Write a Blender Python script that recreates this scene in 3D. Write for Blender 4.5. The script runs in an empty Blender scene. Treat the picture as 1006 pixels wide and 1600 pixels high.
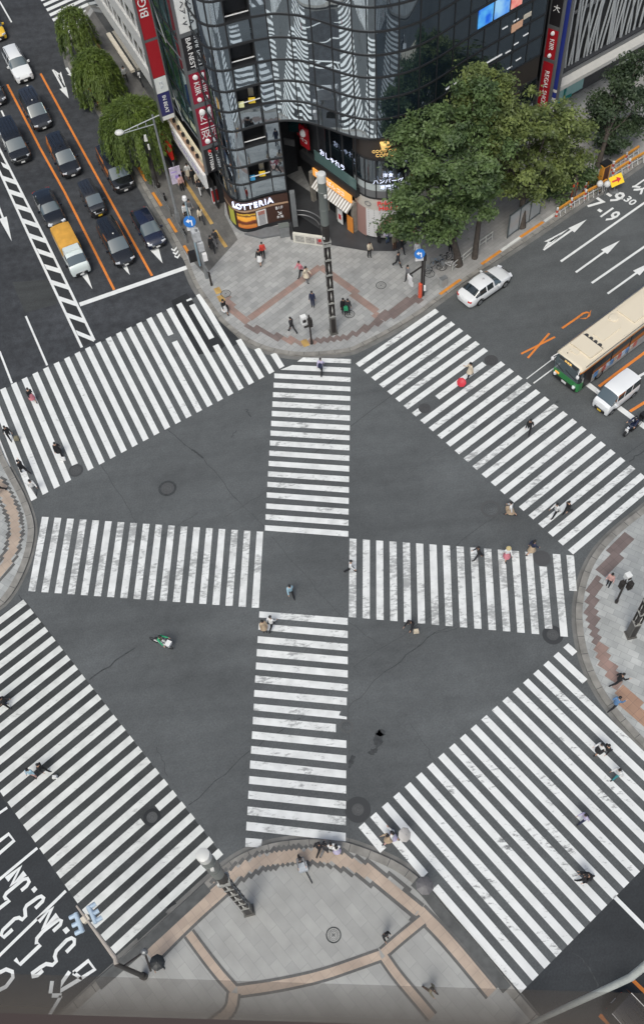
import bpy, bmesh, math, random
import numpy as np
from mathutils import Vector, Matrix
random.seed(7); rng = np.random.default_rng(7)
scene = bpy.context.scene
COL = scene.collection

# ---------------------------------------------------------------- camera model (metres; camera 57 m up, looking down on the crossing)
FPX, PITCH, ROLL, CAMZ = 1498.94, math.radians(58.953), math.radians(-7.013), 57.1453
def ray(u, v):
    x = (u-503)/FPX; y = -(v-800)/FPX
    cr, sr = math.cos(ROLL), math.sin(ROLL)
    x, y = cr*x-sr*y, sr*x+cr*y
    cp, sp = math.cos(PITCH), math.sin(PITCH)
    return Vector((x, cp+y*sp, -sp+y*cp))
def G(u, v, z=0.0):
    """survey point: where the sight line of photo pixel (u, v) meets height z"""
    r = ray(u, v); t = (z-CAMZ)/r.z
    return Vector((r.x*t, r.y*t, z))
def PY(u, v, Y):
    r = ray(u, v); t = Y/r.y
    return Vector((r.x*t, Y, CAMZ+r.z*t))
def HT(b, t, z0=0.0):
    g = G(*b, z0); r = ray(*t)
    return CAMZ + r.z*(g.x*r.x+g.y*r.y)/(r.x**2+r.y**2) - z0
def Z(ox, oy, s, pts):
    return [(ox+x/s, oy+y/s) for x, y in pts]
A_N = math.radians(-69.67); B_N = math.radians(33.47); B_S = math.radians(36.27); A_S = math.radians(-56.14)
def vdir(a): return Vector((math.cos(a), math.sin(a), 0))
DA, DB, DBS, DAS = vdir(A_N), vdir(B_N), vdir(B_S), vdir(A_S)   # towards the camera / away to the right

cam = bpy.data.cameras.new('camera'); cam.sensor_fit = 'VERTICAL'; cam.sensor_height = 36.0
cam.lens = FPX/1600*36.0; cam.clip_end = 3000; cam.clip_start = 0.1
co = bpy.data.objects.new('camera', cam); COL.objects.link(co); scene.camera = co
cp, sp = math.cos(PITCH), math.sin(PITCH)
Rt = Vector((1, 0, 0)); Up = Vector((0, sp, cp)); Fw = Vector((0, cp, -sp))
cr, sr = math.cos(ROLL), math.sin(ROLL)
X = Rt*cr + Up*sr; Y = -Rt*sr + Up*cr
M = Matrix((X, Y, -Fw)).transposed().to_4x4(); M.translation = (0, 0, CAMZ)
co.matrix_world = M

# ---------------------------------------------------------------- light: overcast day
w = bpy.data.worlds.new('World'); scene.world = w; w.use_nodes = True
nt = w.node_tree; sky = nt.nodes.new('ShaderNodeTexSky'); sky.sky_type = 'NISHITA'; sky.sun_disc = False
SUN_EL, SUN_AZ = math.radians(58), math.radians(200)
sky.sun_elevation = SUN_EL; sky.sun_rotation = SUN_AZ; sky.dust_density = 6.0; sky.air_density = 0.7; sky.ozone_density = 0.6
bg = nt.nodes['Background']; bg.inputs['Strength'].default_value = 0.13
tint = nt.nodes.new('ShaderNodeMix'); tint.data_type = 'RGBA'; tint.blend_type = 'MULTIPLY'; tint.inputs['Factor'].default_value = 1; tint.inputs['B'].default_value = (.92, 1.0, 1.02, 1)
nt.links.new(sky.outputs[0], tint.inputs['A']); nt.links.new(tint.outputs['Result'], bg.inputs[0])
sd = bpy.data.lights.new('sun', 'SUN'); sd.energy = 1.2; sd.angle = math.radians(22); sd.color = (1, .99, .95)
so = bpy.data.objects.new('sun', sd); COL.objects.link(so)
so.rotation_euler = Vector((math.sin(SUN_AZ)*math.cos(SUN_EL), math.cos(SUN_AZ)*math.cos(SUN_EL), math.sin(SUN_EL))).to_track_quat('Z', 'Y').to_euler()
scene.view_settings.view_transform = 'Standard'; scene.view_settings.look = 'None'
scene.view_settings.exposure = 0.08
scene.view_settings.gamma = 1
scene.cycles.max_bounces = 6; scene.cycles.transparent_max_bounces = 12

# ---------------------------------------------------------------- materials
MATS = {}
def mat(name, col, rough=.6, metal=0, spec=.5, noise=0, nscale=3, emit=None, estr=1, alpha=1, bump=0, bscale=20, coat=0, detail=4):
    if name in MATS: return MATS[name]
    m = bpy.data.materials.new(name); m.use_nodes = True; t = m.node_tree; b = t.nodes['Principled BSDF']
    c = (*col, 1)
    b.inputs['Base Color'].default_value = c; b.inputs['Roughness'].default_value = rough; b.inputs['Metallic'].default_value = metal
    b.inputs['Specular IOR Level'].default_value = spec
    if coat: b.inputs['Coat Weight'].default_value = coat; b.inputs['Coat Roughness'].default_value = .04
    if noise or bump:
        tc = t.nodes.new('ShaderNodeTexCoord')
        n = t.nodes.new('ShaderNodeTexNoise'); n.inputs['Scale'].default_value = nscale; n.inputs['Detail'].default_value = detail
        t.links.new(tc.outputs['Object'], n.inputs['Vector'])
        if noise:
            r = t.nodes.new('ShaderNodeMapRange'); r.inputs['From Min'].default_value = .3; r.inputs['From Max'].default_value = .7
            r.inputs['To Min'].default_value = 1-noise; r.inputs['To Max'].default_value = 1+noise
            t.links.new(n.outputs['Fac'], r.inputs['Value'])
            h = t.nodes.new('ShaderNodeVectorMath'); h.operation = 'SCALE'; h.inputs[0].default_value = col
            t.links.new(r.outputs[0], h.inputs['Scale']); t.links.new(h.outputs[0], b.inputs['Base Color'])
        if bump:
            n2 = t.nodes.new('ShaderNodeTexNoise'); n2.inputs['Scale'].default_value = bscale; n2.inputs['Detail'].default_value = 2
            t.links.new(tc.outputs['Object'], n2.inputs['Vector'])
            bp = t.nodes.new('ShaderNodeBump'); bp.inputs['Strength'].default_value = bump; bp.inputs['Distance'].default_value = .05
            t.links.new(n2.outputs['Fac'], bp.inputs['Height']); t.links.new(bp.outputs[0], b.inputs['Normal'])
    if emit: b.inputs['Emission Color'].default_value = (*emit, 1); b.inputs['Emission Strength'].default_value = estr
    if alpha < 1: b.inputs['Alpha'].default_value = alpha
    MATS[name] = m; return m

def node_chain(m):
    t = m.node_tree; return t, t.nodes['Principled BSDF'], t.nodes.new('ShaderNodeTexCoord')
def asphalt(name, col, big=.18, fine=.16, rot=0, streak=.14, mid=.07):
    m = bpy.data.materials.new(name); m.use_nodes = True; t, b, tc = node_chain(m); L = t.links
    b.inputs['Roughness'].default_value = .82; b.inputs['Specular IOR Level'].default_value = .3
    def noise(scale, detail, stretch=None):
        n = t.nodes.new('ShaderNodeTexNoise'); n.inputs['Scale'].default_value = scale; n.inputs['Detail'].default_value = detail; n.inputs['Roughness'].default_value = .6
        mp = t.nodes.new('ShaderNodeMapping'); mp.inputs['Rotation'].default_value = (0, 0, rot)
        if stretch: mp.inputs['Scale'].default_value = stretch
        L.new(tc.outputs['Object'], mp.inputs['Vector']); L.new(mp.outputs[0], n.inputs['Vector']); return n
    def rng_(n, amt, a=.3, c=.7):
        r = t.nodes.new('ShaderNodeMapRange'); r.inputs['From Min'].default_value = a; r.inputs['From Max'].default_value = c
        r.inputs['To Min'].default_value = 1-amt; r.inputs['To Max'].default_value = 1+amt; L.new(n.outputs['Fac'], r.inputs['Value']); return r
    rs = [rng_(noise(.13, 5), big), rng_(noise(9, 3), fine), rng_(noise(.55, 6, (.12, 1.0, 1)), streak), rng_(noise(60, 2), fine*.8), rng_(noise(1.5, 5), mid)]
    cur = rs[0]
    for r in rs[1:]:
        q = t.nodes.new('ShaderNodeMath'); q.operation = 'MULTIPLY'; L.new(cur.outputs[0], q.inputs[0]); L.new(r.outputs[0], q.inputs[1]); cur = q
    h = t.nodes.new('ShaderNodeVectorMath'); h.operation = 'SCALE'; h.inputs[0].default_value = col
    L.new(cur.outputs[0], h.inputs['Scale']); L.new(h.outputs[0], b.inputs['Base Color'])
    n = noise(90, 2); bp = t.nodes.new('ShaderNodeBump'); bp.inputs['Strength'].default_value = .35; bp.inputs['Distance'].default_value = .01
    L.new(n.outputs['Fac'], bp.inputs['Height']); L.new(bp.outputs[0], b.inputs['Normal'])
    MATS[name] = m; return m
def paint(name, col, wear=.5, rot=0, under=(.07, .073, .076), thresh=.62, soil=.12):
    """road paint, rubbed through to the asphalt in ragged patches"""
    m = bpy.data.materials.new(name); m.use_nodes = True; t, b, tc = node_chain(m); L = t.links
    b.inputs['Roughness'].default_value = .7; b.inputs['Specular IOR Level'].default_value = .3
    mp = t.nodes.new('ShaderNodeMapping'); mp.inputs['Rotation'].default_value = (0, 0, rot); mp.inputs['Scale'].default_value = (.55, 1.5, 1)
    L.new(tc.outputs['Object'], mp.inputs['Vector'])
    n1 = t.nodes.new('ShaderNodeTexNoise'); n1.inputs['Scale'].default_value = .5; n1.inputs['Detail'].default_value = 3; L.new(tc.outputs['Object'], n1.inputs['Vector'])
    n2 = t.nodes.new('ShaderNodeTexNoise'); n2.inputs['Scale'].default_value = 3.5; n2.inputs['Detail'].default_value = 8; n2.inputs['Roughness'].default_value = .72
    L.new(mp.outputs[0], n2.inputs['Vector'])
    a = t.nodes.new('ShaderNodeMath'); a.operation = 'MULTIPLY_ADD'; a.inputs[1].default_value = .7
    L.new(n1.outputs['Fac'], a.inputs[0]); L.new(n2.outputs['Fac'], a.inputs[2])
    r = t.nodes.new('ShaderNodeMapRange'); r.inputs['From Min'].default_value = thresh+.30; r.inputs['From Max'].default_value = thresh+.42
    r.inputs['To Max'].default_value = wear; L.new(a.outputs[0], r.inputs['Value'])
    n3 = t.nodes.new('ShaderNodeTexNoise'); n3.inputs['Scale'].default_value = 1.3; n3.inputs['Detail'].default_value = 6; L.new(tc.outputs['Object'], n3.inputs['Vector'])
    r3 = t.nodes.new('ShaderNodeMapRange'); r3.inputs['From Min'].default_value = .35; r3.inputs['From Max'].default_value = .7; r3.inputs['To Min'].default_value = 1; r3.inputs['To Max'].default_value = 1-soil
    L.new(n3.outputs['Fac'], r3.inputs['Value'])
    h = t.nodes.new('ShaderNodeVectorMath'); h.operation = 'SCALE'; h.inputs[0].default_value = col; L.new(r3.outputs[0], h.inputs['Scale'])
    mx = t.nodes.new('ShaderNodeMix'); mx.data_type = 'RGBA'; L.new(r.outputs[0], mx.inputs['Factor']); L.new(h.outputs[0], mx.inputs['A']); mx.inputs['B'].default_value = (*under, 1)
    L.new(mx.outputs['Result'], b.inputs['Base Color']); MATS[name] = m; return m
def paving(name, c1, c2, mortar, rot, bw=.6, bh=.3, var=.15, msize=.012, offset=.5):
    m = bpy.data.materials.new(name); m.use_nodes = True; t, b, tc = node_chain(m); L = t.links
    b.inputs['Roughness'].default_value = .75; b.inputs['Specular IOR Level'].default_value = .3
    mp = t.nodes.new('ShaderNodeMapping'); mp.inputs['Rotation'].default_value = (0, 0, rot); L.new(tc.outputs['Object'], mp.inputs['Vector'])
    k = t.nodes.new('ShaderNodeTexBrick'); k.inputs['Color1'].default_value = (*c1, 1); k.inputs['Color2'].default_value = (*c2, 1); k.inputs['Mortar'].default_value = (*mortar, 1)
    k.inputs['Scale'].default_value = 1; k.inputs['Brick Width'].default_value = bw; k.inputs['Row Height'].default_value = bh; k.inputs['Mortar Size'].default_value = msize; k.offset = offset
    k.inputs['Mortar Smooth'].default_value = .3
    L.new(mp.outputs[0], k.inputs['Vector'])
    n = t.nodes.new('ShaderNodeTexNoise'); n.inputs['Scale'].default_value = .8; n.inputs['Detail'].default_value = 6; L.new(tc.outputs['Object'], n.inputs['Vector'])
    r = t.nodes.new('ShaderNodeMapRange'); r.inputs['From Min'].default_value = .3; r.inputs['From Max'].default_value = .7; r.inputs['To Min'].default_value = 1-var; r.inputs['To Max'].default_value = 1+var
    L.new(n.outputs['Fac'], r.inputs['Value'])
    h = t.nodes.new('ShaderNodeVectorMath'); h.operation = 'SCALE'; L.new(k.outputs['Color'], h.inputs[0]); L.new(r.outputs[0], h.inputs['Scale'])
    L.new(h.outputs[0], b.inputs['Base Color']); MATS[name] = m; return m

# ---------------------------------------------------------------- mesh builder
class MB:
    def __init__(s): s.v = []; s.f = []; s.mi = []; s.mats = []; s.cur = 0
    def use(s, m):
        if m not in s.mats: s.mats.append(m)
        s.cur = s.mats.index(m); return s
    def poly(s, pts):
        n = len(s.v); s.v += [tuple(p) for p in pts]; s.f.append(tuple(range(n, n+len(pts)))); s.mi.append(s.cur)
    def box(s, c, size, rz=0, mtx=None, taper=1.0):
        a, b, d = size[0]/2, size[1]/2, size[2]/2
        R = mtx if mtx is not None else Matrix.Rotation(rz, 3, 'Z')
        n = len(s.v); c = Vector(c)
        for z in (-1, 1):
            k = taper if z > 0 else 1
            for x, y in ((-1, -1), (1, -1), (1, 1), (-1, 1)): s.v.append(tuple(c + R @ Vector((x*a*k, y*b*k, z*d))))
        for f in ((3, 2, 1, 0), (4, 5, 6, 7), (0, 1, 5, 4), (1, 2, 6, 5), (2, 3, 7, 6), (3, 0, 4, 7)):
            s.f.append(tuple(n+i for i in f)); s.mi.append(s.cur)
    def beam(s, p, q, wd, ht, up=Vector((0, 0, 1))):
        p, q = Vector(p), Vector(q); d = q-p; L = d.length; d.normalize()
        sx = d.cross(up);
        if sx.length < 1e-4: sx = d.cross(Vector((0, 1, 0)))
        sx.normalize(); uz = sx.cross(d)
        s.box((p+q)/2, (L, wd, ht), mtx=Matrix((d, -sx, uz)).transposed())
    def tube(s, pts, rad, n=10, cap=True):
        pts = [Vector(p) for p in pts]
        if not isinstance(rad, (list, tuple)): rad = [rad]*len(pts)
        rings = []
        ref = None
        for i, p in enumerate(pts):
            d = (pts[min(i+1, len(pts)-1)]-pts[max(i-1, 0)]).normalized()
            if ref is None:
                ref = d.orthogonal().normalized()
            ref = (ref - d*ref.dot(d)).normalized(); o = d.cross(ref)
            k = len(s.v)
            for j in range(n):
                a = 2*math.pi*j/n; s.v.append(tuple(p + (ref*math.cos(a)+o*math.sin(a))*rad[i]))
            rings.append(k)
        for a, b in zip(rings, rings[1:]):
            for j in range(n):
                s.f.append((a+j, a+(j+1) % n, b+(j+1) % n, b+j)); s.mi.append(s.cur)
        if cap:
            s.f.append(tuple(rings[0]+j for j in range(n))[::-1]); s.mi.append(s.cur)
            s.f.append(tuple(rings[-1]+j for j in range(n))); s.mi.append(s.cur)
    def lathe(s, c, prof, n=16):
        c = Vector(c); s.tube([c+Vector((0, 0, z)) for r, z in prof], [max(r, .001) for r, z in prof], n)
    def ball(s, c, r, n=10, m=6, mtx=None):
        c = Vector(c); k = len(s.v); rr = r if isinstance(r, (tuple, list)) else (r, r, r)
        for i in range(m+1):
            th = math.pi*i/m
            for j in range(n):
                ph = 2*math.pi*j/n
                q = Vector((rr[0]*math.sin(th)*math.cos(ph), rr[1]*math.sin(th)*math.sin(ph), rr[2]*math.cos(th)))
                s.v.append(tuple(c + (mtx @ q if mtx is not None else q)))
        for i in range(m):
            for j in range(n):
                a, b = k+i*n+j, k+i*n+(j+1) % n
                if i == 0: s.f.append((a, b+n, a+n)[::-1]) if False else s.f.append((a, a+n, b+n))
                elif i == m-1: s.f.append((a, a+n, b))
                else: s.f.append((a, a+n, b+n, b))
                s.mi.append(s.cur)
    def prism(s, pts, z0, z1, cap=True):
        n = len(s.v); N = len(pts)
        s.v += [(p[0], p[1], z0) for p in pts] + [(p[0], p[1], z1) for p in pts]
        for i in range(N):
            j = (i+1) % N; s.f.append((n+i, n+j, n+N+j, n+N+i)); s.mi.append(s.cur)
        if cap:
            s.f.append(tuple(n+N+i for i in range(N))); s.mi.append(s.cur)
            s.f.append(tuple(n+i for i in range(N))[::-1]); s.mi.append(s.cur)
    def mesh(s, name, smooth=None):
        me = bpy.data.meshes.new(name); me.from_pydata(s.v, [], s.f)
        for m in s.mats: me.materials.append(m)
        me.polygons.foreach_set('material_index', s.mi)
        bm = bmesh.new(); bm.from_mesh(me)
        if smooth: bmesh.ops.remove_doubles(bm, verts=bm.verts, dist=1e-5)
        bmesh.ops.recalc_face_normals(bm, faces=bm.faces); bm.to_mesh(me); bm.free()
        if smooth:
            me.shade_smooth(); me.set_sharp_from_angle(angle=math.radians(smooth))
        me.update(); return me
    def build(s, name, parent=None, smooth=None):
        o = bpy.data.objects.new(name, s.mesh(name, smooth)); COL.objects.link(o)
        if parent is not None: o.parent = parent
        return o
def tag(o, label=None, cat=None, group=None, kind=None):
    if label: o['label'] = label
    if cat: o['category'] = cat
    if group: o['group'] = group
    if kind: o['kind'] = kind
    return o
def thing(name, label, cat, loc=(0, 0, 0), rz=0, group=None):
    o = bpy.data.objects.new(name, None); COL.objects.link(o); o.location = loc; o.rotation_euler = (0, 0, rz); o.empty_display_size = .3
    return tag(o, label, cat, group)
def dup(o, parent=None):
    c = o.copy(); COL.objects.link(c)
    if parent is not None: c.parent = parent
    for ch in o.children: dup(ch, c)
    return c
def text(body, m, size, origin, xd, yd, parent=None, name='lettering', align='CENTER', depth=.015, sx=1.0, space=1.0, bold=0.0):
    """writing as a mesh: origin = middle of the line, xd/yd = reading and up directions"""
    c = bpy.data.curves.new(name, 'FONT'); c.body = body; c.size = size; c.align_x = align; c.align_y = 'CENTER'; c.extrude = depth; c.space_line = space; c.offset = bold
    c.resolution_u = 2
    o = bpy.data.objects.new(name, c); COL.objects.link(o)
    me = bpy.data.meshes.new_from_object(o.evaluated_get(bpy.context.evaluated_depsgraph_get()))
    bpy.data.objects.remove(o); bpy.data.curves.remove(c)
    xd = Vector(xd).normalized(); yd = Vector(yd).normalized(); zd = xd.cross(yd).normalized()
    T = Matrix((xd*sx, yd, zd)).transposed().to_4x4(); T.translation = Vector(origin)
    me.transform(T); me.name = name; me.materials.clear(); me.materials.append(m)
    r = bpy.data.objects.new(name, me); COL.objects.link(r)
    if parent is not None: r.parent = parent
    return r
def join(objs, name):
    """several lettering meshes -> one mesh object"""
    bm = bmesh.new(); mats = []
    for o in objs:
        n0 = len(bm.faces); bm.from_mesh(o.data); bm.faces.ensure_lookup_table()
        m = o.data.materials[0]
        if m not in mats: mats.append(m)
        for f in bm.faces[n0:]: f.material_index = mats.index(m)
    me = bpy.data.meshes.new(name); bm.to_mesh(me); bm.free()
    for m in mats: me.materials.append(m)
    p = objs[0].parent
    for o in objs: bpy.data.objects.remove(o)
    r = bpy.data.objects.new(name, me); COL.objects.link(r); r.parent = p; return r
ZEBRA_FIT = {'ang': [-1.215937, -2.557469, -2.508624, -4.121359], 'd0': [-5.5129, -37.6281, -37.2052, -24.9903], 'sp': [0.90073, 0.90309, 0.89989, 0.89536], 'side': [-1, -1, -1, -1]}
# ---------------------------------------------------------------- ground
M_ROAD = asphalt('asphalt_grey', (.093, .099, .101), rot=-B_N)
M_DARK = asphalt('asphalt_new', (.047, .05, .055), big=.14, rot=-A_N, streak=.25, mid=.26)
M_DARK2 = asphalt('asphalt_dark', (.034, .037, .04), big=.15, rot=-B_S, streak=.2)
M_MID = asphalt('asphalt_mid', (.05, .053, .053), big=.14, rot=-B_S, streak=.3)
M_SOOT = asphalt('asphalt_patch_black', (.026, .028, .03), big=.2)
M_CRACK = mat('crack_tar', (.040, .043, .045), .8, noise=.4, nscale=4)
W = (.74, .75, .735)
M_W = paint('white_paint', W, .25, thresh=.72)
M_WN = paint('white_paint_rubbed', W, .6, rot=.1, thresh=.62, soil=.2)
M_WW = paint('white_paint_worn', W, .55, rot=1.35, thresh=.55, soil=.22)
M_WNE = paint('white_paint_scuffed', W, .6, rot=-B_N, thresh=.6)
M_WSE = paint('white_paint_scraped', W, .8, rot=-A_S, thresh=.645, soil=.1)
M_WNW = paint('white_paint_nw', W, .5, rot=-A_N, thresh=.68, soil=.1)
M_WSW = paint('white_paint_sw', (.68, .69, .66), .4, rot=-B_S, thresh=.66, soil=.2)
M_OR = paint('orange_paint', (.72, .23, .045), .4, under=(.06, .05, .045), thresh=.66)
M_KERB = mat('kerb_stone', (.225, .215, .195), .8, noise=.25, nscale=1.5)
M_GUT = mat('gutter_concrete', (.15, .148, .14), .85, noise=.25, nscale=1.2)
M_PAV_N = paving('paving_n', (.35, .35, .34), (.27, .273, .268), (.2, .2, .195), -B_N-math.radians(4), .75, .42)
M_PAV_S = paving('paving_s', (.35, .348, .33), (.305, .304, .29), (.255, .255, .247), -A_S-math.radians(2), 1.3, .55, var=.1)
M_PAV_E = paving('paving_e', (.42, .428, .415), (.31, .32, .312), (.25, .255, .25), -A_S-math.radians(20), .7, .42, var=.16)
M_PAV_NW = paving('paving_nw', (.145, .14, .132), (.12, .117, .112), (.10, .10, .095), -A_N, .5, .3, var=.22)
M_PAV_NE = paving('paving_ne', (.33, .322, .308), (.29, .284, .272), (.24, .234, .226), -B_N, .6, .3, var=.12)
M_PINK = paving('paver_pink', (.30, .20, .17), (.25, .185, .16), (.2, .15, .13), -B_N, .5, .5, offset=0)
M_BROWN = paving('paver_brown', (.185, .145, .135), (.165, .13, .122), (.12, .1, .095), -B_N, .5, .5, offset=0)
M_BEIGE = paving('paver_beige', (.43, .345, .275), (.39, .31, .25), (.31, .26, .22), -A_S, .5, .5, offset=0)
M_TERRA = paving('paver_terracotta', (.37, .23, .16), (.33, .21, .15), (.22, .15, .12), -A_S, .5, .5, offset=0)
M_GREYT = paving('paver_dark_grey', (.125, .122, .118), (.11, .108, .105), (.09, .09, .085), -A_S, .4, .2)
M_STEP = mat('dark_stone_floor', (.05, .052, .056), .5, noise=.2, nscale=1)

def sheet(name, pts, m, z, kind='structure'):
    b = MB(); b.use(m); b.poly([(p[0], p[1], z) for p in pts]); o = b.build(name); return tag(o, kind=kind)
sheet('road', [(-700, -300), (700, -300), (700, 1100), (-700, 1100)], M_ROAD, 0)
def gp(pts): return [G(*p) for p in pts]

# kerb lines (road edge of each pavement corner)
K_N = gp([(103, 80.5), (107.4, 105.6), (120, 116), (166, 188), (205, 262), (240, 322), (270, 372), (290, 412), (303, 446), (322, 473), (341, 500), (368, 524), (395, 540.6), (424, 551), (462, 557.5),
          (499, 556.6), (548, 551), (566, 542.5), (599, 526), (630, 508), (656, 492), (681, 473), (726, 441), (800, 392), (850, 359), (900, 325), (960, 285), (1006, 253)])
K_N = [G(165, -40), G(118, 52), G(105.6, 69.8)] + K_N + [K_N[-1]+DB*60]
K_W = gp([(0, 700), (22.4, 742), (38.8, 772), (49.2, 798), (55, 820), (54.6, 842), (47.7, 873), (35.8, 902), (20.9, 928.8), (0, 952.6)])
K_W = [K_W[0]-DA*70] + K_W + [K_W[-1]-DBS*70]
K_E = gp([(1006, 792), (981.8, 810), (959, 828.6), (936, 851.5), (919, 876), (906.8, 904), (899, 940), (897.8, 972), (903.6, 1012), (914, 1046), (930.5, 1080), (953, 1112.5), (981.8, 1145.5), (1006, 1170.6)])
K_E = [K_E[0]+DB*70] + K_E + [K_E[-1]+DAS*40]
K_S = gp([(190, 1497), (216.7, 1474.8), (326.6, 1374.6), (345, 1357), (372, 1338), (400.4, 1325), (439.4, 1315), (480, 1312), (512, 1312.5), (544.5, 1317), (595, 1335.8), (629, 1352.7), (652.6, 1371), (671, 1388), (696.6, 1422), (740.5, 1469), (798, 1540)])
K_S = [K_S[0]-DBS*50] + K_S + [K_S[-1]+DAS*30]
def smooth2(pts, it=2):
    for _ in range(it):
        q = [pts[0]]
        for a, b in zip(pts, pts[1:]): q += [a*.75+b*.25, a*.25+b*.75]
        pts = q+[pts[-1]]
    return pts
def offset(pts, d):
    out = []
    for i, p in enumerate(pts):
        t = (pts[min(i+1, len(pts)-1)]-pts[max(i-1, 0)]); t.z = 0; t.normalize(); n = Vector((-t.y, t.x, 0)); out.append(p+n*d)
    return out
def ribbon(b, a, c, za, zc):
    for i in range(len(a)-1):
        b.poly([(a[i].x, a[i].y, za), (a[i+1].x, a[i+1].y, za), (c[i+1].x, c[i+1].y, zc), (c[i].x, c[i].y, zc)])
KZ = .14
def kerb(pts, side, kw=.34, gw=.34, lower=None):
    """side = +1 when the pavement lies left of the line's direction"""
    pts = smooth2(pts, 2); inn = offset(pts, side*kw); out = offset(pts, -side*gw)
    b = MB(); b.use(M_KERB); ribbon(b, pts, pts, 0, KZ+.012); ribbon(b, pts, inn, KZ+.012, KZ+.012); ribbon(b, inn, inn, KZ+.012, KZ-.05)
    for i in range(0, len(pts)-1):                      # joints between the kerb stones
        pass
    tag(b.build('kerb'), kind='structure')
    g = MB(); g.use(M_GUT); ribbon(g, out, pts, .004, .006); tag(g.build('gutter'), kind='structure')
    # stone joints
    j = MB(); j.use(M_CRACK); acc = 0
    for a, c in zip(pts, pts[1:]):
        d = c-a; L = d.length
        if L < 1e-4: continue
        d /= L; s = 1.2-acc
        while s < L:
            p = a+d*s; n = Vector((-d.y, d.x, 0))*side
            if abs(p.x) < 45 and -5 < p.y < 110: j.poly([(q.x, q.y, KZ+.015) for q in (p, p+d*.03, p+d*.03+n*kw, p+n*kw)])
            s += 1.2
        acc = (acc+L) % 1.2
    if j.f: tag(j.build('kerb_joint'), kind='structure')
    return pts, offset(pts, side*.1), inn
def pavement(inner, close, m):
    b = MB(); b.use(m); b.prism([(p.x, p.y) for p in inner]+close, -.02, KZ); return tag(b.build('pavement'), kind='structure')
kN, iN, nN = kerb(K_N, 1); pavement(iN, [(120, 140), (-60, 140)], M_PAV_N)
kW, iW, nW = kerb(K_W, -1, .45, .2); pavement(iW, [(-120, 60)], M_PAV_E)
kE, iE, nE = kerb(K_E, 1, .42, .25); pavement(iE, [(120, 40)], M_PAV_E)
kS, iS, nS = kerb(K_S, -1, .45, .3); pavement(iS, [(25, -40), (-60, -40)], M_PAV_S)
PZ = KZ+.004
# the two footways beside the northern blocks, in their own paving
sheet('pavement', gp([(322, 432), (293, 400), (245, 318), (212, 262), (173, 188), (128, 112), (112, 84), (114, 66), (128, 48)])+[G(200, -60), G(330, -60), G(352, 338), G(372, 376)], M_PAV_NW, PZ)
sheet('pavement', gp([(700, 456), (735, 432), (808, 382), (858, 349), (908, 315), (1006, 245)])+[G(1006, 245)+DB*40+Vector((-10, 18, 0)), Vector((36, 78, 0)), Vector((24, 71, 0)), Vector((11, 60.6, 0)), G(655, 395)], M_PAV_NE, PZ)
# road surfacing: newer, darker asphalt on the four arms
sheet('road_surface', gp([(0, 612), (316, 459), (303, 440), (286, 414), (262, 374), (232, 322), (197, 262), (158, 188), (112, 116)])+[G(97, 84), G(104, 60), G(150, -40), G(-60, -60), G(-260, 420)], M_DARK, .003)
sheet('road_surface', gp([(-40, 990), (38, 936), (347, 1336), (330, 1366), (200, 1482)])+[G(150, 1600), G(-300, 1700), G(-330, 1100)], M_MID, .003)
sheet('road_surface', gp([(0, 1243), (17, 1262), (179, 1494)])+[G(195, 1510), G(160, 1640), G(-300, 1700), G(-300, 1300)], M_DARK2, .005)
sheet('road_surface', gp([(1000, 1361), (811, 1554)])+[G(800, 1640), G(1200, 1700), G(1300, 1400), G(1060, 1300)], M_DARK2, .005)
for q in ([(40.8, 1308), (110, 1412), (150, 1450), (345, 1335), (300, 1275), (238, 1290)],): pass
PATCH = [  # repair patches let into the surfacing
    ([(100, 440), (21, 445), (41, 488), (92, 470)], M_MID), ([(252, 378), (286, 404), (296, 414), (240, 436), (228, 430)], M_DARK),
    ([(268, 470), (292, 458), (352, 540), (344, 548), (300, 556)], M_SOOT), ([(318, 462), (341, 500), (368, 524), (377, 534), (362, 542)], M_DARK2),
    ([(243, 1395), (258, 1383), (276, 1412), (262, 1420)], M_SOOT), ([(205, 1445), (243, 1412), (262, 1428), (216, 1470)], M_MID)]
for q, m in PATCH[1:]: sheet('road_surface', gp(q), m, .006)
sheet('road_surface', Z(0, 230, 2.959, []) or gp([(20, 441), (92, 435), (90, 475), (40, 489)]), M_MID, .006)

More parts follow.
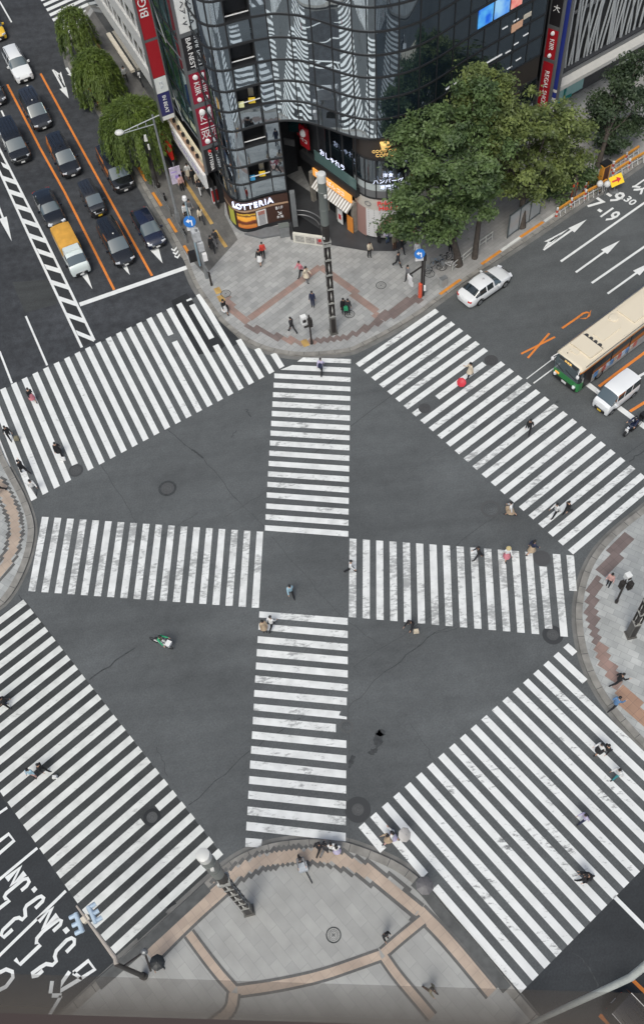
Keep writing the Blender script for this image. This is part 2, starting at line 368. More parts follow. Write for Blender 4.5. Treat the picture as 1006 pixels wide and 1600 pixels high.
# cracks and joints in the asphalt
def strip(b, pts, wd, z):
    pts = [Vector((p[0], p[1], z)) for p in pts]
    a, c = offset(pts, wd/2), offset(pts, -wd/2)
    for i in range(len(pts)-1): b.poly([a[i], a[i+1], c[i+1], c[i]])
def jag(p, q, n, amp):
    p, q = G(*p), G(*q); d = q-p; nn = Vector((-d.y, d.x, 0)).normalized()
    return [p+d*(i/n)+nn*(random.gauss(0, amp) if 0 < i < n else 0) for i in range(n+1)]
cb = MB(); cb.use(M_CRACK)
CR = [((262, 671), (300, 703), .05), ((300, 703), (318, 716), .13), ((318, 716), (375, 785), .035), ((375, 785), (420, 830), .02), ((422, 768), (495, 705), .025), ((495, 705), (612, 618), .04), ((350, 808), (424, 764), .02),
      ((424, 838), (530, 960), .02), ((530, 960), (590, 1006), .02), ((552, 1042), (640, 985), .02), ((640, 985), (710, 935), .03), ((545, 1105), (600, 1050), .03), ((600, 1050), (680, 988), .06), ((680, 988), (712, 978), .03),
      ((140, 1062), (212, 1012), .09), ((295, 1258), (392, 1172), .05), ((392, 1172), (470, 1122), .04), ((155, 722), (205, 800), .03), ((205, 800), (225, 850), .02), ((225, 858), (310, 800), .025), ((700, 862), (760, 815), .03),
      ((762, 815), (830, 770), .02), ((905, 758), (1006, 690), .03), ((640, 1130), (680, 1190), .02), ((545, 1090), (545, 1330), .02), ((982, 722), (1006, 704), .08), ((880, 1468), (920, 1512), .05), ((920, 1512), (940, 1560), .08),
      ((30, 930), (130, 1072), .07), ((130, 1072), (228, 1196), .05), ((228, 1196), (345, 1338), .04), ((384, 640), (392, 652), .08), ((370, 672), (362, 684), .05), ((735, 975), (680, 990), .03), ((620, 905), (690, 860), .02),
      ((410, 590), (340, 640), .012), ((600, 760), (700, 700), .012), ((820, 640), (900, 600), .012), ((262, 1212), (245, 1168), .03)]
for p, q, wd in CR: strip(cb, jag(p, q, 7, .05), wd, .008)
tag(cb.build('road_crack'), kind='structure')
def blob(c, r, m, z, name='road_stain', n=18, jit=.35, sq=1.0, rot=0):
    c = G(*c); b = MB(); b.use(m); pts = []
    for i in range(n):
        a = 2*math.pi*i/n; k = r*(1+random.uniform(-jit, jit)); x, y = k*math.cos(a), k*sq*math.sin(a)
        pts.append((c.x+x*math.cos(rot)-y*math.sin(rot), c.y+x*math.sin(rot)+y*math.cos(rot), z))
    b.poly(pts); return tag(b.build(name), kind='structure')
for p, r, sq, ro in (((590, 1155), .55, .5, 1.3), ((583, 1174), .32, .6, .3), ((594, 1145), .3, .6, 0), ((548, 1190), .35, .5, 1), ((660, 660), .12, .5, 0), ((766, 795), .0, 1, 0), ((870, 628), .2, .4, .4), ((840, 660), .22, .4, .5), ((878, 690), .7, .22, .6)):
    if r: blob(p, r, M_CRACK, .009, sq=sq, rot=ro)
M_BRIGHT = asphalt('asphalt_polished', (.10, .104, .107), big=.1)

# ---------------------------------------------------------------- painted markings
MZ = .012
def zebra(name, ang, d0, sp, idx, e1, e2, side, m, gaps={}, clip={}):
    """stripes of one crossing: edge line i at d0+sp*i along the normal; e1/e2 = photo lines the stripes run between"""
    t = vdir(ang); n = Vector((-t.y, t.x, 0)); b = MB(); b.use(m)
    E1, E2 = [G(*p) for p in e1], [G(*p) for p in e2]
    def hit(dd, E):
        d = E[1]-E[0]; k = (dd-E[0].dot(n))/d.dot(n); return (E[0]+d*k).dot(t)
    for i in idx:
        lo = d0+sp*i; hi = lo+side*.45
        cl = clip.get(i, {})
        s1 = (hit(lo, E1), hit(hi, E1)); s2 = (hit(lo, E2), hit(hi, E2))
        if 'a' in cl: q = G(*cl['a']).dot(t); s1 = (q, q)
        if 'b' in cl: q = G(*cl['b']).dot(t); s2 = (q, q)
        segs = []; cur = s1
        sgn = 1 if s2[0] > s1[0] else -1
        for ga, gb in gaps.get(i, []):
            qa, qb = G(*ga).dot(t), G(*gb).dot(t); segs.append((cur, (qa, qa))); cur = (qb, qb)
        segs.append((cur, s2))
        for u, v in segs:
            b.poly([(p.x, p.y, MZ) for p in (t*u[0]+n*lo, t*v[0]+n*lo, t*v[1]+n*hi, t*u[1]+n*hi)])
    return tag(b.build(name), kind='structure')
q = ZEBRA_FIT
c2 = lambda x, y: (220+x/4.024, 440+y/4.374)
s1, s2 = 1006/230, 1006/250
c2 = lambda x, y: (220+x/s1, 440+y/s1)
zebra('crosswalk', q['ang'][0], q['d0'][0], q['sp'][0], range(-1, 24), [(0, 609.6), (314.4, 457.8)], [(49.8, 782.9), (442.9, 573)], q['side'][0], M_WNW,
      gaps={16: [(c2(215, 362), c2(235, 408))], 19: [(c2(340, 128), c2(358, 155)), (c2(488, 388), c2(512, 434))]},
      clip={21: {'a': c2(670, 396)}, 22: {'a': c2(795, 458)}, 23: {'a': c2(905, 492)}, 4: {'b': (120, 725)}, -1: {'b': (20, 728)}})
c6 = lambda x, y: (640+x/s1, 560+y/s1)
zebra('crosswalk', q['ang'][1], q['d0'][1], q['sp'][1], range(1, 26), [(557.4, 570), (888, 860.6)], [(682, 484.4), (1001, 740)], q['side'][1], M_WNE,
      gaps={8: [(c6(110, 330), c6(188, 270))]}, clip={8: {'b': c6(506, 34)}})
zebra('crosswalk', q['ang'][2], q['d0'][2], q['sp'][2], range(1, 26), [(37.3, 937), (345, 1330)], [(17.6, 1261.3), (179.7, 1495)], q['side'][2], M_WSW,
      gaps={20: [((250, 1268), (224, 1284))]})
zebra('crosswalk', q['ang'][3], q['d0'][3], q['sp'][3], range(1, 21), [(878.9, 1012.2), (559.9, 1293)], [(990.9, 1370.2), (811.4, 1553.3)], q['side'][3], M_WSE,
      gaps={19: [((659, 1372), (676, 1389))]}, clip={1: {'b': (898, 1021)}, 2: {'b': (912, 1066)}, 20: {'b': (597, 1330)}})
def quads(name, qs, m, z=MZ):
    b = MB(); b.use(m)
    for qd in qs: b.poly([tuple(G(*p, z)) for p in qd])
    return tag(b.build(name), kind='structure')
# north diagonal
R_ = [(37, 60), (83, 108), (132, 157), (182, 206), (231, 256), (280, 306), (332, 360), (384, 411), (437, 463), (488, 516), (543, 571), (597, 627), (652, 682), (708, 738), (765, 796), (822, 852), (880, 910), (938, 968)]
L_ = [(28, 50), (68, 93), (112, 137), (160, 186), (210, 236), (258, 287), (308, 336), (360, 388), (411, 438), (463, 490), (516, 543), (570, 597), (625, 652), (680, 706), (735, 762), (793, 820), (850, 878), (907, 935)]
qs = []
for i, (r, l) in enumerate(zip(R_, L_)):
    xr = 496-13*i/17; xl = 96-(i-2)*49/15; xa = xb = xl
    if i == 0: xa, xb = 247, 216
    if i == 1: xa, xb = 190, 128
    qs.append(Z(400, 550, 3.3533, [(xa, l[0]), (xr, r[0]), (xr, r[1]), (xb, l[1])]))
quads('crosswalk', qs, M_WN)
# south diagonal
qs = []
R1 = [(458, 492), (521, 556), (585, 620), (649, 685), (715, 750), (783, 818)]; L1 = [(80, 425, 455), (77, 485, 515), (72, 547, 580), (68, 610, 645), (64, 676, 710), (60, 740, 775)]
for r, l in zip(R1, L1): qs.append(Z(380, 820, 3.144, [(l[0], l[1]), (513, r[0]), (513, r[1]), (l[0]-2, l[2])]))
R2 = [(30, 65), (92, 130), (152, 190), (228, 263), (297, 333), (367, 403), (437, 473), (508, 545), (580, 620), (655, 695)]
L2 = [(52, -6, 25), (50, 57, 88), (46, 118, 152), (42, 185, 220), (38, 253, 288), (33, 320, 357), (29, 392, 428), (25, 460, 497), (21, 533, 572), (16, 603, 643)]
for i, (r, l) in enumerate(zip(R2, L2)):
    xr = 478-i*.5
    if i == 2: xr = 428
    if i == 1: qs.append(Z(380, 1080, 2.959, [(l[0], l[1]), (450, 93), (442, 112), (478, 118), (478, 130), (l[0]-2, l[2])])); continue
    qs.append(Z(380, 1080, 2.959, [(l[0], l[1]), (xr, r[0]), (xr, r[1]), (l[0]-2, l[2])]))
qs.append(Z(380, 1080, 2.959, [(12, 678), (87, 684), (84, 724), (10, 718)]))
quads('crosswalk', qs, M_WN)
def lerp(a, b, k): return tuple(x+(y-x)*k for x, y in zip(a, b))
qs = []
for i in range(18):
    k = i/17; a = lerp((66.2, 807.4), (401.3, 830.3), k); c = lerp((44.7, 923.7), (393.4, 949.4), k)
    qs.append([a, (a[0]+10.5-.6*k, a[1]+.5), (c[0]+10.8+.4*k, c[1]+.4), c])
quads('crosswalk', qs, M_WW)
qs = []
for i in range(17):
    if i <= 7: a = lerp((546, 841.3), (691.3, 851.8), i/7); c = lerp((544.8, 964), (695.6, 977.8), i/7)
    else: a = lerp((691.3, 851.8), (862.8, 865.4), (i-7)/8); c = lerp((695.6, 977.8), (875, 994.3), (i-7)/8)
    wt, wb = 10.8+.06*i, 11.2+.03*i
    if i == 14: a = (842, 884.8); c = (850.8, 982)
    if i == 16: c = (889, 922.8)
    qs.append([a, (a[0]+wt, a[1]+.8), (c[0]+wb, c[1]+.8), c])
quads('crosswalk', qs, M_WW)
# side street crossing at the top edge
qs = []
for k in range(8):
    x, y = 352+26*k, -10+43.5*k
    qs.append(Z(0, 0, 5.589, [(x, y), (x+310, y-140), (x+325, y-118), (x+15, y+23)]))
quads('crosswalk', qs, M_W)
# lane lines: (points, width m, paint)
lines = [([(12, 132), (62.5, 230), (101.4, 300), (179, 453)], .2, M_OR), ([(64, 115), (126.7, 230), (238, 431)], .2, M_OR),
         ([(-30, 175), (0, 233), (70, 371), (148, 532)], .2, M_W), ([(-20, 228), (0, 268), (50.7, 378.7), (128.5, 543)], .2, M_W),
         ([(41, 494), (74.4, 571)], .16, M_W), ([(0, 549), (19.4, 599)], .16, M_W), ([(125, 476), (293, 417.5)], .45, M_W),
         ([(0, 2), (18.8, 35)], .16, M_W), ([(43, 133), (47.4, 141)], .16, M_W), ([(2.7, 172.7), (9, 186)], .16, M_W), ([(156, 18), (164, 14)], .3, M_W), ([(144, 15), (160, 7)], .2, M_W),
         ([(875.5, 408.7), (1030, 300)], .2, M_W), ([(923.8, 442.4), (1040, 362)], .2, M_W), ([(925, 628), (1060, 538)], .0, M_OR),
         ([(935, 604), (1040, 526)], .22, M_OR), ([(983.3, 643), (1050, 602)], .22, M_OR), ([(994, 590), (1030, 570)], .2, M_W),
         ([(917.5, 600.5), (1040, 692)], .42, M_W), ([(833, 599), (900, 549)], .1, M_W), ([(822, 592), (880, 548)], .08, M_W),
         ([(959, 1401), (1040, 1483)], .24, M_W), ([(985, 1529), (1040, 1582)], .2, M_OR), ([(936, 1586), (990, 1640)], .2, M_OR),
         ([(59, 1325), (0, 1374), (-40, 1407)], .17, M_W), ([(103.5, 1392), (0, 1493), (-20, 1513)], .17, M_W), ([(12, 1262), (-20, 1284)], .16, M_W),
         ([(813.5, 568), (874, 533)], .0, M_OR)]
for pts, wd, m in lines:
    if not wd: continue
    b = MB(); b.use(m); strip(b, gp(pts), wd, MZ); tag(b.build('lane_line'), kind='structure')
hb = Z(0, 230, 2.959, [])
sheet('road_surface', gp([(-30, 175), (0, 233), (70, 371), (148, 532), (128.5, 543), (50.7, 378.7), (0, 268), (-20, 228)]), M_SOOT2 := asphalt('asphalt_median', (.036, .038, .04)), .008)
HB = [(5, 68, 40, 90), (10, 130, 70, 155), (40, 193, 105, 218), (70, 260, 135, 285), (100, 327, 170, 355), (135, 397, 205, 425), (170, 467, 240, 495), (205, 540, 275, 565), (235, 612, 310, 640), (270, 687, 350, 718), (310, 765, 390, 797), (350, 845, 425, 880)]
qs = [Z(0, 230, 2.959, [(a, y0), (c, y1-4), (c+12, y1+20), (a+12, y0+24)]) for a, y0, c, y1 in HB]
quads('hatched_median', qs, M_W, MZ+.003)
# arrows
def arrow(tail, tip, head=.36, hw=.34, sw=.09, branch=None, m=M_W, name='road_arrow'):
    a, t = G(*tail), G(*tip); d = t-a; L = d.length; d.normalize(); n = Vector((-d.y, d.x, 0)); b = MB(); b.use(m)
    h = t-d*L*head
    P_ = lambda *q: b.poly([(p.x, p.y, MZ) for p in q])
    P_(a+n*sw, h+n*sw, h-n*sw, a-n*sw); P_(h+n*hw, t, h-n*hw)
    if branch:
        s_ = branch; k = a+d*L*.02
        P_(k+n*s_*sw*1.3, k+d*L*.16+n*s_*.38, k+d*L*.44+n*s_*.30, k+d*L*.22+n*s_*sw*1.2)
        P_(k+d*L*.12+n*s_*.62, k+d*L*.62+n*s_*.28, k+d*L*.20+n*s_*.2)
    return tag(b.build(name), kind='structure')
arrow((899, 425.6), (967.6, 376)); arrow((848.5, 390.7), (916, 343), branch=1); arrow((948.5, 459), (1018, 409))
arrow((83, 109), (108, 154), branch=1); arrow((-8, 305), (19, 377), head=.5); arrow((104, 375), (145, 452), head=.45, hw=.36); arrow((168, 370), (203.5, 430), head=.4, hw=.36); arrow((225, 360), (254.5, 411.5), head=.45, hw=.38)
arrow((104.5, 106), (113.5, 120), hw=.3, sw=.12); arrow((96, 1556), (58, 1620), hw=.4)
for x, y in ((119, 127), (121, 133), (124, 138)):     # bicycle chevrons
    quads('road_arrow', [[(x-4, y+1.5), (x, y+4), (x+4.5, y-1), (x+4.5, y+2), (x+1, y+7), (x-4, y+4.5)]], M_W)
for x, y in ((272, 386), (274.5, 391.5), (277, 397)):
    quads('road_arrow', [[(x-4, y+1.5), (x, y+4), (x+4.5, y-1), (x+4.5, y+2), (x+1, y+7), (x-4, y+4.5)]], M_W)
# orange cross and turn arrow on the right-hand road
b = MB(); b.use(M_OR); strip(b, gp([(813.7, 553), (866.5, 526.5)]), .16, MZ); strip(b, gp([(824, 559.5), (857.5, 521)]), .16, MZ+.003); tag(b.build('road_cross'), kind='structure')
b = MB(); b.use(M_OR); strip(b, gp([(877.5, 513), (900, 497.5), (910, 490), (916, 488), (921, 489.5)]), .17, MZ); b.poly([tuple(G(*p, MZ)) for p in [(904, 498), (916, 496), (923, 484), (921, 494), (914, 498.5)]]); tag(b.build('road_arrow'), kind='structure')
# lettering on the right-hand road, read by drivers heading away
fwd = DB; rgt = Vector((fwd.y, -fwd.x, 0))
def roadtext(s, uv, size, stretch=1.6, sx=1.0, bold=.012):
    o = text(s, M_W, size, G(*uv, MZ), rgt*1.0, fwd, depth=.002, sx=sx/stretch, bold=bold, name='road_lettering'); 
    return tag(o, kind='structure')
def stretch_text(s, uv, h, wide):
    o = text(s, M_W, 1.0, (0, 0, 0), (1, 0, 0), (0, 1, 0), depth=.002, bold=.02, name='road_lettering')
    k = o.dimensions; bb = [Vector(c) for c in o.bound_box]; cx = sum((c.x for c in bb))/8; cy = sum((c.y for c in bb))/8
    T = Matrix((rgt*(wide/k.x), fwd*(h/k.y), Vector((0, 0, 1)))).transposed().to_4x4(); T.translation = G(*uv, MZ)
    o.data.transform(T @ Matrix.Translation((-cx, -cy, 0))); return tag(o, kind='structure')
stretch_text('7', (930, 318.5), 1.5, .85); stretch_text('-19', (949, 333), 1.6, 1.7); stretch_text('-9', (960, 306), 1.6, 1.3); stretch_text('.30', (982.5, 312.5), .8, 1.2)
stretch_text('以', (1003, 291), 1.9, 1.2)
# hand-stretched lettering on the bottom-left lanes
lb = MB(); lb.use(M_W)
ST = [[(65, 440), (190, 328), (112, 488), (236, 380)], [(-40, 740), (0, 705), (92, 634), (58, 618), (46, 598), (62, 568), (215, 440), (258, 430), (274, 462), (250, 500), (200, 542)],
      [(330, 706), (398, 640), (408, 612), (385, 594), (350, 608), (250, 680), (234, 712), (240, 780), (210, 810), (180, 792), (140, 802), (30, 908), (14, 948), (40, 974), (120, 900)],
      [(357, 822), (482, 708), (405, 885), (535, 770)], [(495, 918), (562, 856), (572, 822), (545, 808), (400, 920), (345, 984), (340, 1028), (378, 1044), (190, 1224), (144, 1174)],
      [(616, 1112), (690, 1036), (692, 996), (665, 980), (620, 1000), (525, 1100), (510, 1150), (524, 1196), (490, 1230), (430, 1220), (380, 1250), (300, 1308), (308, 1336), (350, 1326), (400, 1280)],
      [(682, 1302), (820, 1190), (880, 1270), (755, 1352), (682, 1302)], [(-40, 112), (85, 18), (134, 80), (-20, 214)], [(648, 1290), (585, 1380), (560, 1470), (760, 1350)], [(0, 1300), (60, 1270), (118, 1292), (124, 1345), (60, 1430), (-20, 1470)],
      [(486, 1378), (470, 1492)], [(484, 1512), (572, 1512)]]
for i_, s_ in enumerate(ST): strip(lb, gp(Z(0, 1300, 5.918, s_)), .36 if i_ in (0, 3) else .21, MZ)
for d_ in ([(290, 530), (325, 500), (350, 530), (318, 565)], [(580, 905), (620, 875), (650, 910), (612, 945)]): lb.poly([tuple(G(*p, MZ)) for p in Z(0, 1300, 5.918, d_)])
tag(lb.build('road_lettering'), kind='structure')

# ---------------------------------------------------------------- coloured paving bands, laid as whole tiles
def inpoly(p, poly):
    c = False; j = len(poly)-1
    for i in range(len(poly)):
        if (poly[i][1] > p[1]) != (poly[j][1] > p[1]) and p[0] < (poly[j][0]-poly[i][0])*(p[1]-poly[i][1])/(poly[j][1]-poly[i][1])+poly[i][0]: c = not c
        j = i
    return c
BANDN = [0]
def band(px, width, ang, tile, m, z=PZ, edge=None, ew=.22, smooth=False):
    pts = gp(px); BANDN[0] += 1; z = PZ+.0012*BANDN[0]
    if smooth:
        pts = smooth2(pts, 2); b = MB(); b.use(m); strip(b, [p.to_2d() for p in pts], width, z); tag(b.build('paving_band'), kind='structure')
        for s_ in (-1, 1):
            b = MB(); b.use(edge); strip(b, [p.to_2d() for p in offset(pts, s_*(width/2+ew/2))], ew, z+.0006*(s_+2)*.3); tag(b.build('paving_band'), kind='structure')
        return
    poly = offset(pts, width/2)+offset(pts, -width/2)[::-1]
    if edge:
        band_tiles(offset(pts, width/2+ew/2), ew, ang, .2, edge, z+.0004); band_tiles(offset(pts, -width/2-ew/2), ew, ang, .2, edge, z+.0008)
    band_tiles(pts, width, ang, tile, m, z)
def band_tiles(pts, width, ang, tile, m, z):
    poly = offset(pts, width/2)+offset(pts, -width/2)[::-1]
    c, s = math.cos(ang), math.sin(ang)
    loc = [(p.x*c+p.y*s, -p.x*s+p.y*c) for p in poly]
    x0, x1 = min(p[0] for p in loc), max(p[0] for p in loc); y0, y1 = min(p[1] for p in loc), max(p[1] for p in loc)
    b = MB(); b.use(m)
    for i in range(math.floor(x0/tile), math.ceil(x1/tile)+1):
        for j in range(math.floor(y0/tile), math.ceil(y1/tile)+1):
            if inpoly(((i+.5)*tile, (j+.5)*tile), loc):
                b.poly([((u*tile)*c-(v*tile)*s, (u*tile)*s+(v*tile)*c, z) for u, v in ((i, j), (i+1, j), (i+1, j+1), (i, j+1))])
    if b.f: tag(b.build('paving_band'), kind='structure')
aN = B_N+math.radians(4)
band([(386.6, 500), (445, 457), (502, 418)], .62, aN, .31, M_PINK)
band([(502, 418), (545, 452), (597, 500)], .62, aN, .31, M_PINK, PZ+.003)
band([(597, 500), (625, 483), (653, 466)], .95, aN, .31, M_BROWN, PZ+.005)
band([(353, 468), (362, 485), (386, 506)], .75, aN, .3, M_PINK, PZ+.001)
band([(386, 511), (412, 520), (440, 531)], .5, math.radians(45), .36, M_BROWN, PZ+.002)
band([(440, 531), (475, 537), (498, 536)], .5, math.radians(45), .36, M_PINK, PZ+.002)
band([(496, 536), (520, 533), (548, 526), (572, 515), (597, 500)], .55, math.radians(45), .36, M_BROWN, PZ+.002)
band([(985, 838), (962, 862), (948, 886), (936, 900)], .85, aN, .4, M_BROWN)
band([(932, 905), (926, 925), (922, 955), (928, 985), (932, 1006)], .6, math.radians(45), .36, M_BROWN, PZ+.002)
band([(932, 1010), (944, 1034), (956, 1056), (966, 1072)], .75, math.radians(45), .36, M_PINK, PZ+.001)
band([(962, 1078), (984, 1100), (1015, 1134)], .9, B_S, .4, M_TERRA)
band([(-4, 752), (10, 776), (23, 805), (27, 830), (22, 858), (10, 885), (-8, 908)], .75, math.radians(52), .32, M_BEIGE, edge=M_GREYT)
aS = A_S+math.radians(45-4)
band([(338, 1392), (372, 1364), (410, 1346), (450, 1338), (490, 1336.5), (530, 1343), (570, 1360), (610, 1386), (655, 1427)], .72, math.radians(45), .3, M_BEIGE, edge=M_GREYT)
band([(352, 1386), (300, 1432), (236, 1496)], .78, A_S, .13, M_BEIGE, edge=M_GREYT, ew=.16, smooth=True)
band([(655, 1424), (700, 1470), (768, 1552)], .62, A_S, .13, M_BEIGE, edge=M_GREYT, ew=.16, smooth=True)
band([(296, 1459), (320, 1492), (345, 1524), (366, 1547)], .42, math.radians(30), .1, M_BEIGE, PZ+.001, edge=M_GREYT, ew=.14, smooth=True)
band([(372, 1549), (430, 1541), (500, 1526), (552, 1508), (594, 1493)], .45, math.radians(10), .1, M_BEIGE, PZ+.001, edge=M_GREYT, ew=.14, smooth=True)
band([(598, 1490), (628, 1464), (660, 1438)], .42, B_S, .1, M_BEIGE, PZ+.001, edge=M_GREYT, ew=.14, smooth=True)
band([(600, 1496), (620, 1525), (650, 1560), (675, 1590)], .42, math.radians(30), .1, M_BEIGE, PZ+.001, edge=M_GREYT, ew=.14, smooth=True)
band([(366, 1552), (362, 1580), (330, 1604)], .5, math.radians(60), .1, M_BEIGE, PZ+.001, edge=M_GREYT, ew=.14, smooth=True)
M_SETT = mat('dark_setts', (.085, .087, .085), .8, noise=.25, nscale=2)
for pts in ([(652.6, 1371), (671, 1388), (696.6, 1422), (740.5, 1469), (798, 1540)], [(150, 1532), (216.7, 1474.8), (320, 1380)]):
    pts = smooth2(gp(pts), 1); b = MB(); b.use(M_SETT); i_ = offset(pts, -.62); ribbon(b, offset(pts, -.02), i_, PZ+.018, PZ+.018); ribbon(b, offset(pts, .05), offset(pts, -.02), .01, PZ+.018); tag(b.build('kerb_ramp'), kind='structure')
# tactile guide strip along the north-west footway
M_TACT = mat('tactile_yellow', (.42, .27, .09), .8, noise=.25, nscale=2)
b = MB(); b.use(M_TACT)
for pts in ([(148, 62), (165, 92), (185, 128)], [(250, 228), (275, 266), (300, 302)], [(300, 302), (332, 352)], [(336, 362), (354, 388)]): strip(b, gp(pts), .3, PZ+.006)
for p in ((341, 456), (346, 468), (477, 538)):
    c = G(*p); b.box((c.x, c.y, PZ+.004), (.5, .7, .01), .3)
tag(b.build('paving_band'), kind='structure')
# orange no-stopping paint on the kerbs
M_ORK = mat('kerb_orange', (.62, .24, .035), .7, noise=.12, nscale=3)
b = MB(); b.use(M_ORK)
for p, q_ in (((119, 113), (126, 126)), ((131, 124), (142, 143)), ((151, 155), (162, 173)), ((217, 262), (229, 283)), ((239, 301), (252.5, 322)), ((263, 342), (276, 363)), ((288, 384), (301.5, 406)), ((687, 460), (719, 437)), ((752, 413), (782, 392)), ((812, 371), (848, 347))):
    a, c = G(*p, KZ), G(*q_, KZ); b.beam(a+Vector((0, 0, -.01)), c+Vector((0, 0, -.01)), .24, .09)
tag(b.build('kerb_paint'), kind='structure')
b = MB(); b.use(mat('kerb_white', (.6, .6, .57), .7, noise=.15))
for p, q_ in (((782, 392), (812, 371)), ((850, 346), (880, 325))): b.beam(G(*p, KZ), G(*q_, KZ), .24, .07)
tag(b.build('kerb_paint'), kind='structure')
# ---------------------------------------------------------------- buildings
def mirror_glass(name, tint, bump, scale, rough=.015, dark=(.012, .016, .02), refl=.62):
    m = bpy.data.materials.new(name); m.use_nodes = True; t, b, tc = node_chain(m); L = t.links
    b.inputs['Base Color'].default_value = (*tint, 1); b.inputs['Metallic'].default_value = 1; b.inputs['Roughness'].default_value = rough
    n = t.nodes.new('ShaderNodeTexNoise'); n.inputs['Scale'].default_value = scale; n.inputs['Detail'].default_value = .4; L.new(tc.outputs['Object'], n.inputs['Vector'])
    bp = t.nodes.new('ShaderNodeBump'); bp.inputs['Strength'].default_value = bump; bp.inputs['Distance'].default_value = .1
    L.new(n.outputs['Fac'], bp.inputs['Height']); L.new(bp.outputs[0], b.inputs['Normal'])
    d = t.nodes.new('ShaderNodeBsdfPrincipled'); d.inputs['Base Color'].default_value = (*dark, 1); d.inputs['Roughness'].default_value = .08
    mx = t.nodes.new('ShaderNodeMixShader'); mx.inputs[0].default_value = refl
    L.new(d.outputs[0], mx.inputs[1]); L.new(b.outputs[0], mx.inputs[2]); L.new(mx.outputs[0], t.nodes['Material Output'].inputs['Surface'])
    MATS[name] = m; return m
M_GLASS = mirror_glass('mirror_glass', (.86, .95, 1.0), .3, .36, refl=.78)
M_GLASS_T = mirror_glass('mirror_glass_corner', (.72, .82, .9), .10, .4, refl=.66)
M_GLASS_D = mirror_glass('dark_glass', (.5, .58, .64), .08, .6, refl=.35)
M_TEAL = mirror_glass('teal_glass', (.35, .6, .62), .1, .5, dark=(.01, .05, .055), refl=.45)
M_FRAME = mat('window_frame_dark', (.022, .023, .025), .45, spec=.4)
M_STEEL = mat('grey_steel', (.22, .225, .23), .45, metal=.6)
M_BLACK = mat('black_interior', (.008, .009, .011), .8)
M_DKWALL = mat('dark_wall', (.03, .032, .036), .6, noise=.2)
M_WHITE = mat('white_panel', (.72, .72, .70), .5, noise=.06)
M_CREAM = mat('cream_panel', (.62, .56, .46), .6, noise=.08)
M_RED = mat('sign_red', (.36, .012, .02), .45)
M_CRIM = mat('sign_crimson', (.30, .012, .035), .45)
M_SBLACK = mat('sign_black', (.018, .016, .018), .45)
M_SBLUE = mat('sign_blue', (.03, .05, .28), .45)
M_LITW = mat('lit_white', (.6, .6, .6), .5, emit=(1, 1, 1), estr=.3)
M_LITB = mat('lit_letter', (.75, .8, 1), .5, emit=(.72, .78, 1), estr=.8)
M_LITY = mat('lit_yellow', (.9, .6, .2), .5, emit=(1, .62, .2), estr=.35)
M_LITO = mat('lit_orange', (.8, .35, .08), .5, emit=(1, .42, .08), estr=.5)
M_INK = mat('ink_dark', (.03, .03, .035), .6)
M_INKR = mat('ink_red', (.55, .03, .03), .5)
M_LETW = mat('letter_white', (.75, .74, .73), .5)
M_BROWNW = mat('brown_front', (.06, .028, .02), .5, noise=.15)
UPZ = Vector((0, 0, 1))

class FP:
    """a footprint line walked by arc length"""
    def __init__(s, pts):
        s.p = [Vector((x, y, 0)) for x, y in pts]; s.l = [0]
        for a, b in zip(s.p, s.p[1:]): s.l.append(s.l[-1]+(b-a).length)
        s.L = s.l[-1]
    def at(s, t):
        t = max(0, min(s.L, t))
        for i in range(len(s.p)-1):
            if t <= s.l[i+1]+1e-9:
                k = (t-s.l[i])/max(1e-9, s.l[i+1]-s.l[i]); return s.p[i].lerp(s.p[i+1], k)
        return s.p[-1].copy()
    def nrm(s, t):
        d = s.at(t+.25)-s.at(t-.25); d.normalize(); return Vector((d.y, -d.x, 0))   # outward = right of walking direction
    def find(s, x):
        lo = 0; best = min(range(400), key=lambda i: abs(s.at(s.L*i/399).x-x)); return s.L*best/399
def facade(fp, ts, zs, skip, m, name, parent, sub=3, smooth=True):
    b = MB(); b.use(m)
    for i in range(len(ts)-1):
        for k in range(len(zs)-1):
            if (i, k) in skip: continue
            for j in range(sub):
                a = fp.at(ts[i]+(ts[i+1]-ts[i])*j/sub); c = fp.at(ts[i]+(ts[i+1]-ts[i])*(j+1)/sub)
                b.poly([(a.x, a.y, zs[k]), (c.x, c.y, zs[k]), (c.x, c.y, zs[k+1]), (a.x, a.y, zs[k+1])])
    return b.build(name, parent, smooth=60 if smooth else None)
def frames(fp, ts, zs, name, parent, m=M_FRAME, bw=.2, vw=.09, pr=.05, skip=(), sub=4, depth=.14):
    b = MB(); b.use(m)
    for k, z in enumerate(zs):
        for i in range(len(ts)-1):
            for j in range(sub):
                a = ts[i]+(ts[i+1]-ts[i])*j/sub; c = ts[i]+(ts[i+1]-ts[i])*(j+1)/sub
                p, q = fp.at(a)+fp.nrm(a)*(pr-depth/2), fp.at(c)+fp.nrm(c)*(pr-depth/2)
                b.beam((p.x, p.y, z), (q.x, q.y, z), depth, bw)
    for i, t in enumerate(ts):
        p = fp.at(t)+fp.nrm(t)*(pr-depth/2-.01); b.box((p.x, p.y, (zs[0]+zs[-1])/2), (vw, depth, zs[-1]-zs[0]), math.atan2(fp.nrm(t).y, fp.nrm(t).x)+math.pi/2)
    return b.build(name, parent)
BZ = [3.4, 5.05, 6.72, 8.39, 10.06, 11.75, 13.44, 15.13, 16.83, 18.53, 20.23, 21.9, 23.6, 25.3, 27.0]
bld = thing('corner_building', 'dark curved glass corner building whose wavy facade mirrors the zebra crossings', 'building', (4, 66, 0))
def kid(o, parent):   # keep world position under a moved Empty
    o.parent = parent; o.matrix_parent_inverse = Matrix.Translation(-Vector(parent.location)); return o
class Grp:
    pass
bld.location = (0, 0, 0)
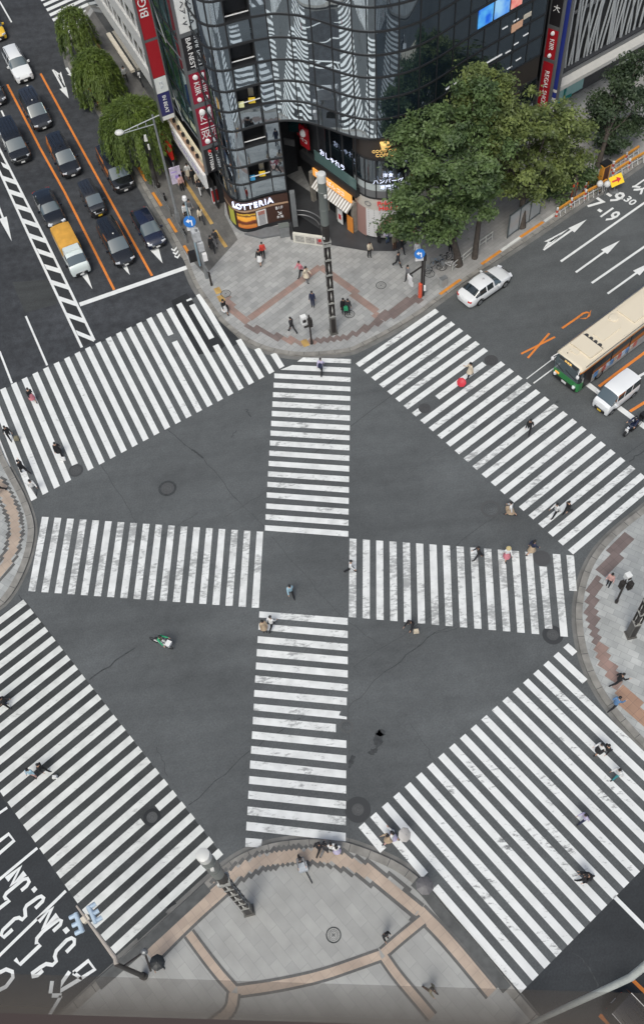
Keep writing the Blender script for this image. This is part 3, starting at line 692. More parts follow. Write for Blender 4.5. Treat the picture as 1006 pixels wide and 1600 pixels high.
T_FP = FP([(-5.6, 67.2), (-5.0, 65.3), (-4.55, 64.0), (-4.2, 63.3), (-3.75, 62.85), (-3.2, 62.66), (-2.55, 62.75), (-1.68, 63.0), (-.72, 63.2), (.35, 63.27)])
tT = [0, T_FP.find(-5.0), T_FP.find(-4.45), T_FP.find(-3.7), T_FP.find(-2.5), T_FP.find(-.72), T_FP.L]
skip = {(4, k) for k in (1, 3, 5, 7, 9, 11)}
facade(T_FP, tT, BZ, skip, M_GLASS_T, 'corner_glazing', bld, sub=5)
frames(T_FP, tT, BZ, 'corner_mullions', bld, bw=.17)
# the open windows: dark recess, sill rail, a few things just inside
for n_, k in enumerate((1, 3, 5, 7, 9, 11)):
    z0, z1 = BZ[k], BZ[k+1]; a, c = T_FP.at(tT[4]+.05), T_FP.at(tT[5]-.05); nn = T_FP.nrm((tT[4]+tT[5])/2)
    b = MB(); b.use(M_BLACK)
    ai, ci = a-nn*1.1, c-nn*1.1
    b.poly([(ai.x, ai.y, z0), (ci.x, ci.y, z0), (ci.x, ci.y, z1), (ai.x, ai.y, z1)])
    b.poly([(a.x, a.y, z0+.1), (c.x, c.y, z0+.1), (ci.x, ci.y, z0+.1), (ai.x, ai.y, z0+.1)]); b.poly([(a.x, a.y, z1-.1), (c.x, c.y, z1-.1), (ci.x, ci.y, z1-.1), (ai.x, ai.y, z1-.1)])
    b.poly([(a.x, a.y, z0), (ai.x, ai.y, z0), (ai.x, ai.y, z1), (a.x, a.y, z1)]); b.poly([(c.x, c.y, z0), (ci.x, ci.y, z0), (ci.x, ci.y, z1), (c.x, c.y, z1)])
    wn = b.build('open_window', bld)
    r = MB(); r.use(M_LETW); r.beam((a.x-nn.x*.12, a.y-nn.y*.12, z0+.42), (c.x-nn.x*.12, c.y-nn.y*.12, z0+.42), .05, .06); r.build('guard_rail', wn)
    if k in (1, 5):
        gs = [MB(), MB(), MB()]; g = gs[0]; mid = a.lerp(c, .35)-nn*.3; mid2 = a.lerp(c, .65)-nn*.3
        g.use(mat('blue_plastic', (.05, .3, .55), .4) if k == 1 else mat('pale_yellow', (.75, .75, .4), .5)); g.box((a.x+.25-nn.x*.25, a.y-nn.y*.25, z0+.28), (.45, .3, .3))
        g = gs[1]; g.use(mat('yellow_plastic', (.8, .55, .05), .4)); g.box((mid2.x, mid2.y, z0+.3), (.5, .3, .28)); g = gs[2]; g.use(M_STEEL); g.box((mid2.x, mid2.y-.0-nn.y*.5, z0+.75), (.4, .25, .7)); [q_.build('stored_goods', wn) for q_ in gs]
W_FP = FP([(.35, 63.27), (.86, 63.27), (1.5, 63.12), (2.1, 62.9), (2.6, 62.7), (3.5, 62.1), (4.3, 61.48), (5.1, 60.8), (6.0, 60.25), (6.96, 59.88), (7.9, 59.76), (8.9, 59.86), (9.85, 60.05), (10.95, 60.55), (12.43, 61.5), (13.73, 62.5), (15.1, 63.5), (16.55, 64.45), (17.85, 65.25), (19.1, 66.05), (21.3, 67.4)])
W_FP = FP([(p.x, p.y) for p in smooth2(W_FP.p, 2)])
nW_ = 15; tW = [W_FP.L*i/nW_ for i in range(nW_+1)]
WZ = BZ[4:]
facade(W_FP, tW[:6], WZ, set(), M_GLASS, 'wave_glazing', bld, sub=6)
M_GLASS_R = mirror_glass('mirror_glass_right', (.62, .74, .84), .12, .36, dark=(.010, .017, .025), refl=.24)
facade(W_FP, tW[5:], WZ, set(), M_GLASS_R, 'right_glazing', bld, sub=6)
frames(W_FP, tW, WZ, 'wave_mullions', bld, bw=.15, vw=.08, sub=6)
# ceiling strip lights and shop rooms glimpsed through the right-hand panes
for t0, t1, z in ((W_FP.find(12.8), W_FP.find(14.4), 12.1), (W_FP.find(14.6), W_FP.find(16.2), 12.1), (W_FP.find(16.3), W_FP.find(17.6), 12.1)):
    p, q_ = W_FP.at(t0)+W_FP.nrm(t0)*.03, W_FP.at(t1)+W_FP.nrm(t1)*.03; b = MB(); b.use(M_LITW); b.beam((p.x, p.y, z), (q_.x, q_.y, z), .02, .12); b.build('ceiling_light', bld)
for t0, z in ((17.9, 12.0), (18.6, 12.3), (19.4, 12.6), (18.2, 10.5), (19.0, 10.8), (17.4, 14.2), (18.3, 14.3)):
    p = W_FP.at(W_FP.find(t0)); n_ = W_FP.nrm(W_FP.find(t0)); b = MB(); b.use(M_LITW); b.beam(p+n_*.03+UPZ*z, p+n_*.03+UPZ*z+Vector((.45, .29, 0)), .02, .09); b.build('ceiling_light', bld)
def screen(x0, x1, z0, z1, m, nm):
    b = MB(); b.use(m); a, c = W_FP.find(x0), W_FP.find(x1)
    p, q_ = W_FP.at(a)+W_FP.nrm(a)*.035, W_FP.at(c)+W_FP.nrm(c)*.035
    b.beam((p.x, p.y, (z0+z1)/2), (q_.x, q_.y, (z0+z1)/2), .03, z1-z0); return b.build(nm, bld)
def screen_mat(name, c1, c2, sc):
    m = bpy.data.materials.new(name); m.use_nodes = True; t, b, tc = node_chain(m)
    n = t.nodes.new('ShaderNodeTexNoise'); n.inputs['Scale'].default_value = sc; n.inputs['Detail'].default_value = 4; t.links.new(tc.outputs['Object'], n.inputs['Vector'])
    r = t.nodes.new('ShaderNodeValToRGB'); r.color_ramp.elements[0].position = .35; r.color_ramp.elements[1].position = .65
    r.color_ramp.elements[0].color = (*c1, 1); r.color_ramp.elements[1].color = (*c2, 1); t.links.new(n.outputs['Fac'], r.inputs[0])
    t.links.new(r.outputs[0], b.inputs['Emission Color']); b.inputs['Emission Strength'].default_value = .9; b.inputs['Base Color'].default_value = (.02, .02, .02, 1); return m
screen(15.2, 16.45, 15.35, 16.75, screen_mat('screen_blue', (.0, .12, .75), (.12, .55, .95), .9), 'display_screen')
screen(16.6, 17.8, 15.35, 16.75, screen_mat('screen_sky', (.0, .2, .85), (.3, .6, .9), .7), 'display_screen')
screen(17.95, 18.9, 15.4, 16.75, screen_mat('screen_red', (.7, .05, .08), (.9, .45, .35), .9), 'display_screen')
b = MB(); b.use(mat('peach_counter', (.5, .3, .2), .5, emit=(.6, .35, .22), estr=.25)); t0 = W_FP.find(18.2); p = W_FP.at(t0)+W_FP.nrm(t0)*.04; b.beam((p.x, p.y, 13.75), (p.x+.95, p.y+.62, 13.75), .03, .6)
b.use(M_CREAM); b.beam((p.x+1.0, p.y+.65, 14.15), (p.x+1.7, p.y+1.1, 14.15), .03, .35); b.build('shop_counter', bld)
# solid core behind the skins, soffit over the entrance court
core = [(-5.5, 67.3), (-4.6, 65.0), (-3.6, 63.9), (-2.3, 63.85), (.3, 64.4), (2.2, 64.0), (4.8, 62.3), (7.6, 60.9), (9.6, 61.2), (12, 62.6), (21.2, 68.4), (18, 80), (-8, 80)]
b = MB(); b.use(M_DKWALL); b.prism(core, 10.2, 27.2)
b.build('core_wall', bld)
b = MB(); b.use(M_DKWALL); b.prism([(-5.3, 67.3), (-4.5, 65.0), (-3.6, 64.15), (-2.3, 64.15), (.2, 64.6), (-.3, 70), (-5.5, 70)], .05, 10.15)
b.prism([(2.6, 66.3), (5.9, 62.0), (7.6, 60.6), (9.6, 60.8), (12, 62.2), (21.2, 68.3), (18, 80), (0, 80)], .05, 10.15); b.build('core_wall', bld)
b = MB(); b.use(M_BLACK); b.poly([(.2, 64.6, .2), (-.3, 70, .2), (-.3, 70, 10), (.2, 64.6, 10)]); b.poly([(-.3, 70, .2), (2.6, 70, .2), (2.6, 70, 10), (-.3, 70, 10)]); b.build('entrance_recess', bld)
# second floor balcony across the court: dark soffit band, glass rail with lit lettering
D0, D1 = Vector((2.05, 66.4, 0)), Vector((5.95, 60.75, 0)); dd = (D1-D0).normalized(); dn = Vector((dd.y, -dd.x, 0))
if dn.x > 0: dn = -dn
b = MB(); b.use(M_FRAME); b.beam((D0.x, D0.y, 4.45), (D1.x, D1.y, 4.45), .5, .75)
b.beam((D0.x, D0.y, 9.95), (D1.x+.3, D1.y-.3, 9.95), .3, .25)
for k in range(5): p = D0.lerp(D1, .1+k*.22); b.box((p.x, p.y, 7.3), (.1, .1, 5.3))
b.build('balcony_frame', bld)
b = MB(); b.use(mirror_glass('rail_glass', (.75, .9, .88), .03, .5, dark=(.12, .2, .19), refl=.25)); p, q_ = D0.lerp(D1, .26)+dn*.16, D1+dn*.16; b.beam((p.x, p.y, 5.35), (q_.x, q_.y, 5.35), .04, 1.0); b.build('balcony_rail', bld)
b = MB(); b.use(M_GLASS_D); p, q_ = D0-dn*.5, D1-dn*.5; b.poly([(p.x, p.y, 4.9), (q_.x, q_.y, 4.9), (q_.x, q_.y, 9.9), (p.x, p.y, 9.9)]); b.build('recessed_window', bld)
p = D0.lerp(D1, .6)+dn*.22; text('おしゃれラ', M_LITB, .62, (p.x, p.y, 6.15), dd, UPZ, bld, 'balcony_lettering')
b = MB(); b.use(M_RED); p = D0.lerp(D1, .12)+dn*.3; b.beam((p.x-dd.x*.55, p.y-dd.y*.55, 6.6), (p.x+dd.x*.55, p.y+dd.y*.55, 6.6), .12, 1.9); sg = b.build('red_sign', bld)
b = MB(); b.use(M_LETW); b.ball((p.x+dn.x*.06, p.y+dn.y*.06, 7.0), (.3, .3, .34), 10, 6); b.build('white_disc', sg); text('ペコ', M_LETW, .45, (p.x+dn.x*.1, p.y+dn.y*.1, 6.3), dd, UPZ, sg)
for u, v, wd_, ht_, m_, nm_ in ((472, 203, .9, 1.1, M_RED, 'red_sign'), (480, 222, 1.0, .9, mat('food_photo', (.3, .17, .06), .5, noise=.6, nscale=4), 'poster'), (483, 240, .8, .5, mat('food_photo2', (.4, .24, .12), .5, noise=.5, nscale=5), 'poster'), (462, 196, 1.3, 1.2, M_TEAL, 'side_window'), (452, 222, .9, .6, M_STEEL, 'vent_grille'), (447, 330, .6, 2.2, M_GLASS_D, 'side_door')):
    p = PY(u, v, 66.6); b = MB(); b.use(m_); b.box(p, (wd_, .12, ht_), -.5); b.build(nm_, bld)
# street-level shop with orange fascia and striped awning
b = MB(); b.use(mat('stone_front', (.25, .23, .2), .7, noise=.15)); p, q_ = D0.lerp(D1, .15)+dn*.05, D1+dn*.0-dd*.5
for k in (0, .32, .62, .98): c = p.lerp(q_, k); b.box((c.x, c.y, 1.6), (.35, .35, 3.1), math.atan2(dd.y, dd.x))
b.use(M_BLACK); b.beam((p.x-dn.x*.3, p.y-dn.y*.3, 1.6), (q_.x-dn.x*.3, q_.y-dn.y*.3, 1.6), .1, 3.0); b.build('shop_front', bld)
aw = MB(); nS = 30; a0, a1 = D0.lerp(D1, .28), D1-dd*.45
for k in range(nS):
    aw.use(mat('awning_grey', (.3, .28, .25), .8) if k % 2 else M_WHITE); u, v = a0.lerp(a1, k/nS), a0.lerp(a1, (k+1)/nS)
    aw.poly([(u.x, u.y, 3.3), (v.x, v.y, 3.3), (v.x+dn.x*.9, v.y+dn.y*.9, 2.6), (u.x+dn.x*.9, u.y+dn.y*.9, 2.6)])
aw.build('awning', bld)
b = MB(); b.use(M_LITO); u, v = a0-dd*.3+dn*.32, a1+dn*.32; b.beam((u.x, u.y, 3.72), (v.x, v.y, 3.72), .1, .72); fs = b.build('fascia', bld)
p = a0.lerp(a1, .42)+dn*.4; text('靴とかばん ココ', M_LITW, .5, (p.x, p.y, 3.72), dd, UPZ, fs)
b = MB(); b.use(mat('orange_poster', (.75, .28, .05), .5)); p = D1-dd*.75+dn*.35; b.beam((p.x-dd.x*.35, p.y-dd.y*.35, 1.0), (p.x+dd.x*.35, p.y+dd.y*.35, 1.0), .06, 1.6); p = D1-dd*2.0+dn*.35; b.use(M_WHITE); b.beam((p.x-dd.x*.3, p.y-dd.y*.3, 1.0), (p.x+dd.x*.3, p.y+dd.y*.3, 1.0), .06, 1.4)
b.use(M_INKR); b.beam((p.x-dd.x*.15+dn.x*.05, p.y-dd.y*.15+dn.y*.05, 1.0), (p.x+dd.x*.15+dn.x*.05, p.y+dd.y*.15+dn.y*.05, 1.0), .02, .5); b.build('poster', bld)
# round confectioner's corner: spotted wall, cream fascia, grey window band, dark band above
R_FP = FP([(5.75, 61.5), (6.0, 61.0), (6.45, 60.4), (7.0, 60.05), (7.6, 59.85), (8.3, 59.75), (9.0, 59.8), (9.85, 60.05), (10.95, 60.55), (12.43, 61.5), (21.3, 67.4)])
R_FP = FP([(p.x, p.y) for p in smooth2(R_FP.p, 2)])
tr = [R_FP.find(x) for x in (5.75, 6.5, 7.3, 8.1, 8.9, 9.8, 11, 12.6, 14.4, 16.2, 18, 19.7, 21.3)]; tr[0] = 0
def spotted():
    m = bpy.data.materials.new('spotted_wall'); m.use_nodes = True; t, b, tc = node_chain(m)
    v = t.nodes.new('ShaderNodeTexVoronoi'); v.inputs['Scale'].default_value = 4.5; v.inputs['Randomness'].default_value = .0; t.links.new(tc.outputs['Object'], v.inputs['Vector'])
    r = t.nodes.new('ShaderNodeValToRGB'); r.color_ramp.interpolation = 'CONSTANT'; r.color_ramp.elements[0].color = (.2, .2, .2, 1); r.color_ramp.elements[1].position = .22; r.color_ramp.elements[1].color = (.62, .61, .6, 1)
    t.links.new(v.outputs['Distance'], r.inputs[0]); t.links.new(r.outputs[0], b.inputs['Base Color']); b.inputs['Roughness'].default_value = .6; return m
facade(R_FP, tr[1:5], [.35, 3.2], set(), spotted(), 'shop_wall', bld, sub=5); facade(R_FP, tr[0:2], [.2, 3.2], set(), mat('shop_pink_interior', (.28, .17, .15), .5, emit=(.5, .3, .25), estr=.08), 'shop_window', bld, sub=3)
facade(R_FP, tr[4:], [.2, 3.2], set(), M_GLASS_D, 'shop_window', bld, sub=3)
b = MB(); b.use(mat('biscuit_mural', (.26, .16, .10), .7, noise=.4, nscale=4)); t_ = R_FP.find(8.5); c = R_FP.at(t_)+R_FP.nrm(t_)*.04
for k in range(26):
    a = k/26*6.283; 
pts = []
nr = R_FP.nrm(t_); tx = Vector((-nr.y, nr.x, 0)); 
for k in range(28):
    a = k/28*6.283; r = .95*(1+.12*random.uniform(-1, 1)); pts.append(c+tx*(math.cos(a)*r)+UPZ*(1.75+math.sin(a)*r*.9)+nr*.1)
b.poly(pts); b.use(mat('biscuit_light', (.5, .3, .14), .7)); b.ball(c+nr*.08+tx*.05+UPZ*1.8, (.25, .12, .5), 8, 6); b.build('wall_picture', bld)
fz = facade(R_FP, tr[0:8], [3.2, 4.4], set(), mat('cream_fascia', (.5, .47, .42), .5, noise=.05), 'fascia', bld, sub=5)
t_ = R_FP.find(8.25); c = R_FP.at(t_)+R_FP.nrm(t_)*.14; xd = R_FP.at(t_+.5)-R_FP.at(t_-.5)
M_LITR = mat('lit_red', (.7, .03, .03), .5, emit=(.9, .04, .03), estr=.12)
text("Peko", M_LITR, .62, c+UPZ*4.05-xd*.32, xd, UPZ, fz, bold=.012); text("House", M_LITR, .62, c+UPZ*3.56+xd*.0, xd, UPZ, fz, bold=.012)
t_ = R_FP.find(6.7); c = R_FP.at(t_)+R_FP.nrm(t_)*.08; b = MB(); b.use(M_STEEL); b.tube([c+UPZ*(3.8+.22*math.sin(a*.7))+(R_FP.at(t_+.3)-R_FP.at(t_-.3)).normalized()*.28*math.cos(a*.7) for a in range(10)], .025, 5); b.build('emblem', fz)
facade(R_FP, tr, [4.4, 5.15], set(), M_STEEL, 'spandrel_band', bld, sub=5); facade(R_FP, tr, [5.15, 5.9], set(), mat('pale_band', (.42, .46, .46), .4), 'spandrel_band', bld, sub=5)
facade(R_FP, tr, [5.9, 8.1], set(), M_GLASS_D, 'second_floor_glazing', bld, sub=5); facade(R_FP, tr, [8.1, 10.06], set(), mat('brown_dark_band', (.035, .028, .024), .4), 'third_floor_band', bld, sub=5)
frames(R_FP, tr, [4.4, 5.9, 8.1], 'shop_mullions', bld, bw=.12, sub=5)
t_ = R_FP.find(8.2); nr = R_FP.nrm(t_); c = R_FP.at(t_)+nr*.12; xd = R_FP.at(t_+.5)-R_FP.at(t_-.5)
join([text('洋食', M_LITB, .42, c+UPZ*6.75, xd, UPZ, bld), text('ハンバーグ', M_LITB, .48, c+UPZ*6.2, xd, UPZ, bld), text('専門店', M_LITB, .42, c+UPZ*5.62, xd, UPZ, bld)], 'window_lettering')
t2 = R_FP.find(8.0); c2_ = R_FP.at(t2)+R_FP.nrm(t2)*.14
b = MB(); b.use(M_LITY); b.lathe(c2_+UPZ*9.28, [(.01, 0), (.26, .02), (.36, .5), (.01, .5)], 12); b.tube([c2_+xd.normalized()*.3+UPZ*9.62, c2_+xd.normalized()*.55+UPZ*9.6, c2_+xd.normalized()*.3+UPZ*9.36], .05, 5); b.build('cup_emblem', bld)
join([text('GOOD CUP', M_LITY, .36, c2_+UPZ*9.05, xd, UPZ, bld), text('COFFEE', M_LITY, .4, c2_+UPZ*8.68, xd, UPZ, bld)], 'coffee_lettering')
# burger shop on the tower's ground floor: brown front, lettering, posters, tan strip
S_FP = FP([(-4.75, 64.6), (-4.35, 63.5), (-3.95, 62.95), (-3.4, 62.62), (-2.8, 62.62), (-1.9, 62.85), (-.9, 63.1), (.4, 63.2)])
S_FP = FP([(p.x, p.y) for p in smooth2(S_FP.p, 2)])
def off_fp(fp, d): return FP([((fp.at(fp.L*i/60)+fp.nrm(fp.L*i/60)*d).x, (fp.at(fp.L*i/60)+fp.nrm(fp.L*i/60)*d).y) for i in range(61)])
S1 = off_fp(S_FP, .1)
ts = [S1.L*i/12 for i in range(13)]
facade(S1, ts, [.6, 2.35], set(), M_BROWNW, 'shop_front', bld, sub=2); facade(off_fp(S_FP, .14), ts, [2.35, 2.55], set(), mat('tan_strip', (.42, .27, .17), .5), 'tan_strip', bld, sub=2)
lf = facade(off_fp(S_FP, .12), ts, [2.55, 3.4], set(), M_BROWNW, 'fascia', bld, sub=2)
b = MB(); b.use(M_DKWALL); pl = off_fp(S_FP, .05)
b.prism([(pl.at(pl.L*i/20).x, pl.at(pl.L*i/20).y) for i in range(21)]+[(.4, 64.3), (-4.4, 64.8)], .0, .62); b.use(mat('plinth_grey', (.16, .165, .17), .5, noise=.1)); b.prism([(-3.6, 62.35), (-2.2, 61.6), (-.6, 61.7), (-.5, 62.7), (-1.7, 62.75), (-2.7, 62.45)], .13, .34); b.build('plinth', bld)
word = 'LOTTERIA'; ws = [.30, .42, .36, .36, .34, .38, .2, .42]; tot = sum(ws)+.03*7; S2 = off_fp(S_FP, .2); s0 = S2.find(-4.22); s1_ = S2.find(-.85); acc = 0; ls = []
for ch, wd in zip(word, ws):
    t_ = s0+(s1_-s0)*(acc+wd/2)/tot; c = S2.at(t_); xd = S2.at(t_+.15)-S2.at(t_-.15)
    ls.append(text(ch, M_LITB, .74, c+UPZ*2.97, xd, UPZ, lf, bold=.012, depth=.05)); acc += wd+.03
join(ls, 'lettering')
S3 = off_fp(S_FP, .16)
def poster(x0, x1, z0, z1, m, name='poster'):
    a, c = S3.find(x0), S3.find(x1); n = 6
    return facade(S3, [a, c], [z0, z1], set(), m, name, bld, sub=n)
def burger():
    m = bpy.data.materials.new('food_poster'); m.use_nodes = True; t, b, tc = node_chain(m)
    sx = t.nodes.new('ShaderNodeSeparateXYZ'); t.links.new(tc.outputs['Object'], sx.inputs[0]); n = t.nodes.new('ShaderNodeTexNoise'); n.inputs['Scale'].default_value = 2.5; n.inputs['Detail'].default_value = 3; t.links.new(tc.outputs['Object'], n.inputs['Vector'])
    a = t.nodes.new('ShaderNodeMath'); a.operation = 'MULTIPLY_ADD'; a.inputs[1].default_value = .35; t.links.new(n.outputs['Fac'], a.inputs[0]); t.links.new(sx.outputs['Z'], a.inputs[2])
    mr = t.nodes.new('ShaderNodeMapRange'); mr.inputs['From Min'].default_value = .85; mr.inputs['From Max'].default_value = 2.5; t.links.new(a.outputs[0], mr.inputs[0])
    r = t.nodes.new('ShaderNodeValToRGB'); e = r.color_ramp.elements; e[0].color = (.45, .12, .02, 1); e[1].color = (.05, .02, .01, 1)
    for p, c in ((.18, (.55, .2, .04)), (.28, (.08, .02, .01)), (.42, (.2, .05, .02)), (.5, (.75, .32, .04)), (.68, (.8, .38, .05)), (.78, (.1, .04, .02)), (.86, (.7, .42, .04)), (.93, (.08, .03, .02))):
        k = e.new(p); k.color = (*c, 1)
    t.links.new(mr.outputs[0], r.inputs[0]); t.links.new(r.outputs[0], b.inputs['Base Color']); t.links.new(r.outputs[0], b.inputs['Emission Color']); b.inputs['Emission Strength'].default_value = .25; return m
poster(-4.0, -2.45, .66, 2.28, burger()); pw = poster(-2.38, -1.55, .7, 2.3, M_WHITE)
b = MB()
for i in range(11):
    z = 2.15-i*.13; t_ = S3.find(-2.25); p = S3.at(t_)+S3.nrm(t_)*.04; q_ = S3.at(S3.find(-1.68))+S3.nrm(S3.find(-1.68))*.04
    b.use(mat('menu_red', (.4, .12, .08), .6) if i in (0, 1, 2) else mat('menu_grey', (.35, .35, .36), .6)); b.beam((p.x, p.y, z), (q_.x, q_.y, z), .02, .07)
b.build('menu_lines', pw)
t_ = S3.find(-.45); c = S3.at(t_)+S3.nrm(t_)*.05; xd = S3.at(t_+.2)-S3.at(t_-.2)
join([text('B1F', M_LETW, .42, c+UPZ*2.05, xd, UPZ, bld), text('↘', M_LETW, .6, c+UPZ*1.55, xd, UPZ, bld), text('お席', M_LETW, .3, c+UPZ*1.1, xd, UPZ, bld)], 'basement_lettering')
poster(-4.62, -4.2, .7, 2.3, mat('poster_yellowgreen', (.5, .5, .08), .6)); 
b = MB(); b.use(mat('court_pillar', (.16, .17, .175), .5, noise=.1)); b.box((.75, 62.75, 1.9), (.42, .42, 3.6)); b.build('pillar', bld)
# floor of the court
sheet('pavement', [(.2, 61.1), (3.35, 59.95), (6.2, 58.75), (8.6, 58.3), (9.6, 59.0), (9.9, 60.1), (8, 61), (5.9, 62), (2.6, 66.3), (-.2, 70), (.2, 64.5)], M_STEP, PZ+.012)

# ---- the blade signs
def blade(name, label, base, panels, width, dirv, thick=.35, post=True, normal=None):
    """upright sign standing off a facade: panels = [(z0, z1, material, word, letter material, letter size, rotation)]"""
    t = thing(name, label, 'sign', (base.x, base.y, 0)); d = dirv.normalized(); n = Vector((d.y, -d.x, 0))
    if n.y > 0: n = -n
    f = MB(); f.use(M_STEEL); z0, z1 = panels[0][0], panels[-1][1]
    f.box((d*(-width/2-.05))+UPZ*((z0+z1)/2), (.1, thick+.08, z1-z0+.2), math.atan2(d.y, d.x)); f.box((d*(width/2+.05))+UPZ*((z0+z1)/2), (.1, thick+.08, z1-z0+.2), math.atan2(d.y, d.x))
    f.box(UPZ*((z0+z1)/2), (width, thick-.06, z1-z0), math.atan2(d.y, d.x))
    f.build('sign_frame', t)
    for z0, z1, m, word, lm, size, rot in panels:
        b = MB(); b.use(m); b.box(UPZ*((z0+z1)/2), (width, thick, z1-z0-.06), math.atan2(d.y, d.x)); o = b.build('sign_panel', t)
        if word:
            xd = d if d.cross(UPZ).dot(n) > 0 else -d
            if rot == 0: text(word, lm, size, n*(thick/2+.02)+UPZ*((z0+z1)/2), xd, UPZ, o, space=.95)
            elif rot > 0: text(word, lm, size, n*(thick/2+.02)+UPZ*((z0+z1)/2), UPZ, -xd, o)
            else: text(word, lm, size, n*(thick/2+.02)+UPZ*((z0+z1)/2), -UPZ, xd, o)
    return t
def emblem(t, base, n, z, r, m=M_LETW):
    b = MB(); b.use(m); b.ball(n*.2+UPZ*z, (r, r*.4, r), 12, 6); return b.build('emblem', t)
kb = Vector((-5.5, 65.75, 0)); kd = Vector((.93, .36, 0))
kn = Vector((kd.y, -kd.x, 0))
t = blade('blade_sign', 'tall crimson upright sign on the corner tower, black panel with lettering at its foot', kb,
      [(4.3, 6.6, M_SBLACK, 'LOTTERIA', M_LETW, .42, -1), (6.6, 6.95, M_STEEL, '', None, 0, 0), (6.95, 10.4, M_CRIM, 'K\n二\n双', M_LETW, .8, 0), (10.4, 10.75, M_STEEL, '', None, 0, 0), (10.75, 13.3, M_CRIM, 'KIIR', M_LETW, .62, -1),
       (13.3, 13.6, M_STEEL, '', None, 0, 0), (13.6, 16.2, M_SBLACK, 'BAR NEST', M_LETW, .55, -1), (16.2, 16.5, M_STEEL, '', None, 0, 0), (16.5, 19.4, M_WHITE, 'ヘア・V', M_INK, .5, -1), (19.4, 22, M_STEEL, '', None, 0, 0)], 1.0, kd)
for z, r in ((9.95, .28), (7.3, .24), (12.95, .22), (11.05, .2)): emblem(t, kb, kn, z, r)
b = MB(); b.use(M_INKR); b.ball(kn*.22+UPZ*6.35, (.15, .05, .15), 8, 5); b.build('emblem', t)
gb = Vector((-8.75, 71.0, 0))
t = blade('blade_sign', 'tall red upright sign with white letters on the white building, navy and white panels below', gb,
      [(5.9, 6.3, M_WHITE, '', None, 0, 0), (6.3, 8.4, mat('sign_navy', (.03, .03, .13), .45), 'IN BEAT', M_LETW, .45, -1), (8.4, 9.8, M_WHITE, 'ビル', mat('ink_pale', (.5, .52, .56), .6), .35, -1), (9.8, 12.9, M_RED, '', None, 0, 0), (12.9, 13.1, M_STEEL, '', None, 0, 0), (13.1, 22, M_RED, 'BIGECHO     ', M_LETW, .95, 1)], 1.05, Vector((.93, .36, 0)))
for o in list(t.children):
    for l in o.children:
        if 'BIG' in l.name: pass
rb = Vector((22.75, 69.2, 0))
t = blade('blade_sign', 'tall red upright sign between the dark glass building and the finned building', rb,
      [(3.2, 8.1, M_RED, 'REGAL SHOES', M_LETW, .55, -1), (8.1, 8.4, M_STEEL, '', None, 0, 0), (8.4, 10.9, M_RED, 'KIIR', M_LETW, .55, -1), (10.9, 11.2, M_STEEL, '', None, 0, 0), (11.2, 14, M_SBLACK, '大', M_LETW, .6, 0)], .95, Vector((.72, -.69, 0)))
rn = Vector((-.69, -.72, 0))
for z in (10.6, 8.7): emblem(t, rb, rn, z, .2)
bb = Vector((23.75, 69.75, 0))
t = blade('blade_sign', 'tall blue upright sign with a white edge beside the finned facade', bb, [(3.0, 3.5, M_WHITE, '', None, 0, 0), (3.5, 3.9, M_SBLUE, '', None, 0, 0), (3.9, 4.3, M_WHITE, '', None, 0, 0), (4.3, 4.8, M_SBLUE, '', None, 0, 0), (4.8, 5.1, M_WHITE, '', None, 0, 0), (5.1, 16, M_SBLUE, '', None, 0, 0)], .55, Vector((.72, -.69, 0)), thick=.3)

# ---- teal glass building with steel framing and shop signs at street level
UA = -DA                                                  # along the block, away from the crossing
E0 = Vector((-5.75, 66.4, 0)); 
def al(s, off=0, z=0): p = E0+UA*s+Vector((-UA.y, UA.x, 0))*off; return Vector((p.x, p.y, z))
tb = thing('glass_building', 'teal glazed building behind steel framing, between the two tall red signs', 'building')
T2 = FP([(al(8.4).x, al(8.4).y), (al(0).x, al(0).y)])
tt = [T2.L*i/5 for i in range(6)]; tz = [5.6, 8.6, 11.6, 14.6, 17.6, 20.6, 23.6, 26]
facade(T2, tt, tz, set(), M_TEAL, 'glazing', tb, sub=1, smooth=False); frames(T2, tt, tz, 'mullions', tb, m=M_FRAME, bw=.16, sub=1)
b = MB(); b.use(M_DKWALL); b.prism([(al(8.4, -.3).x, al(8.4, -.3).y), (al(0, -.3).x, al(0, -.3).y), (al(.4, -8).x, al(.4, -8).y), (al(8.4, -10).x, al(8.4, -10).y)], .05, 26); b.build('wall', tb)
b = MB(); b.use(M_STEEL)
for z0, z1 in ((6, 11.5), (13, 19)):
    b.tube([al(8.2, .3, z1), al(4.2, .3, z0)], .06, 6); b.tube([al(8.2, .3, z0), al(.4, .3, z0+.6)], .05, 6)
for s_ in (.4, 8.2): b.tube([al(s_, .3, 5.6), al(s_, .3, 25)], .08, 6)
b.build('steel_brace', tb)
b = MB(); b.use(mat('lamp_band', (.68, .60, .42), .5)); b.beam(al(8.6, .42, 4.95), al(-.2, .42, 4.95), .24, .55); lb_ = b.build('lamp_band', tb)
for k in range(8): 
    b = MB(); b.use(M_SBLACK); b.box(al(.7+k*1.05, .62, 5.05), (.22, .3, .3), math.atan2(UA.y, UA.x)); b.build('spot_lamp', lb_)
b = MB(); b.use(mat('peach_band', (.55, .36, .24), .6)); b.beam(al(8.6, .5, 4.35), al(-.2, .5, 4.35), .3, .62); b.build('peach_band', tb)
b = MB(); b.use(M_WHITE); b.beam(al(8.7, .72, 3.35), al(-.6, .72, 3.35), .25, 1.35); sgn = b.build('shop_sign', tb)
c = al(4, .87, 3.35); text('メガネ・コンタクト  プラザ', mat('ink_lilac', (.35, .3, .5), .6), .55, c, -UA, UPZ, sgn)
b = MB(); b.use(M_BLACK); b.poly([al(8.6, .1, .16), al(-.6, .1, .16), al(-.6, .1, 3.2), al(8.6, .1, 3.2)]); b.build('shop_opening', tb)
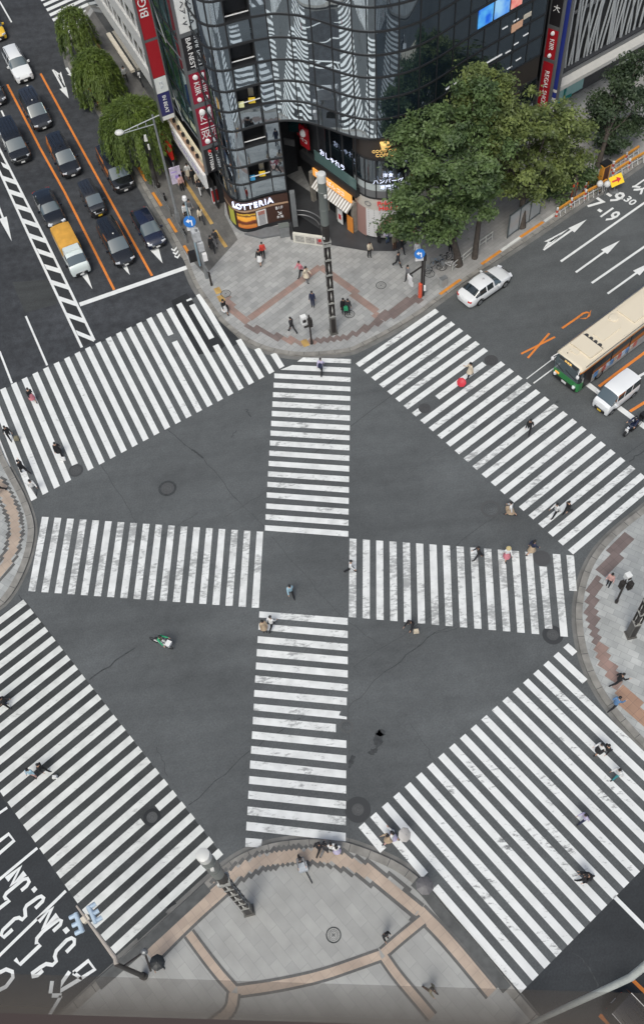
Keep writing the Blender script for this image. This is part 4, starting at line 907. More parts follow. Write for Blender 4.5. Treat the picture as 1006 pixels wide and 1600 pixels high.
b = MB(); b.use(M_WHITE); b.tube([al(8.6, 1.0, .16), al(8.6, 1.0, 4.6)], .12, 8); b.build('white_post', tb)
rsb = thing('shop_board', 'red shop board with white writing under the white fascia of the teal building', 'sign')
b = MB(); b.use(mat('board_red', (.5, .02, .015), .5, emit=(.6, .02, .01), estr=.15)); b.beam(al(8.3, 1.45, 1.9), al(6.2, 1.45, 1.9), .25, 1.5); o = b.build('board', rsb); text('セール', M_LETW, .55, al(7.2, 1.6, 1.9), -UA, UPZ, o)
b = MB(); b.use(M_DKWALL); b.beam(al(8.3, 1.45, .65), al(6.2, 1.45, .65), .35, .95); b.build('stand', rsb)
# ---- white building further along
wb = thing('white_building', 'white building with long window strips beyond the red sign, top left', 'building')
m_ww = mat('white_stucco', (.55, .545, .52), .7, noise=.08)
b = MB(); b.use(M_DKWALL); b.prism([(al(8.5, -.4).x, al(8.5, -.4).y), (al(8.5, -9).x, al(8.5, -9).y), (al(40, -9).x, al(40, -9).y), (al(40, -.4).x, al(40, -.4).y)], .05, 24); b.build('wall', wb)
for k in range(7):
    b = MB(); b.use(m_ww); z = 4.1+k*3.3; b.beam(al(40, -.08, z), al(8.6, -.08, z), .3, 1.5); sp = b.build('spandrel', wb)
    f = MB(); f.use(mat('shop_pane', (.02, .023, .026), .15)); f.poly([al(40, -.16, z+.7), al(8.6, -.16, z+.7), al(8.6, -.16, z+2.6), al(40, -.16, z+2.6)]); f.use(M_WHITE)
    for i in range(22): f.box(al(9.2+i*1.4, -.13, z+1.65), (.36 if i % 2 == 0 else .1, .05, 1.85), math.atan2(UA.y, UA.x))
    f.build('window_strip', wb)
b = MB(); b.use(M_GLASS_D); b.poly([al(40, -.2, .3), al(8.6, -.2, .3), al(8.6, -.2, 3.4), al(40, -.2, 3.4)]); b.use(M_CREAM); b.beam(al(27, .1, 1.2), al(20, .1, 1.2), .4, .25); b.build('shop_front', wb)
# ---- finned building on the right
fb = thing('finned_building', 'building with wavy vertical grey fins and a white canopy, top right', 'building')
C0 = Vector((23.9, 70.2, 0)); CD = (Vector((33.0, 75.4, 0))-C0).normalized(); CN = Vector((CD.y, -CD.x, 0))
def cl_(s, off=0, z=0): p = C0+CD*s-CN*off; return Vector((p.x, p.y, z))   # off = back from the canopy edge
b = MB(); b.use(mat('canopy_white', (.52, .51, .48), .5, noise=.06)); b.beam(cl_(-.2, .7, 4.35), cl_(40, .7, 4.35), 1.4, .35); b.use(M_DKWALL); b.beam(cl_(-.2, 1.2, 4.75), cl_(40, 1.2, 4.75), .5, .45); b.use(M_STEEL); b.beam(cl_(-.2, .95, 4.7), cl_(40, .95, 4.7), .2, .3); b.build('canopy', fb)
b = MB(); b.use(mat('fin_back', (.022, .024, .026), .5)); b.prism([tuple(cl_(-.1, 1.6)[:2]), tuple(cl_(40, 1.6)[:2]), tuple(cl_(40, 14)[:2]), tuple(cl_(-.1, 14)[:2])], 4.5, 26); b.build('wall', fb)
b = MB(); b.use(mat('fin_grey', (.36, .38, .39), .5))
for i in range(64):
    s0 = .2+i*.36+random.uniform(-.1, .1); ph = random.uniform(0, 6.28); am = random.uniform(.15, .42)
    b.tube([cl_(s0+am*math.sin(ph+z*.42), 1.35, 4.9+z) for z in np.arange(0, 18.1, .9)], .085, 6)
for z in (9.8, 15.2): b.use(M_STEEL); b.beam(cl_(0, 1.4, z), cl_(24, 1.4, z), .1, .22)
b.build('fin_screen', fb)
b = MB(); b.use(mat('shop_wall_grey', (.09, .088, .085), .6, noise=.15)); b.prism([tuple(cl_(0, 2.6)[:2]), tuple(cl_(40, 2.6)[:2]), tuple(cl_(40, 14)[:2]), tuple(cl_(0, 14)[:2])], .05, 4.4); b.build('ground_floor_wall', fb)
b = MB(); b.use(mat('shop_glass_teal', (.2, .35, .34), .2, emit=(.3, .5, .48), estr=.12)); b.beam(cl_(3.2, 2.5, 1.7), cl_(6.4, 2.5, 1.7), .1, 2.4); b.use(mat('teal_trim', (.02, .3, .28), .4)); b.beam(cl_(3.0, 2.4, .5), cl_(5.0, 2.4, .5), .1, .25); b.beam(cl_(4.0, 2.4, 1.9), cl_(4.2, 2.4, 1.9), .1, 2.2); b.use(M_WHITE); b.beam(cl_(4.4, 2.4, 2.2), cl_(5.8, 2.4, 2.2), .1, .9); b.build('shop_window', fb)
b = MB(); b.use(M_WHITE); b.beam(cl_(9, 1.4, 2.0), cl_(20, 1.4, 2.0), .1, .1); b.build('rail', fb)
# added strip imitating the sill's reflection in the window glass, just below the camera
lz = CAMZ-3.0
m = mat('reflection_brown', (.06, .05, .04), .4, spec=.3, alpha=.56)  # brown of the window reflection, put into the strip's colour
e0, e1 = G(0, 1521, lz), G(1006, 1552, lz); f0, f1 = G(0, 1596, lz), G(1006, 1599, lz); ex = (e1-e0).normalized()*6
lt = thing('sill_reflection', 'added smoky brown strip imitating a window reflection along the bottom edge', 'reflection')
def slab(b, pts, th):
    n = len(b.v); b.v += [(p.x, p.y, p.z) for p in pts]+[(p.x, p.y, p.z-th) for p in pts]
    for f in ((0, 1, 2, 3), (7, 6, 5, 4), (0, 4, 5, 1), (1, 5, 6, 2), (2, 6, 7, 3), (3, 7, 4, 0)): b.f.append(tuple(n+i for i in f)); b.mi.append(b.cur)
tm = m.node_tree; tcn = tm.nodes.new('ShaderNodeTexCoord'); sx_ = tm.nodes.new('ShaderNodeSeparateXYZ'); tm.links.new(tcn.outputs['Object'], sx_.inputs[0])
# alpha thins towards the strip's outer edge, softening the painted reflection
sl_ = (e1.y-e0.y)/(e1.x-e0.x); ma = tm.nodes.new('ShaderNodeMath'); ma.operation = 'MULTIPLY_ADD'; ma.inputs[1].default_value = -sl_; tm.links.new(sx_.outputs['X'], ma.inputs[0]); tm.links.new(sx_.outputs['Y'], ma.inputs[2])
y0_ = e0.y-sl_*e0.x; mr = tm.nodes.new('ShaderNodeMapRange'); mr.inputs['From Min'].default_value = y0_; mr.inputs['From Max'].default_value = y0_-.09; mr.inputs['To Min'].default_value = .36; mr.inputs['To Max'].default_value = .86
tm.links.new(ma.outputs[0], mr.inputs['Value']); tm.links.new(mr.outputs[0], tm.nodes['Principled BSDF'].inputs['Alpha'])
b = MB(); b.use(m); b.poly([e0-ex, e1+ex, f1+ex, f0-ex]); b.build('reflection_strip', lt)
b = MB(); b.use(mat('reflection_dark', (.03, .016, .013), .5)); dn_ = Vector((0, -.5, 0)); slab(b, [f0-ex, f1+ex, f1+ex+dn_, f0-ex+dn_], .05); b.build('reflection_foot', lt)  # opaque dark foot of the added reflection strip
# ---------------------------------------------------------------- vehicles (local frame: +Y forward, front bumper at y=0, ground z=0)
def carpaint(name, col, rough=.25, coat=1): return mat('paint_'+name, col, rough, spec=.5, coat=coat)
M_TYRE = mat('tyre', (.014, .014, .015), .85); M_RIM = mat('rim', (.45, .46, .47), .3, metal=.8)
M_CG = mat('car_glass', (.02, .027, .03), .05, spec=.8, coat=.6); M_WS = mat('windscreen_glass', (.075, .10, .11), .05, spec=1, coat=1)
M_CHROME = mat('chrome', (.6, .6, .6), .15, metal=1); M_HL = mat('headlight', (.7, .72, .75), .15, spec=.8, coat=.5); M_TL = mat('taillight', (.45, .02, .015), .25, emit=(.9, .05, .02), estr=.12)
M_PL = mat('plate_white', (.7, .7, .68), .5); M_PLY = mat('plate_yellow', (.75, .5, .04), .5); M_TRIM = mat('black_trim', (.012, .012, .013), .5)
def sect(w, zs, zb, wr, zr):
    """right half of a cross-section, sill to roof centre"""
    return [(w*.90, zs), (w*.985, zs+.16), (w, zs+.38), (w*.985, zb-.1), (w*.93, zb), (wr+.0, zr-.05 if zr-zb > .2 else zr-.005), (wr*.8, zr), (0, zr+.03)]
def make_car(name, st, m, parts, L, W_, opts):
    """st: stations (y from front, half width, sill z, belt z, roof half width, roof z); glass intervals from opts"""
    body = MB(); ws = MB(); sg = MB(); sl = MB(); rw = MB(); rf = MB()
    for b, mm in ((body, m), (ws, M_WS), (sg, M_CG), (sl, M_CG), (rw, M_CG), (rf, opts.get('roof', m))): b.use(mm)
    R = []
    for y, w_, zs, zb, wr, zr in st:
        h = sect(w_, zs, zb, wr, zr); R.append([(x, -y, z) for x, z in h]+[(-x, -y, z) for x, z in h[-2::-1]])
    n = len(R[0])
    for i in range(len(R)-1):
        side = opts['side'][i]; top = opts['top'][i]
        for j in range(n-1):
            q = [R[i][j], R[i+1][j], R[i+1][j+1], R[i][j+1]]
            k = j if j < 7 else n-2-j
            if k == 4: tgt = {'g': sg if j < 7 else sl, 'w': ws, 'b': body, 'r': rw}[side]
            elif k in (5, 6): tgt = {'w': ws, 'b': rf if opts.get('roof') else body, 'r': rw, 'h': body}[top]
            else: tgt = body
            tgt.poly(q)
        body.poly([R[i][0], R[i][-1], R[i+1][-1], R[i+1][0]])
    body.poly(R[0]); body.poly(R[-1])
    out = [('body', body, 32), ('windscreen', ws, 60), ('side_window', sg, 60), ('side_window ', sl, 60), ('rear_window', rw, 60)]
    if opts.get('roof'): out.append(('roof', rf, 40))
    return out
def finish_car(t, out, W_, L, spec):
    objs = {}
    for nm, b, ang in out:
        if b.f: objs[nm] = b.build(nm.strip(), t, smooth=ang)
    r = spec.get('wr', .32)
    wh = MB(); wh.use(M_TYRE)
    for y in spec['axles']:
        for sx in (-1, 1):
            x = sx*(W_/2-.10)
            b = MB(); b.use(M_TYRE); b.tube([(x-.11, -y, r), (x-.09, -y, r), (x+.09, -y, r), (x+.11, -y, r)], [r*.9, r, r, r*.9], 18); o = b.build('wheel', t, smooth=40)
            g = MB(); g.use(M_RIM); xx = x+sx*.112; g.tube([(xx-sx*.02, -y, r), (xx, -y, r)], r*.62, 12); g.build('rim', o)
            a = MB(); a.use(M_TRIM); xo = sx*(W_/2+.004)
            pts = [(xo, -y+math.cos(k/10*math.pi)*(r+.07), r-.05+max(0, math.sin(k/10*math.pi))*(r+.10)) for k in range(11)]
            a.tube(pts, .03, 4); a.build('wheel_arch', t)
    zf, zr_ = spec.get('zhl', .66), spec.get('ztl', .8); w2 = W_/2
    for sx in (-1, 1):
        b = MB(); b.use(M_HL); b.box((sx*(w2-.30), -.15, zf+.03), (.36, .24, .13), sx*-.42); b.build('headlight', t)
        b = MB(); b.use(M_TL); b.box((sx*(w2-.26), -L+.12, zr_), (.30, .16, spec.get('tlh', .14)), sx*.42); b.build('tail_light', t)
        b = MB(); b.use(spec.get('mir', t.get('_m') and M_TRIM or M_TRIM)); b.box((sx*(w2+.10), -spec.get('ymir', 1.45), spec.get('zmir', 1.0)), (.22, .13, .16)); b.build('wing_mirror', t)
    b = MB(); b.use(M_TRIM); b.box((0, .0, .42), (W_*.62, .07, .22)); b.use(M_CHROME); b.box((0, .03, .60 if zf > .6 else .52), (W_*.55, .05, .05)); b.box((0, .03, .5), (W_*.5, .05, .025)); b.build('grille', t)
    b = MB(); b.use(spec.get('plate', M_PL)); b.box((0, .045, .40), (.34, .02, .17)); b.build('number_plate', t)
    b = MB(); b.use(spec.get('plate', M_PL)); b.box((0, -L-.01, .62), (.34, .02, .17)); b.build('number_plate', t)
    ex = MB(); ex.use(M_TRIM)
    for sx in (-1, 1):
        ex.box((sx*(w2-.1), -L*.5, .24), (.16, L*.52, .14))
    ex.build('sill', t)
    tr = MB(); tr.use(M_TRIM)
    for fn in spec.get('trim', []): fn(tr)
    if tr.f: tr.build('trim', t)
    return objs
KINDS_ = {}
def car_kind(kind, m, roof=None):
    if kind == 'minivan':
        L, W_ = 4.85, 1.85
        st = [(0, .62, .3, .62, .5, .64), (.12, .84, .22, .78, .62, .82), (.5, .91, .2, .92, .7, .96), (1.0, .925, .2, 1.0, .76, 1.06), (1.75, .925, .2, 1.06, .70, 1.80), (1.9, .925, .2, 1.06, .71, 1.85), (2.75, .925, .2, 1.07, .73, 1.9), (2.85, .925, .2, 1.07, .73, 1.9), (3.75, .925, .2, 1.08, .72, 1.88), (3.85, .925, .2, 1.08, .72, 1.88), (4.6, .915, .22, 1.08, .68, 1.83), (4.78, .89, .25, 1.08, .78, 1.12), (4.85, .82, .3, .95, .7, .97)]
        o = dict(side='bbbwbgbgbgrb', top='hhhwbbbbbbrh', roof=roof)
        sp_ = dict(axles=(.85, 3.75), ymir=1.35, zmir=1.1, zhl=.7, trim=[lambda b: [b.box((x, -3.1, 1.925), (.03, 2.1, .02)) for x in (-.55, -.2, .2, .55)], lambda b: b.box((0, -2.3, 1.96), (.12, .16, .06))])
    elif kind == 'bigvan':
        L, W_ = 5.1, 1.92
        st = [(0, .70, .3, .7, .55, .73), (.1, .9, .2, .9, .72, .94), (.45, .95, .2, 1.02, .8, 1.06), (.8, .96, .2, 1.08, .8, 1.14), (1.45, .96, .2, 1.12, .76, 1.86), (1.6, .96, .2, 1.12, .77, 1.92), (2.6, .96, .2, 1.12, .8, 1.97), (2.7, .96, .2, 1.12, .8, 1.97), (3.8, .96, .2, 1.12, .8, 1.97), (3.9, .96, .2, 1.12, .8, 1.97), (4.85, .95, .2, 1.12, .76, 1.93), (5.03, .93, .25, 1.1, .85, 1.15), (5.1, .88, .3, .95, .75, .97)]
        o = dict(side='bbbwbgbgbgrb', top='hhhwbbbbbbrh', roof=roof)
        sp_ = dict(axles=(.95, 4.0), ymir=1.15, zmir=1.2, zhl=.8, wr=.34, trim=[lambda b: [b.box((x, -3.2, 2.0), (.03, 2.5, .02)) for x in (-.6, -.3, 0, .3, .6)]])
    elif kind == 'sedan':
        L, W_ = 4.7, 1.78
        st = [(0, .46, .32, .56, .34, .58), (.09, .68, .24, .66, .5, .69), (.5, .86, .18, .80, .66, .86), (1.35, .89, .18, .90, .72, .95), (2.05, .89, .18, .93, .63, 1.38), (2.2, .89, .18, .93, .65, 1.43), (2.85, .89, .18, .94, .66, 1.46), (2.95, .89, .18, .94, .66, 1.46), (3.6, .89, .18, .95, .63, 1.39), (4.05, .88, .2, .97, .68, 1.02), (4.42, .85, .22, .96, .66, 1.0), (4.62, .72, .28, .9, .56, .93), (4.7, .54, .36, .78, .42, .8)]
        o = dict(side='bbbwbgbgrbbb', top='hhhwbbbbrhhh', roof=roof)
        sp_ = dict(axles=(.9, 3.65), ymir=1.8, zmir=.98, zhl=.64, ztl=.82)
    elif kind == 'hatch':
        L, W_ = 4.45, 1.76
        st = [(0, .6, .3, .6, .45, .62), (.12, .82, .2, .74, .6, .78), (.45, .87, .18, .88, .68, .93), (.95, .88, .18, .96, .74, 1.04), (1.85, .88, .18, .98, .64, 1.50), (2.0, .88, .18, .98, .64, 1.55), (2.6, .88, .18, .98, .64, 1.57), (2.7, .88, .18, .98, .64, 1.57), (3.6, .88, .18, 1.0, .62, 1.53), (4.2, .87, .2, 1.02, .72, 1.1), (4.38, .84, .24, .98, .68, 1.0), (4.45, .76, .3, .85, .6, .87)]
        o = dict(side='bbbwbgbgrbb', top='hhhwbbbbrhh', roof=roof)
        sp_ = dict(axles=(.85, 3.45), ymir=1.4, zmir=1.02, zhl=.68, ztl=.9)
    elif kind == 'suv':
        L, W_ = 4.75, 1.85
        st = [(0, .66, .3, .68, .5, .7), (.12, .86, .22, .84, .64, .88), (.5, .92, .2, .98, .72, 1.02), (1.3, .925, .2, 1.06, .76, 1.12), (2.0, .925, .2, 1.08, .66, 1.62), (2.12, .925, .2, 1.08, .66, 1.66), (2.8, .925, .2, 1.08, .68, 1.69), (2.9, .925, .2, 1.08, .68, 1.69), (3.7, .925, .2, 1.1, .68, 1.67), (3.78, .925, .2, 1.1, .68, 1.66), (4.45, .915, .22, 1.1, .64, 1.6), (4.68, .88, .26, 1.08, .74, 1.12), (4.75, .8, .32, .92, .66, .94)]
        o = dict(side='bbbwbgbgbgrb', top='hhhwbbbbbbrh', roof=roof)
        sp_ = dict(axles=(.9, 3.7), ymir=1.7, zmir=1.12, zhl=.76, wr=.35, trim=[lambda b: [b.box((x, -3.1, 1.7), (.05, 1.9, .05)) for x in (-.6, .6)]])
    elif kind == 'kei':
        L, W_ = 3.4, 1.48
        st = [(0, .6, .28, .7, .5, .74), (.08, .7, .2, .88, .58, .93), (.3, .735, .18, 1.0, .64, 1.05), (.55, .74, .18, 1.04, .64, 1.1), (1.05, .74, .18, 1.06, .62, 1.74), (1.15, .74, .18, 1.06, .63, 1.8), (1.8, .74, .18, 1.06, .65, 1.84), (1.88, .74, .18, 1.06, .65, 1.84), (2.55, .74, .18, 1.06, .65, 1.84), (2.63, .74, .18, 1.06, .65, 1.83), (3.2, .735, .2, 1.06, .62, 1.8), (3.35, .71, .24, 1.02, .66, 1.06), (3.4, .66, .3, .85, .58, .88)]
        o = dict(side='bbbwbgbgbgrb', top='hhhwbbbbbbrh', roof=roof)
        sp_ = dict(axles=(.6, 2.85), ymir=.85, zmir=1.12, zhl=.74, wr=.28, plate=M_PLY, trim=[lambda b: [b.box((x, -2.1, 1.875), (.025, 1.6, .02)) for x in (-.45, -.15, .15, .45)]])
    elif kind == 'keivan':
        L, W_ = 3.4, 1.48
        st = [(0, .66, .28, .78, .6, .82), (.06, .72, .2, .98, .64, 1.02), (.15, .735, .18, 1.04, .66, 1.08), (.3, .74, .18, 1.06, .67, 1.12), (.85, .74, .18, 1.08, .65, 1.82), (.95, .74, .18, 1.08, .66, 1.87), (1.6, .74, .18, 1.08, .68, 1.9), (1.68, .74, .18, 1.08, .68, 1.9), (2.4, .74, .18, 1.08, .68, 1.9), (2.48, .74, .18, 1.08, .68, 1.9), (3.25, .735, .2, 1.08, .66, 1.87), (3.37, .71, .24, 1.04, .68, 1.08), (3.4, .68, .3, .9, .6, .92)]
        o = dict(side='bbbwbgbgbgrb', top='hhhwbbbbbbrh', roof=roof)
        sp_ = dict(axles=(.55, 2.85), ymir=.6, zmir=1.15, zhl=.72, wr=.28, plate=M_PLY)
    return L, W_, st, o, sp_
def place_car(kind, m, name, label, cat, front_px, heading, group=None, roof=None, shift=0, adds=None):
    L, W_, st, o, sp_ = car_kind(kind, m, roof)
    p = G(*front_px)+heading*shift
    t = thing(name, label, cat, (p.x, p.y, .004), math.atan2(heading.y, heading.x)-math.pi/2, group)
    sp_['mir'] = m
    finish_car(t, make_car(name, st, m, None, L, W_, o), W_, L, sp_)
    if adds: adds(t, L, W_)
    return t
BLK = carpaint('black', (.010, .011, .013), .2); BLK2 = carpaint('charcoal', (.018, .019, .022), .25); NAVY = carpaint('navy', (.008, .012, .032), .2); WHT = carpaint('white', (.76, .77, .77), .3); GRN = carpaint('green', (.03, .22, .06), .35)
YEL = carpaint('yellow', (.72, .45, .03), .3)
gq = 'cars queued behind the stop line'
def antenna(z=1.95, y=-2.2):
    def f(t, L, W_):
        b = MB(); b.use(M_PL); b.lathe((0, y, z), [(.07, 0), (.06, .05), (.01, .07)], 8); b.build('roof_fin', t)
    return f
def taxi_lamp(z=1.5, y=-2.1, m=M_PL):
    def f(t, L, W_):
        b = MB(); b.use(m); b.box((0, y, z), (.3, .13, .12), taper=.8); b.build('roof_lamp', t)
    return f
place_car('suv', WHT, 'parked_car', 'white estate car with black grille waiting on the left road', 'car', (43, 131), DA, gq)
place_car('minivan', BLK2, 'parked_car', 'dark people carrier with roof ribs directly behind the white estate car, between the orange lines', 'car', (72, 205), DA, gq, adds=antenna())
place_car('bigvan', BLK, 'parked_car', 'large black people carrier with chrome grille beside the hatched median', 'car', (39, 258), DA, gq)
place_car('hatch', BLK2, 'parked_car', 'black car cut by the left edge, ahead of the yellow car', 'car', (2, 168), DA, gq)
place_car('minivan', BLK, 'parked_car', 'black people carrier with sunlit mirrors in the middle lane behind the small boxy car', 'car', (117, 279), DA, gq)
place_car('bigvan', BLK, 'parked_car', 'long black people carrier half under the willow in the kerb lane', 'car', (199, 302), DA, gq)
place_car('kei', BLK2, 'parked_car', 'small boxy black car with a yellow number plate', 'car', (159, 341), DA, gq)
place_car('sedan', BLK, 'parked_car', 'black saloon right behind the yellow-topped truck', 'car', (94, 359), DA, gq)
place_car('minivan', BLK, 'parked_car', 'black people carrier first at the stop line in the middle lane', 'car', (200, 418), DA, gq, adds=antenna())
place_car('hatch', NAVY, 'parked_car', 'dark navy hatchback first at the stop line beside the kerb', 'car', (249, 390), DA, gq)
place_car('hatch', YEL, 'parked_car', 'yellow car cut by the top left edge', 'car', (2, 67), DA, gq)
def white_car_details(t, L, W_):
    b = MB(); b.use(mat('lamp_grey', (.4, .4, .4), .4)); b.lathe((0, -2.6, 1.49), [(.09, 0), (.07, .08), (.02, .1)], 8); b.build('roof_fin', t)
L0 = 4.7; pf = G(722, 478)+DB*L0
t = thing('white_saloon', 'white saloon driving away to the upper right past the first crossing', 'car', (pf.x, pf.y, .004), math.atan2(DB.y, DB.x)-math.pi/2)
L, W_, st, o, sp_ = car_kind('sedan', WHT); sp_['mir'] = WHT
finish_car(t, make_car('', st, WHT, None, L, W_, o), W_, L, sp_); white_car_details(t, L, W_)
place_car('keivan', WHT, 'white_van', 'small white van with a yellow plate stopped beside the bus', 'van', (934, 645), -DB)
# black car at the bottom right corner, beyond the steel mast
p = G(985, 1600); hd = DAS
t = thing('black_car', 'black car with pale roof lines at the bottom right corner behind the mast', 'car', (p.x+hd.x*3.5, p.y+hd.y*3.5, .004), math.atan2(hd.y, hd.x)-math.pi/2)
L, W_, st, o, sp_ = car_kind('minivan', BLK2); sp_['mir'] = BLK2; finish_car(t, make_car('', st, BLK2, None, L, W_, o), W_, L, sp_)
b = MB(); b.use(M_CHROME); b.tube([(-.72, -4.6, 1.84), (-.74, -3.2, 1.93), (-.72, -1.9, 1.87)], .035, 6); b.tube([(.72, -4.6, 1.84), (.74, -3.2, 1.93), (.72, -1.9, 1.87)], .035, 6); b.build('roof_rail', t)

# truck: white cab, load bed under a mustard canvas
p = G(131, 433); t = thing('small_truck', 'small white-cab truck with a mustard canvas over its load, first at the stop line', 'truck', (p.x, p.y, .004), math.atan2(DA.y, DA.x)-math.pi/2, gq)
CABW = carpaint('cab', (.62, .68, .66), .35)
st = [(0, .72, .35, .85, .62, .9), (.06, .82, .3, 1.1, .72, 1.14), (.14, .84, .3, 1.2, .74, 1.24), (.24, .845, .3, 1.25, .75, 1.3), (.62, .845, .3, 1.28, .70, 1.92), (.72, .845, .3, 1.28, .71, 1.97), (1.35, .845, .3, 1.28, .72, 1.99), (1.5, .845, .3, 1.28, .72, 1.98), (1.7, .84, .3, 1.28, .72, 1.96)]
o = dict(side='bbbwbgbb', top='hhhwbbbb')
finish_car(t, make_car('', st, CABW, None, 1.7, 1.69, o), 1.69, 4.7, dict(axles=(.75, 3.6), ymir=.35, zmir=1.35, zhl=.7, mir=M_TRIM, ztl=.75))
b = MB(); b.use(M_TRIM); b.box((0, -3.1, .55), (1.5, 3.0, .25)); b.use(mat('bed_grey', (.3, .31, .3), .5)); b.box((0, -3.22, .95), (1.72, 2.95, .45)); b.build('load_bed', t)
cv = MB(); cv.use(mat('mustard_canvas', (.60, .31, .05), .85, noise=.12, nscale=2, bump=.5, bscale=3))
sec = lambda y, dz=0: [(.84, y, 1.02), (.86, y, 1.6), (.80, y, 1.98+dz), (.4, y, 2.08+dz), (0, y, 2.1+dz), (-.4, y, 2.08+dz), (-.80, y, 1.98+dz), (-.86, y, 1.6), (-.84, y, 1.02)]
S_ = [sec(y, d) for y, d in ((-1.82, -.03), (-1.9, 0), (-2.5, -.05), (-3.2, .01), (-3.9, -.05), (-4.6, 0), (-4.68, -.03))]
for a, c in zip(S_, S_[1:]):
    for i in range(8): cv.poly([a[i], a[i+1], c[i+1], c[i]])
cv.poly(S_[0]); cv.poly(S_[-1]); cv.build('canvas_cover', t, smooth=50)
b = MB(); b.use(CABW); b.box((0, -1.35, 2.06), (1.45, .7, .16), taper=.9); b.build('cab_roof_fairing', t)

# city bus: cream roof, green front, dark windows, orange roof stripe
p = G(879, 603); t = thing('city_bus', 'cream and green city bus with orange stripe stopped at the right-hand road', 'bus', (p.x, p.y, .004), math.atan2(-DB.y, -DB.x)-math.pi/2)
CRM = carpaint('cream', (.70, .62, .48), .4, .4); OST = carpaint('orange_stripe', (.60, .20, .03), .4, .3)
L, w2, H_ = 10.6, 1.24, 2.98
def ring(y, w, z0, z1, rr=.16): return [(w, y, z0), (w, y, 1.25), (w, y, z1-.55), (w, y, z1-.38), (w-.03, y, z1-rr), (w-rr, y, z1-.02), (0, y, z1+.03)]
def full(r): return r+[(-x, y, z) for x, y, z in r[-2::-1]]
stn = [(-.0, w2-.12, .35), (-.12, w2-.02, .3), (-.3, w2, .3), (-.9, w2, .3), (-L+.2, w2, .3), (-L, w2-.06, .35)]
RG = [full(ring(y, w, z0, H_ if i not in (0,) else H_-.12)) for i, (y, w, z0) in enumerate(stn)]
low, win, stp, rfm, frt = MB(), MB(), MB(), MB(), MB(); low.use(CRM); win.use(M_CG); stp.use(OST); rfm.use(CRM)
low.use(GRN)
for i in range(len(RG)-1):
    n = len(RG[i])
    for j in range(n-1):
        k = j if j < n//2 else n-2-j
        q_ = [RG[i][j], RG[i+1][j], RG[i+1][j+1], RG[i][j+1]]
        if k == 0: low.use(GRN if i < 3 else mat('bus_side', (.35, .36, .36), .4, noise=.2, nscale=1.5)); low.poly(q_)
        elif k == 1: win.poly(q_)
        elif k == 2: stp.poly(q_)
        else: rfm.poly(q_)
# sides below the windows carry an advertising band
low.build('lower_body', t); win.build('side_windows', t); stp.build('roof_stripe', t); rfm.build('roof', t, smooth=40)
b = MB(); b.use(GRN); f0 = RG[0]; b.poly([f0[0], f0[1], f0[-2], f0[-1]]); b.use(mat('bus_black', (.02, .02, .02), .4)); b.box((0, .0, .5), (2.2, .1, .32)); b.build('front_panel', t)
b = MB(); b.use(M_WS); b.poly([f0[1], f0[2], f0[3], f0[4], f0[5], f0[6], f0[7], f0[8], f0[9], f0[10], f0[11]]); ws_ = b.build('windscreen', t)
b = MB(); b.use(M_TRIM); b.beam((-.95, .02, 1.5), (.1, .02, 1.75), .02, .03); b.beam((.2, .02, 1.45), (1.0, .02, 1.75), .02, .03); b.build('wiper', ws_)
b = MB(); b.use(mat('bus_destination', (.03, .03, .03), .4)); b.box((0, .01, 2.62), (1.7, .04, .26)); db_ = b.build('destination_board', t); text('四谷駅', M_LITY, .22, (0, .04, 2.62), (-1, 0, 0), UPZ, db_)
b = MB(); b.use(CRM); b.poly(RG[-1]); b.build('rear_panel', t)
b = MB(); d_ = MB()
for i in range(11):
    y = -1.9-i*.42
    b.use(mat('advert_%d' % (i % 4), [(.1, .25, .5), (.5, .42, .35), (.45, .12, .1), (.4, .5, .6)][i % 4], .5, noise=.5, nscale=5)); b.box((w2+.012, y, .95), (.02, .43, .55)); d_.use(b.mats[b.cur]); d_.box((-w2-.012, y, .95), (.02, .43, .55))
b.build('advert_panel', t); d_.build('advert_panel', t)
for sx in (-1, 1):
    for y, z, sz, nm in ((-1.0, 1.35, (.02, .9, 1.9), 'door'), (-5.4, 1.35, (.02, .08, 2.0), 'pillar'), (-8.0, 1.9, (.02, .12, 1.2), 'pillar'), (-3.4, 1.9, (.02, .1, 1.2), 'pillar')):
        b = MB(); b.use(M_TRIM); b.box((sx*(w2+.008), y, z), sz); b.build(nm, t)
b = MB(); b.use(OST); b.box((w2+.014, -5.0, 1.7), (.02, .1, 1.5)); b.build('pillar', t)
b = MB(); b.use(mat('bus_vent', (.05, .05, .05), .6)); 
for k in range(4): b.lathe((.72-k*.42, -2.55, H_), [(.15, 0), (.15, .075), (.12, .08), (.04, .07)], 14)
b.build('roof_vents', t)
b = MB(); b.use(CRM); b.box((0, -1.75, H_+.07), (1.9, 1.25, .14)); b.box((.25, -.85, H_+.05), (.62, .42, .06)); b.box((0, -3.9, H_+.04), (.9, 1.9, .08)); b.box((0, -7.2, H_+.06), (1.6, 2.6, .13)); b.lathe((.55, -5.2, H_), [(.36, 0), (.36, .09), (.3, .12), (.02, .13)], 18)
b.use(M_TRIM); b.box((0, -2.41, H_+.06), (1.86, .06, .13)); b.box((.5, -.35, H_+.02), (.06, .06, .08)); b.build('roof_units', t)
b = MB(); b.use(M_CHROME)
for sx in (-1, 1): b.box((sx*1.23, -5.2, H_-.08), (.03, 9.6, .04))
b.build('gutter_rail', t)
